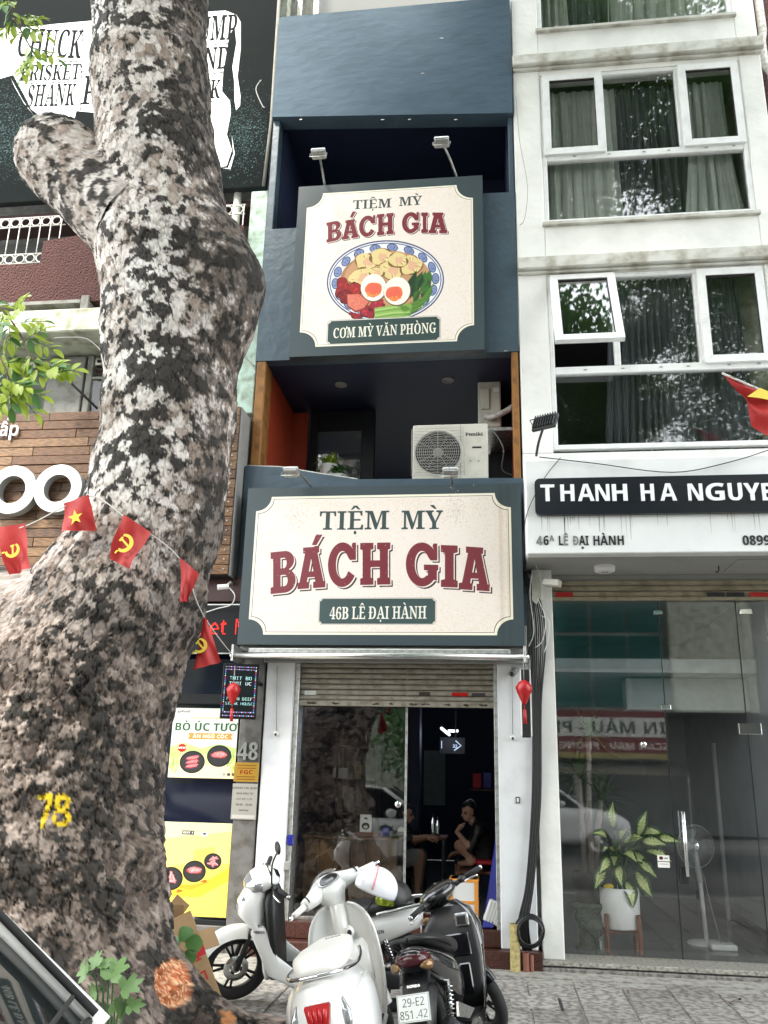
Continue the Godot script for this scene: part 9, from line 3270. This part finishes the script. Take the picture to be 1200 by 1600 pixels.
# ---------- flags, lanterns, cables, boxes, weeds ----------
func small_flag(label: String, corners: Array, z: float, emblem: int, ec: Array) -> void:
	var P := corners.map(func(c): return at(c[0], c[1], z))
	var f := thing("paper_flag", label, "flag", P[0], "small red flags strung across the trunk")
	var s := st(true)
	var rings := []
	for i in 9:
		var ring := PackedVector3Array()
		for j in 9:
			var u := j / 8.0
			var v := i / 8.0
			ring.append(P[0].lerp(P[1], u).lerp(P[3].lerp(P[2], u), v) + v3(0, 0, (0.022 * sin(u * 5.0 + v * 3.0 + P[0].x * 9.0) + 0.008 * sin(u * 13.0 - v * 7.0)) * (0.3 + v)))
		rings.append(ring)
	skin(s, rings, false, false)
	part(f, "cloth", s, "flag_red")
	if emblem == 0: return
	var c := at(ec[0], ec[1], z)
	var k: float = at(ec[0] + ec[2], ec[1], z).x - c.x
	var xf := Transform3D(Basis(Vector3.BACK, ec[3]) * Basis.from_scale(v3(k, k, 1)), c + v3(0, 0, 0.032))
	s = st()
	if emblem == 1:
		var star := PackedVector2Array()
		for i in 10: star.append(Vector2.from_angle(PI / 2 + TAU * i / 10) * (1.0 if i % 2 == 0 else 0.4))
		prism(s, star, 0, 0.002, xf)
	else:
		var arc := PackedVector2Array()
		for i in 13: arc.append(Vector2.from_angle(-2.3 + 3.9 * i / 12.0) * 0.95)
		for i in 13: arc.append(Vector2.from_angle(1.6 - 3.9 * i / 12.0) * 0.66 + v2(-0.1, 0.06))
		prism(s, arc, 0, 0.002, xf)
		prism(s, PackedVector2Array([v2(-0.62, -0.72), v2(-0.9, -1.0), v2(-1.0, -0.85), v2(-0.75, -0.6)]), 0, 0.002, xf)
		prism(s, PackedVector2Array([v2(-0.55, 0.35), v2(-0.2, 0.7), v2(-0.05, 0.55), v2(-0.12, 0.45), v2(0.75, -0.6), v2(0.6, -0.75), v2(-0.25, 0.3), v2(-0.4, 0.2)]), 0.0021, 0.004, xf)
	part(f, "emblem", s, "flag_yellow")

func line(called: String, label: String, cat: String, pts: Array, r: float, m: String) -> void:
	var s := st(true)
	tube(s, smooth_line(pts), r, 6)
	single(called, s, m, label, cat)

func lantern(label: String, c: Vector3, h: float, group: String) -> void:
	var l := thing("red_lantern", label, "lantern", c)
	var s := st(true)
	lathe(s, [v2(0.012, h * 0.5), v2(h * 0.2, h * 0.42), v2(h * 0.33, h * 0.22), v2(h * 0.28, h * 0.05), v2(h * 0.12, -h * 0.32), v2(h * 0.07, -h * 0.42), v2(0.012, -h * 0.43)], Transform3D(Basis(), c), 8)
	part(l, "silk_body", s, "red_satin")
	s = st(true)
	tube(s, [c + v3(0, -h * 0.43, 0), c + v3(0, -h * 0.62, 0)], 0.004, 5)
	tube(s, [c + v3(0, -h * 0.62, 0), c + v3(0.004, -h * 1.15, 0)], [0.014, 0.017], 8)
	part(l, "tassel", s, "red_satin")
	s = st(true)
	tube(s, [c + v3(0, h * 0.48, 0), c + v3(0, h * 1.25, 0)], 0.005, 5)
	part(l, "hanger", s, "plastic_grey")

func build_small() -> void:
	# string of flags
	var zf := TZ + 0.55
	line("flag_string", "thin pale string carrying small red flags across the trunk", "string", [at(-20, 836, zf), at(40, 822, zf), at(104, 790, zf), at(148, 776, zf), at(200, 812, zf), at(280, 872, zf - 0.1), at(318, 962, zf - 0.5), at(362, 1022, 0.62)], 0.0035, "string")
	small_flag("red paper flag with hammer and sickle hanging before the plank sign", [[-4, 825], [38, 817], [51, 889], [12, 897]], zf + 0.01, 2, [24, 862, 12, -0.5])
	small_flag("red paper flag with a yellow star strung beside the trunk", [[99, 786], [139, 773], [148, 826], [97, 833]], zf + 0.01, 1, [122, 811, 12, 0.25])
	small_flag("red paper flag with hammer and sickle strung across the middle of the trunk", [[194, 804], [236, 832], [204, 890], [168, 871]], zf + 0.015, 2, [198, 851, 15, 0.1])
	small_flag("small red flag folded to a point at the sawn knob", [[280, 870], [312, 897], [290, 938], [283, 942]], zf - 0.02, 0, [])
	small_flag("red paper flag with hammer and sickle hanging free before the red LED words", [[317, 966], [322, 964], [343, 1033], [302, 1049]], zf - 0.5, 2, [315, 1010, 12, 0.1])
	# lanterns under the awning
	lantern("red silk lantern hung before the LED display", at(364, 1085, 0.52), 0.22, "lanterns")
	lantern("red silk lantern hung beside the black cables", at(819, 1083, 0.52), 0.24, "lanterns")
	# black light box behind that lantern
	var b0 := at(812, 1046, 0.35)
	var b1 := at(832, 1152, 0.35)
	var lb := thing("light_box", "narrow black hanging light box with white edges behind the red lantern", "light box", v3(b0.x, b1.y, 0.35))
	bar(lb, "panel", v3(b0.x + 0.012, b1.y, 0.2), v3(b1.x - 0.012, b0.y, 0.36), "plastic_black", 0.004)
	for x in [b0.x, b1.x - 0.012]: bar(lb, "edge", v3(x, b1.y + 0.01, 0.2), v3(x + 0.011, b0.y, 0.365), "plastic_white", 0.002)
	bar(lb, "hanger", v3(b0.x + 0.05, b0.y + 0.001, 0.28), v3(b0.x + 0.065, at(820, 1030, 0.35).y, 0.3), "zinc", 0.0)
	# camera under the lintel
	var cp := at(803, 1050, 0.1)
	var s := st(true)
	tube(s, [cp + v3(0.02, 0.03, -0.1), cp + v3(-0.02, -0.02, 0.03)], 0.035, 12)
	var cm := thing("security_camera", "round black eyed camera under the lintel next to the red lantern", "camera", cp)
	part(cm, "body", s, "plastic_grey")
	s = st(true)
	ball(s, cp + v3(-0.022, -0.022, 0.035), v3(0.022, 0.022, 0.012), 10)
	part(cm, "lens", s, "car_glass")
	# cable run between the two houses: each cable a part
	var cb := thing("cable_bundle", "bundle of black cables running down between the white pillars to a coil", "cables", v3(0.37, 0, 0.05))
	var r := RandomNumberGenerator.new()
	r.seed = 2
	for i in 7:
		var o := (i - 3) * 3.0
		s = st(true)
		tube(s, smooth_line([at(824 + o, 880 + i * 6, 0.1), at(838 + o, 950, 0.1), at(842 + o * 1.1, 1010, 0.07), at(839 + o * 0.7, 1100, 0.05), at(838 + o * 0.7, 1250, 0.05), at(828 + o * 0.6, 1380, 0.06), at(818 + o * 0.8, 1440, 0.07), at(824 + o * 0.7, 1485, 0.06)]), 0.0065 if i % 2 else 0.010, 6)
		part(cb, "cable", s, "cable_black")
	for i in 6:
		s = st(true)
		var pts := []
		for k in 41:
			var a := TAU * k / 40.0
			pts.append(at(827 + cos(a) * (23.5 - i * 1.1) + (i % 3) * 0.8, 1455 + sin(a) * (26.5 - i * 1.2) + (i % 2) * 1.2, 0.12 + i * 0.012))
		tube(s, pts, 0.008, 6)
		part(cb, "coil", s, "cable_black")
	for q in [[[826, 875], [838, 885], [846, 910], [848, 940]], [[832, 890], [828, 930], [834, 985], [826, 1010]], [[840, 935], [852, 965], [848, 1000], [836, 1012]], [[846, 962], [858, 972], [856, 1000], [850, 1020]]]:
		s = st(true)
		tube(s, smooth_line([at(q[0][0], q[0][1], 0.16), at(q[1][0], q[1][1], 0.17), at(q[2][0], q[2][1], 0.16), at(q[3][0], q[3][1], 0.14)]), 0.005, 5)
		part(cb, "thin_wire", s, "plastic_white")
	for q in [["cream plastic conduit standing at the foot of the white pillar", 794, 814, 1443, 1521, "conduit_cream", false], ["rust red ribbed conduit, the thicker of a pair", 816, 827, 1488, 1521, "conduit_rust", true], ["rust red ribbed conduit, the thinner of a pair", 827.5, 834, 1492, 1521, "conduit_rust", true]]:
		var a := at((q[1] + q[2]) / 2.0, q[3], 0.13)
		var rad: float = (at(q[2], 1500, 0.13).x - at(q[1], 1500, 0.13).x) / 2 * (0.8 if not q[6] else 1.0)
		s = st(true)
		var prof := []
		for i in 53: prof.append(v2(rad * (1.0 - (0.12 if q[6] and i % 2 else 0.0)), lerpf(0.0, a.y, i / 52.0)))
		lathe(s, prof, Transform3D(Basis(), v3(a.x, 0, 0.13)), 14)
		single("conduit", s, q[5], q[0], "conduit")
	# meter box and floodlight at the soffit corner
	s = st()
	prism(s, PackedVector2Array([v2(at(830, 902, 0.05).x, at(830, 902, 0.05).y), v2(at(847, 904, 0.05).x, at(847, 904, 0.05).y), v2(at(846, 930, 0.05).x, at(846, 930, 0.05).y), v2(at(838, 947, 0.05).x, at(838, 947, 0.05).y), v2(at(831, 940, 0.05).x, at(831, 940, 0.05).y)]), 0.001, 0.12)
	single("meter_box", s, "ac_cream", "cream meter box on the white column under the soffit", "meter box")
	var fl := at(864, 911, 0.2)
	var sc := thing("security_camera", "boxy cream camera pointing out over the glass shop door", "camera", fl)
	s = st()
	box(s, v3(-0.1, -0.035, -0.04), v3(0.08, 0.035, 0.04), 0.008, Transform3D(Basis(Vector3.BACK, -0.22) * Basis(Vector3.UP, -0.5), fl))
	part(sc, "body", s, "ac_cream")
	s = st(true)
	tube(s, [fl + v3(-0.06, 0, -0.03), at(850, 905, 0.002)], 0.016, 8)
	part(sc, "bracket", s, "ac_cream")
	# loose wires across the white building
	line("slack_wire", "thin dark wire sagging above the black name board", "wire", [at(842, 714, 0.72), at(930, 724, 0.74), at(1050, 738, 0.74), at(1140, 722, 0.74), at(1210, 700, 0.74)], 0.005, "cable_black")
	line("drop_wire", "thin dark wire slanting down behind the black name board", "wire", [at(876, 715, 0.71), at(850, 748, 0.72), at(826, 795, 0.72), at(819, 830, 0.6), at(818, 880, 0.3)], 0.004, "cable_black")
	line("wall_wire", "thin pale wire looping down the edge of the upper white wall", "wire", [at(806, 150, 0.03), at(812, 220, 0.06), at(824, 290, 0.08), at(820, 340, 0.06), at(812, 352, 0.03)], 0.004, "plastic_grey")
	# flattened cardboard carton leaning on the root
	var c0 := at(300, 1530, 2.55)
	var cx := thing("cardboard_carton", "torn cardboard carton with a red band leaning on the tree root", "carton", v3(c0.x, 0.0, 2.5))
	var up := (at(277, 1425, 2.5) - at(312, 1525, 2.6)).normalized()
	var xf := Transform3D(Basis(up.cross(v3(0.35, 0.1, 1).normalized()).normalized(), up, Vector3.ZERO), at(309, 1536, 2.6))
	xf.basis.z = xf.basis.x.cross(xf.basis.y)
	var hh := at(309, 1536, 2.6).distance_to(at(277, 1425, 2.5))
	s = st()
	box(s, v3(-0.11, -0.35, -0.12), v3(0.11, hh * 0.95, 0.0), 0.004, xf)
	part(cx, "carton_body", s, "cardboard")
	s = st()
	box(s, v3(-0.1105, hh * 0.30, -0.1205), v3(0.1105, hh * 0.47, 0.0008), 0.0, xf)
	part(cx, "red_band", s, "card_red")
	for q in [[-0.11, -0.5, 0.0], [0.09, 0.5, 0.0]]:
		s = st()
		box(s, v3(-0.09, 0, -0.003), v3(0.09, 0.12, 0.003), 0.0, xf * Transform3D(Basis(Vector3.BACK, q[1]) * Basis(Vector3.RIGHT, 0.5), v3(q[0] * 0.4, hh * 0.95, -0.05)))
		part(cx, "flap", s, "cardboard")
	s = st()
	box(s, v3(0, 0, -0.003), v3(0.12, 0.13, 0.003), 0.0, xf * Transform3D(Basis(Vector3.UP, 0.6), v3(0.11, hh * 0.36, -0.02)))
	part(cx, "flap", s, "cardboard")
	for q in [["TRÀ", 0.06], ["LAD", -0.07]]: lpart(cx, "printed_word", text_mesh(q[0], SANSB, 0.06, 0.001), "card_red", Transform3D(Basis(), -cx.position) * xf * Transform3D(Basis(Vector3.BACK, PI), v3(0.0, hh * 0.2 + q[1], 0.0015)))
	# weeds at the foot of the tree
	mottled("leaf_weed", lin(0.12, 0.22, 0.07), 0.5, NT["soft"], 8.0, NT["rough_n"], 0.5)
	var wz := TZ + 1.0
	var foot := at(165, 1640, wz)
	var wd := thing("mulberry_weed", "young weed with broad lobed green leaves sprouting at the trunk foot", "weed", v3(foot.x, 0, wz))
	var leaf := PackedVector2Array()
	for q in [[0, 0], [0.12, -0.10], [0.34, -0.06], [0.46, 0.12], [0.33, 0.24], [0.20, 0.26], [0.30, 0.40], [0.40, 0.62], [0.26, 0.72], [0.13, 0.62], [0.10, 0.82], [0.0, 1.0]]: leaf.append(v2(q[0], q[1]))
	for i in range(10, 0, -1): leaf.append(v2(-leaf[i].x, leaf[i].y))
	s = st(true)
	var ids := Geometry2D.triangulate_polygon(leaf)
	for i in ids:
		var p := leaf[i]
		s.add_vertex(v3(p.x, p.y, 0.25 * absf(p.x) - 0.22 * p.y * p.y))
	var lm := done(s)
	for q in [[172, 1530, 0.17, -0.3, 0.9], [190, 1545, 0.14, -1.2, 0.7], [150, 1510, 0.13, 0.6, 0.9], [135, 1522, 0.14, 1.2, 0.8], [178, 1568, 0.13, -2.2, 0.6], [150, 1548, 0.12, 1.9, 0.7], [200, 1570, 0.11, -1.7, 0.6], [162, 1512, 0.09, 0.1, 1.0]]:
		var c := at(q[0], q[1], wz)
		lpart(wd, "leaf", lm, "leaf_weed", Transform3D(Basis(Vector3.BACK, q[3]) * Basis(Vector3.RIGHT, -q[4] * 0.8) * Basis.from_scale(Vector3.ONE * q[2] * 0.72), c - wd.position))
		s = st(true)
		tube(s, smooth_line([v3(foot.x, 0.02, wz - 0.02), c.lerp(foot, 0.4) + v3(0, 0.02, -0.03), c], 4), 0.004, 5)
		part(wd, "stalk", s, "leaf_mid")
	var w2 := thing("small_weed", "tuft of dark green leaves between the trunk and the cardboard carton", "weed", v3(at(285, 1480, 2.9).x, 0, 2.9))
	for q in [[280, 1468, 0.1, -0.9], [290, 1475, 0.11, -1.6], [285, 1490, 0.1, -2.1], [277, 1482, 0.08, 0.6]]:
		var c := at(q[0], q[1], 2.75)
		lpart(w2, "leaf", leaf_mesh(), "leaf_mid", Transform3D(Basis(Vector3.BACK, q[3]) * Basis(Vector3.RIGHT, -0.3) * Basis.from_scale(v3(2.2, 1, 1) * q[2]), c - w2.position))
		s = st(true)
		tube(s, [v3(w2.position.x - 0.05, 0.05, 2.8), c], 0.003, 5)
		part(w2, "stalk", s, "leaf_mid")
	# a few fallen leaves on the pavement
	for i in 26:
		var p := v3(r.randf_range(-1.6, 3.2), 0.012, r.randf_range(0.1, 1.6))
		var lf := lpart(self, "fallen_leaf", leaf_mesh(), "twig", Transform3D(Basis(Vector3.UP, r.randf() * TAU) * Basis(Vector3.RIGHT, PI / 2 - 0.15) * Basis.from_scale(Vector3.ONE * r.randf_range(0.04, 0.075)), p))
		tag(lf, "dry brown leaf lying on the pavement before the shops", "leaf", "fallen leaves on the pavement")
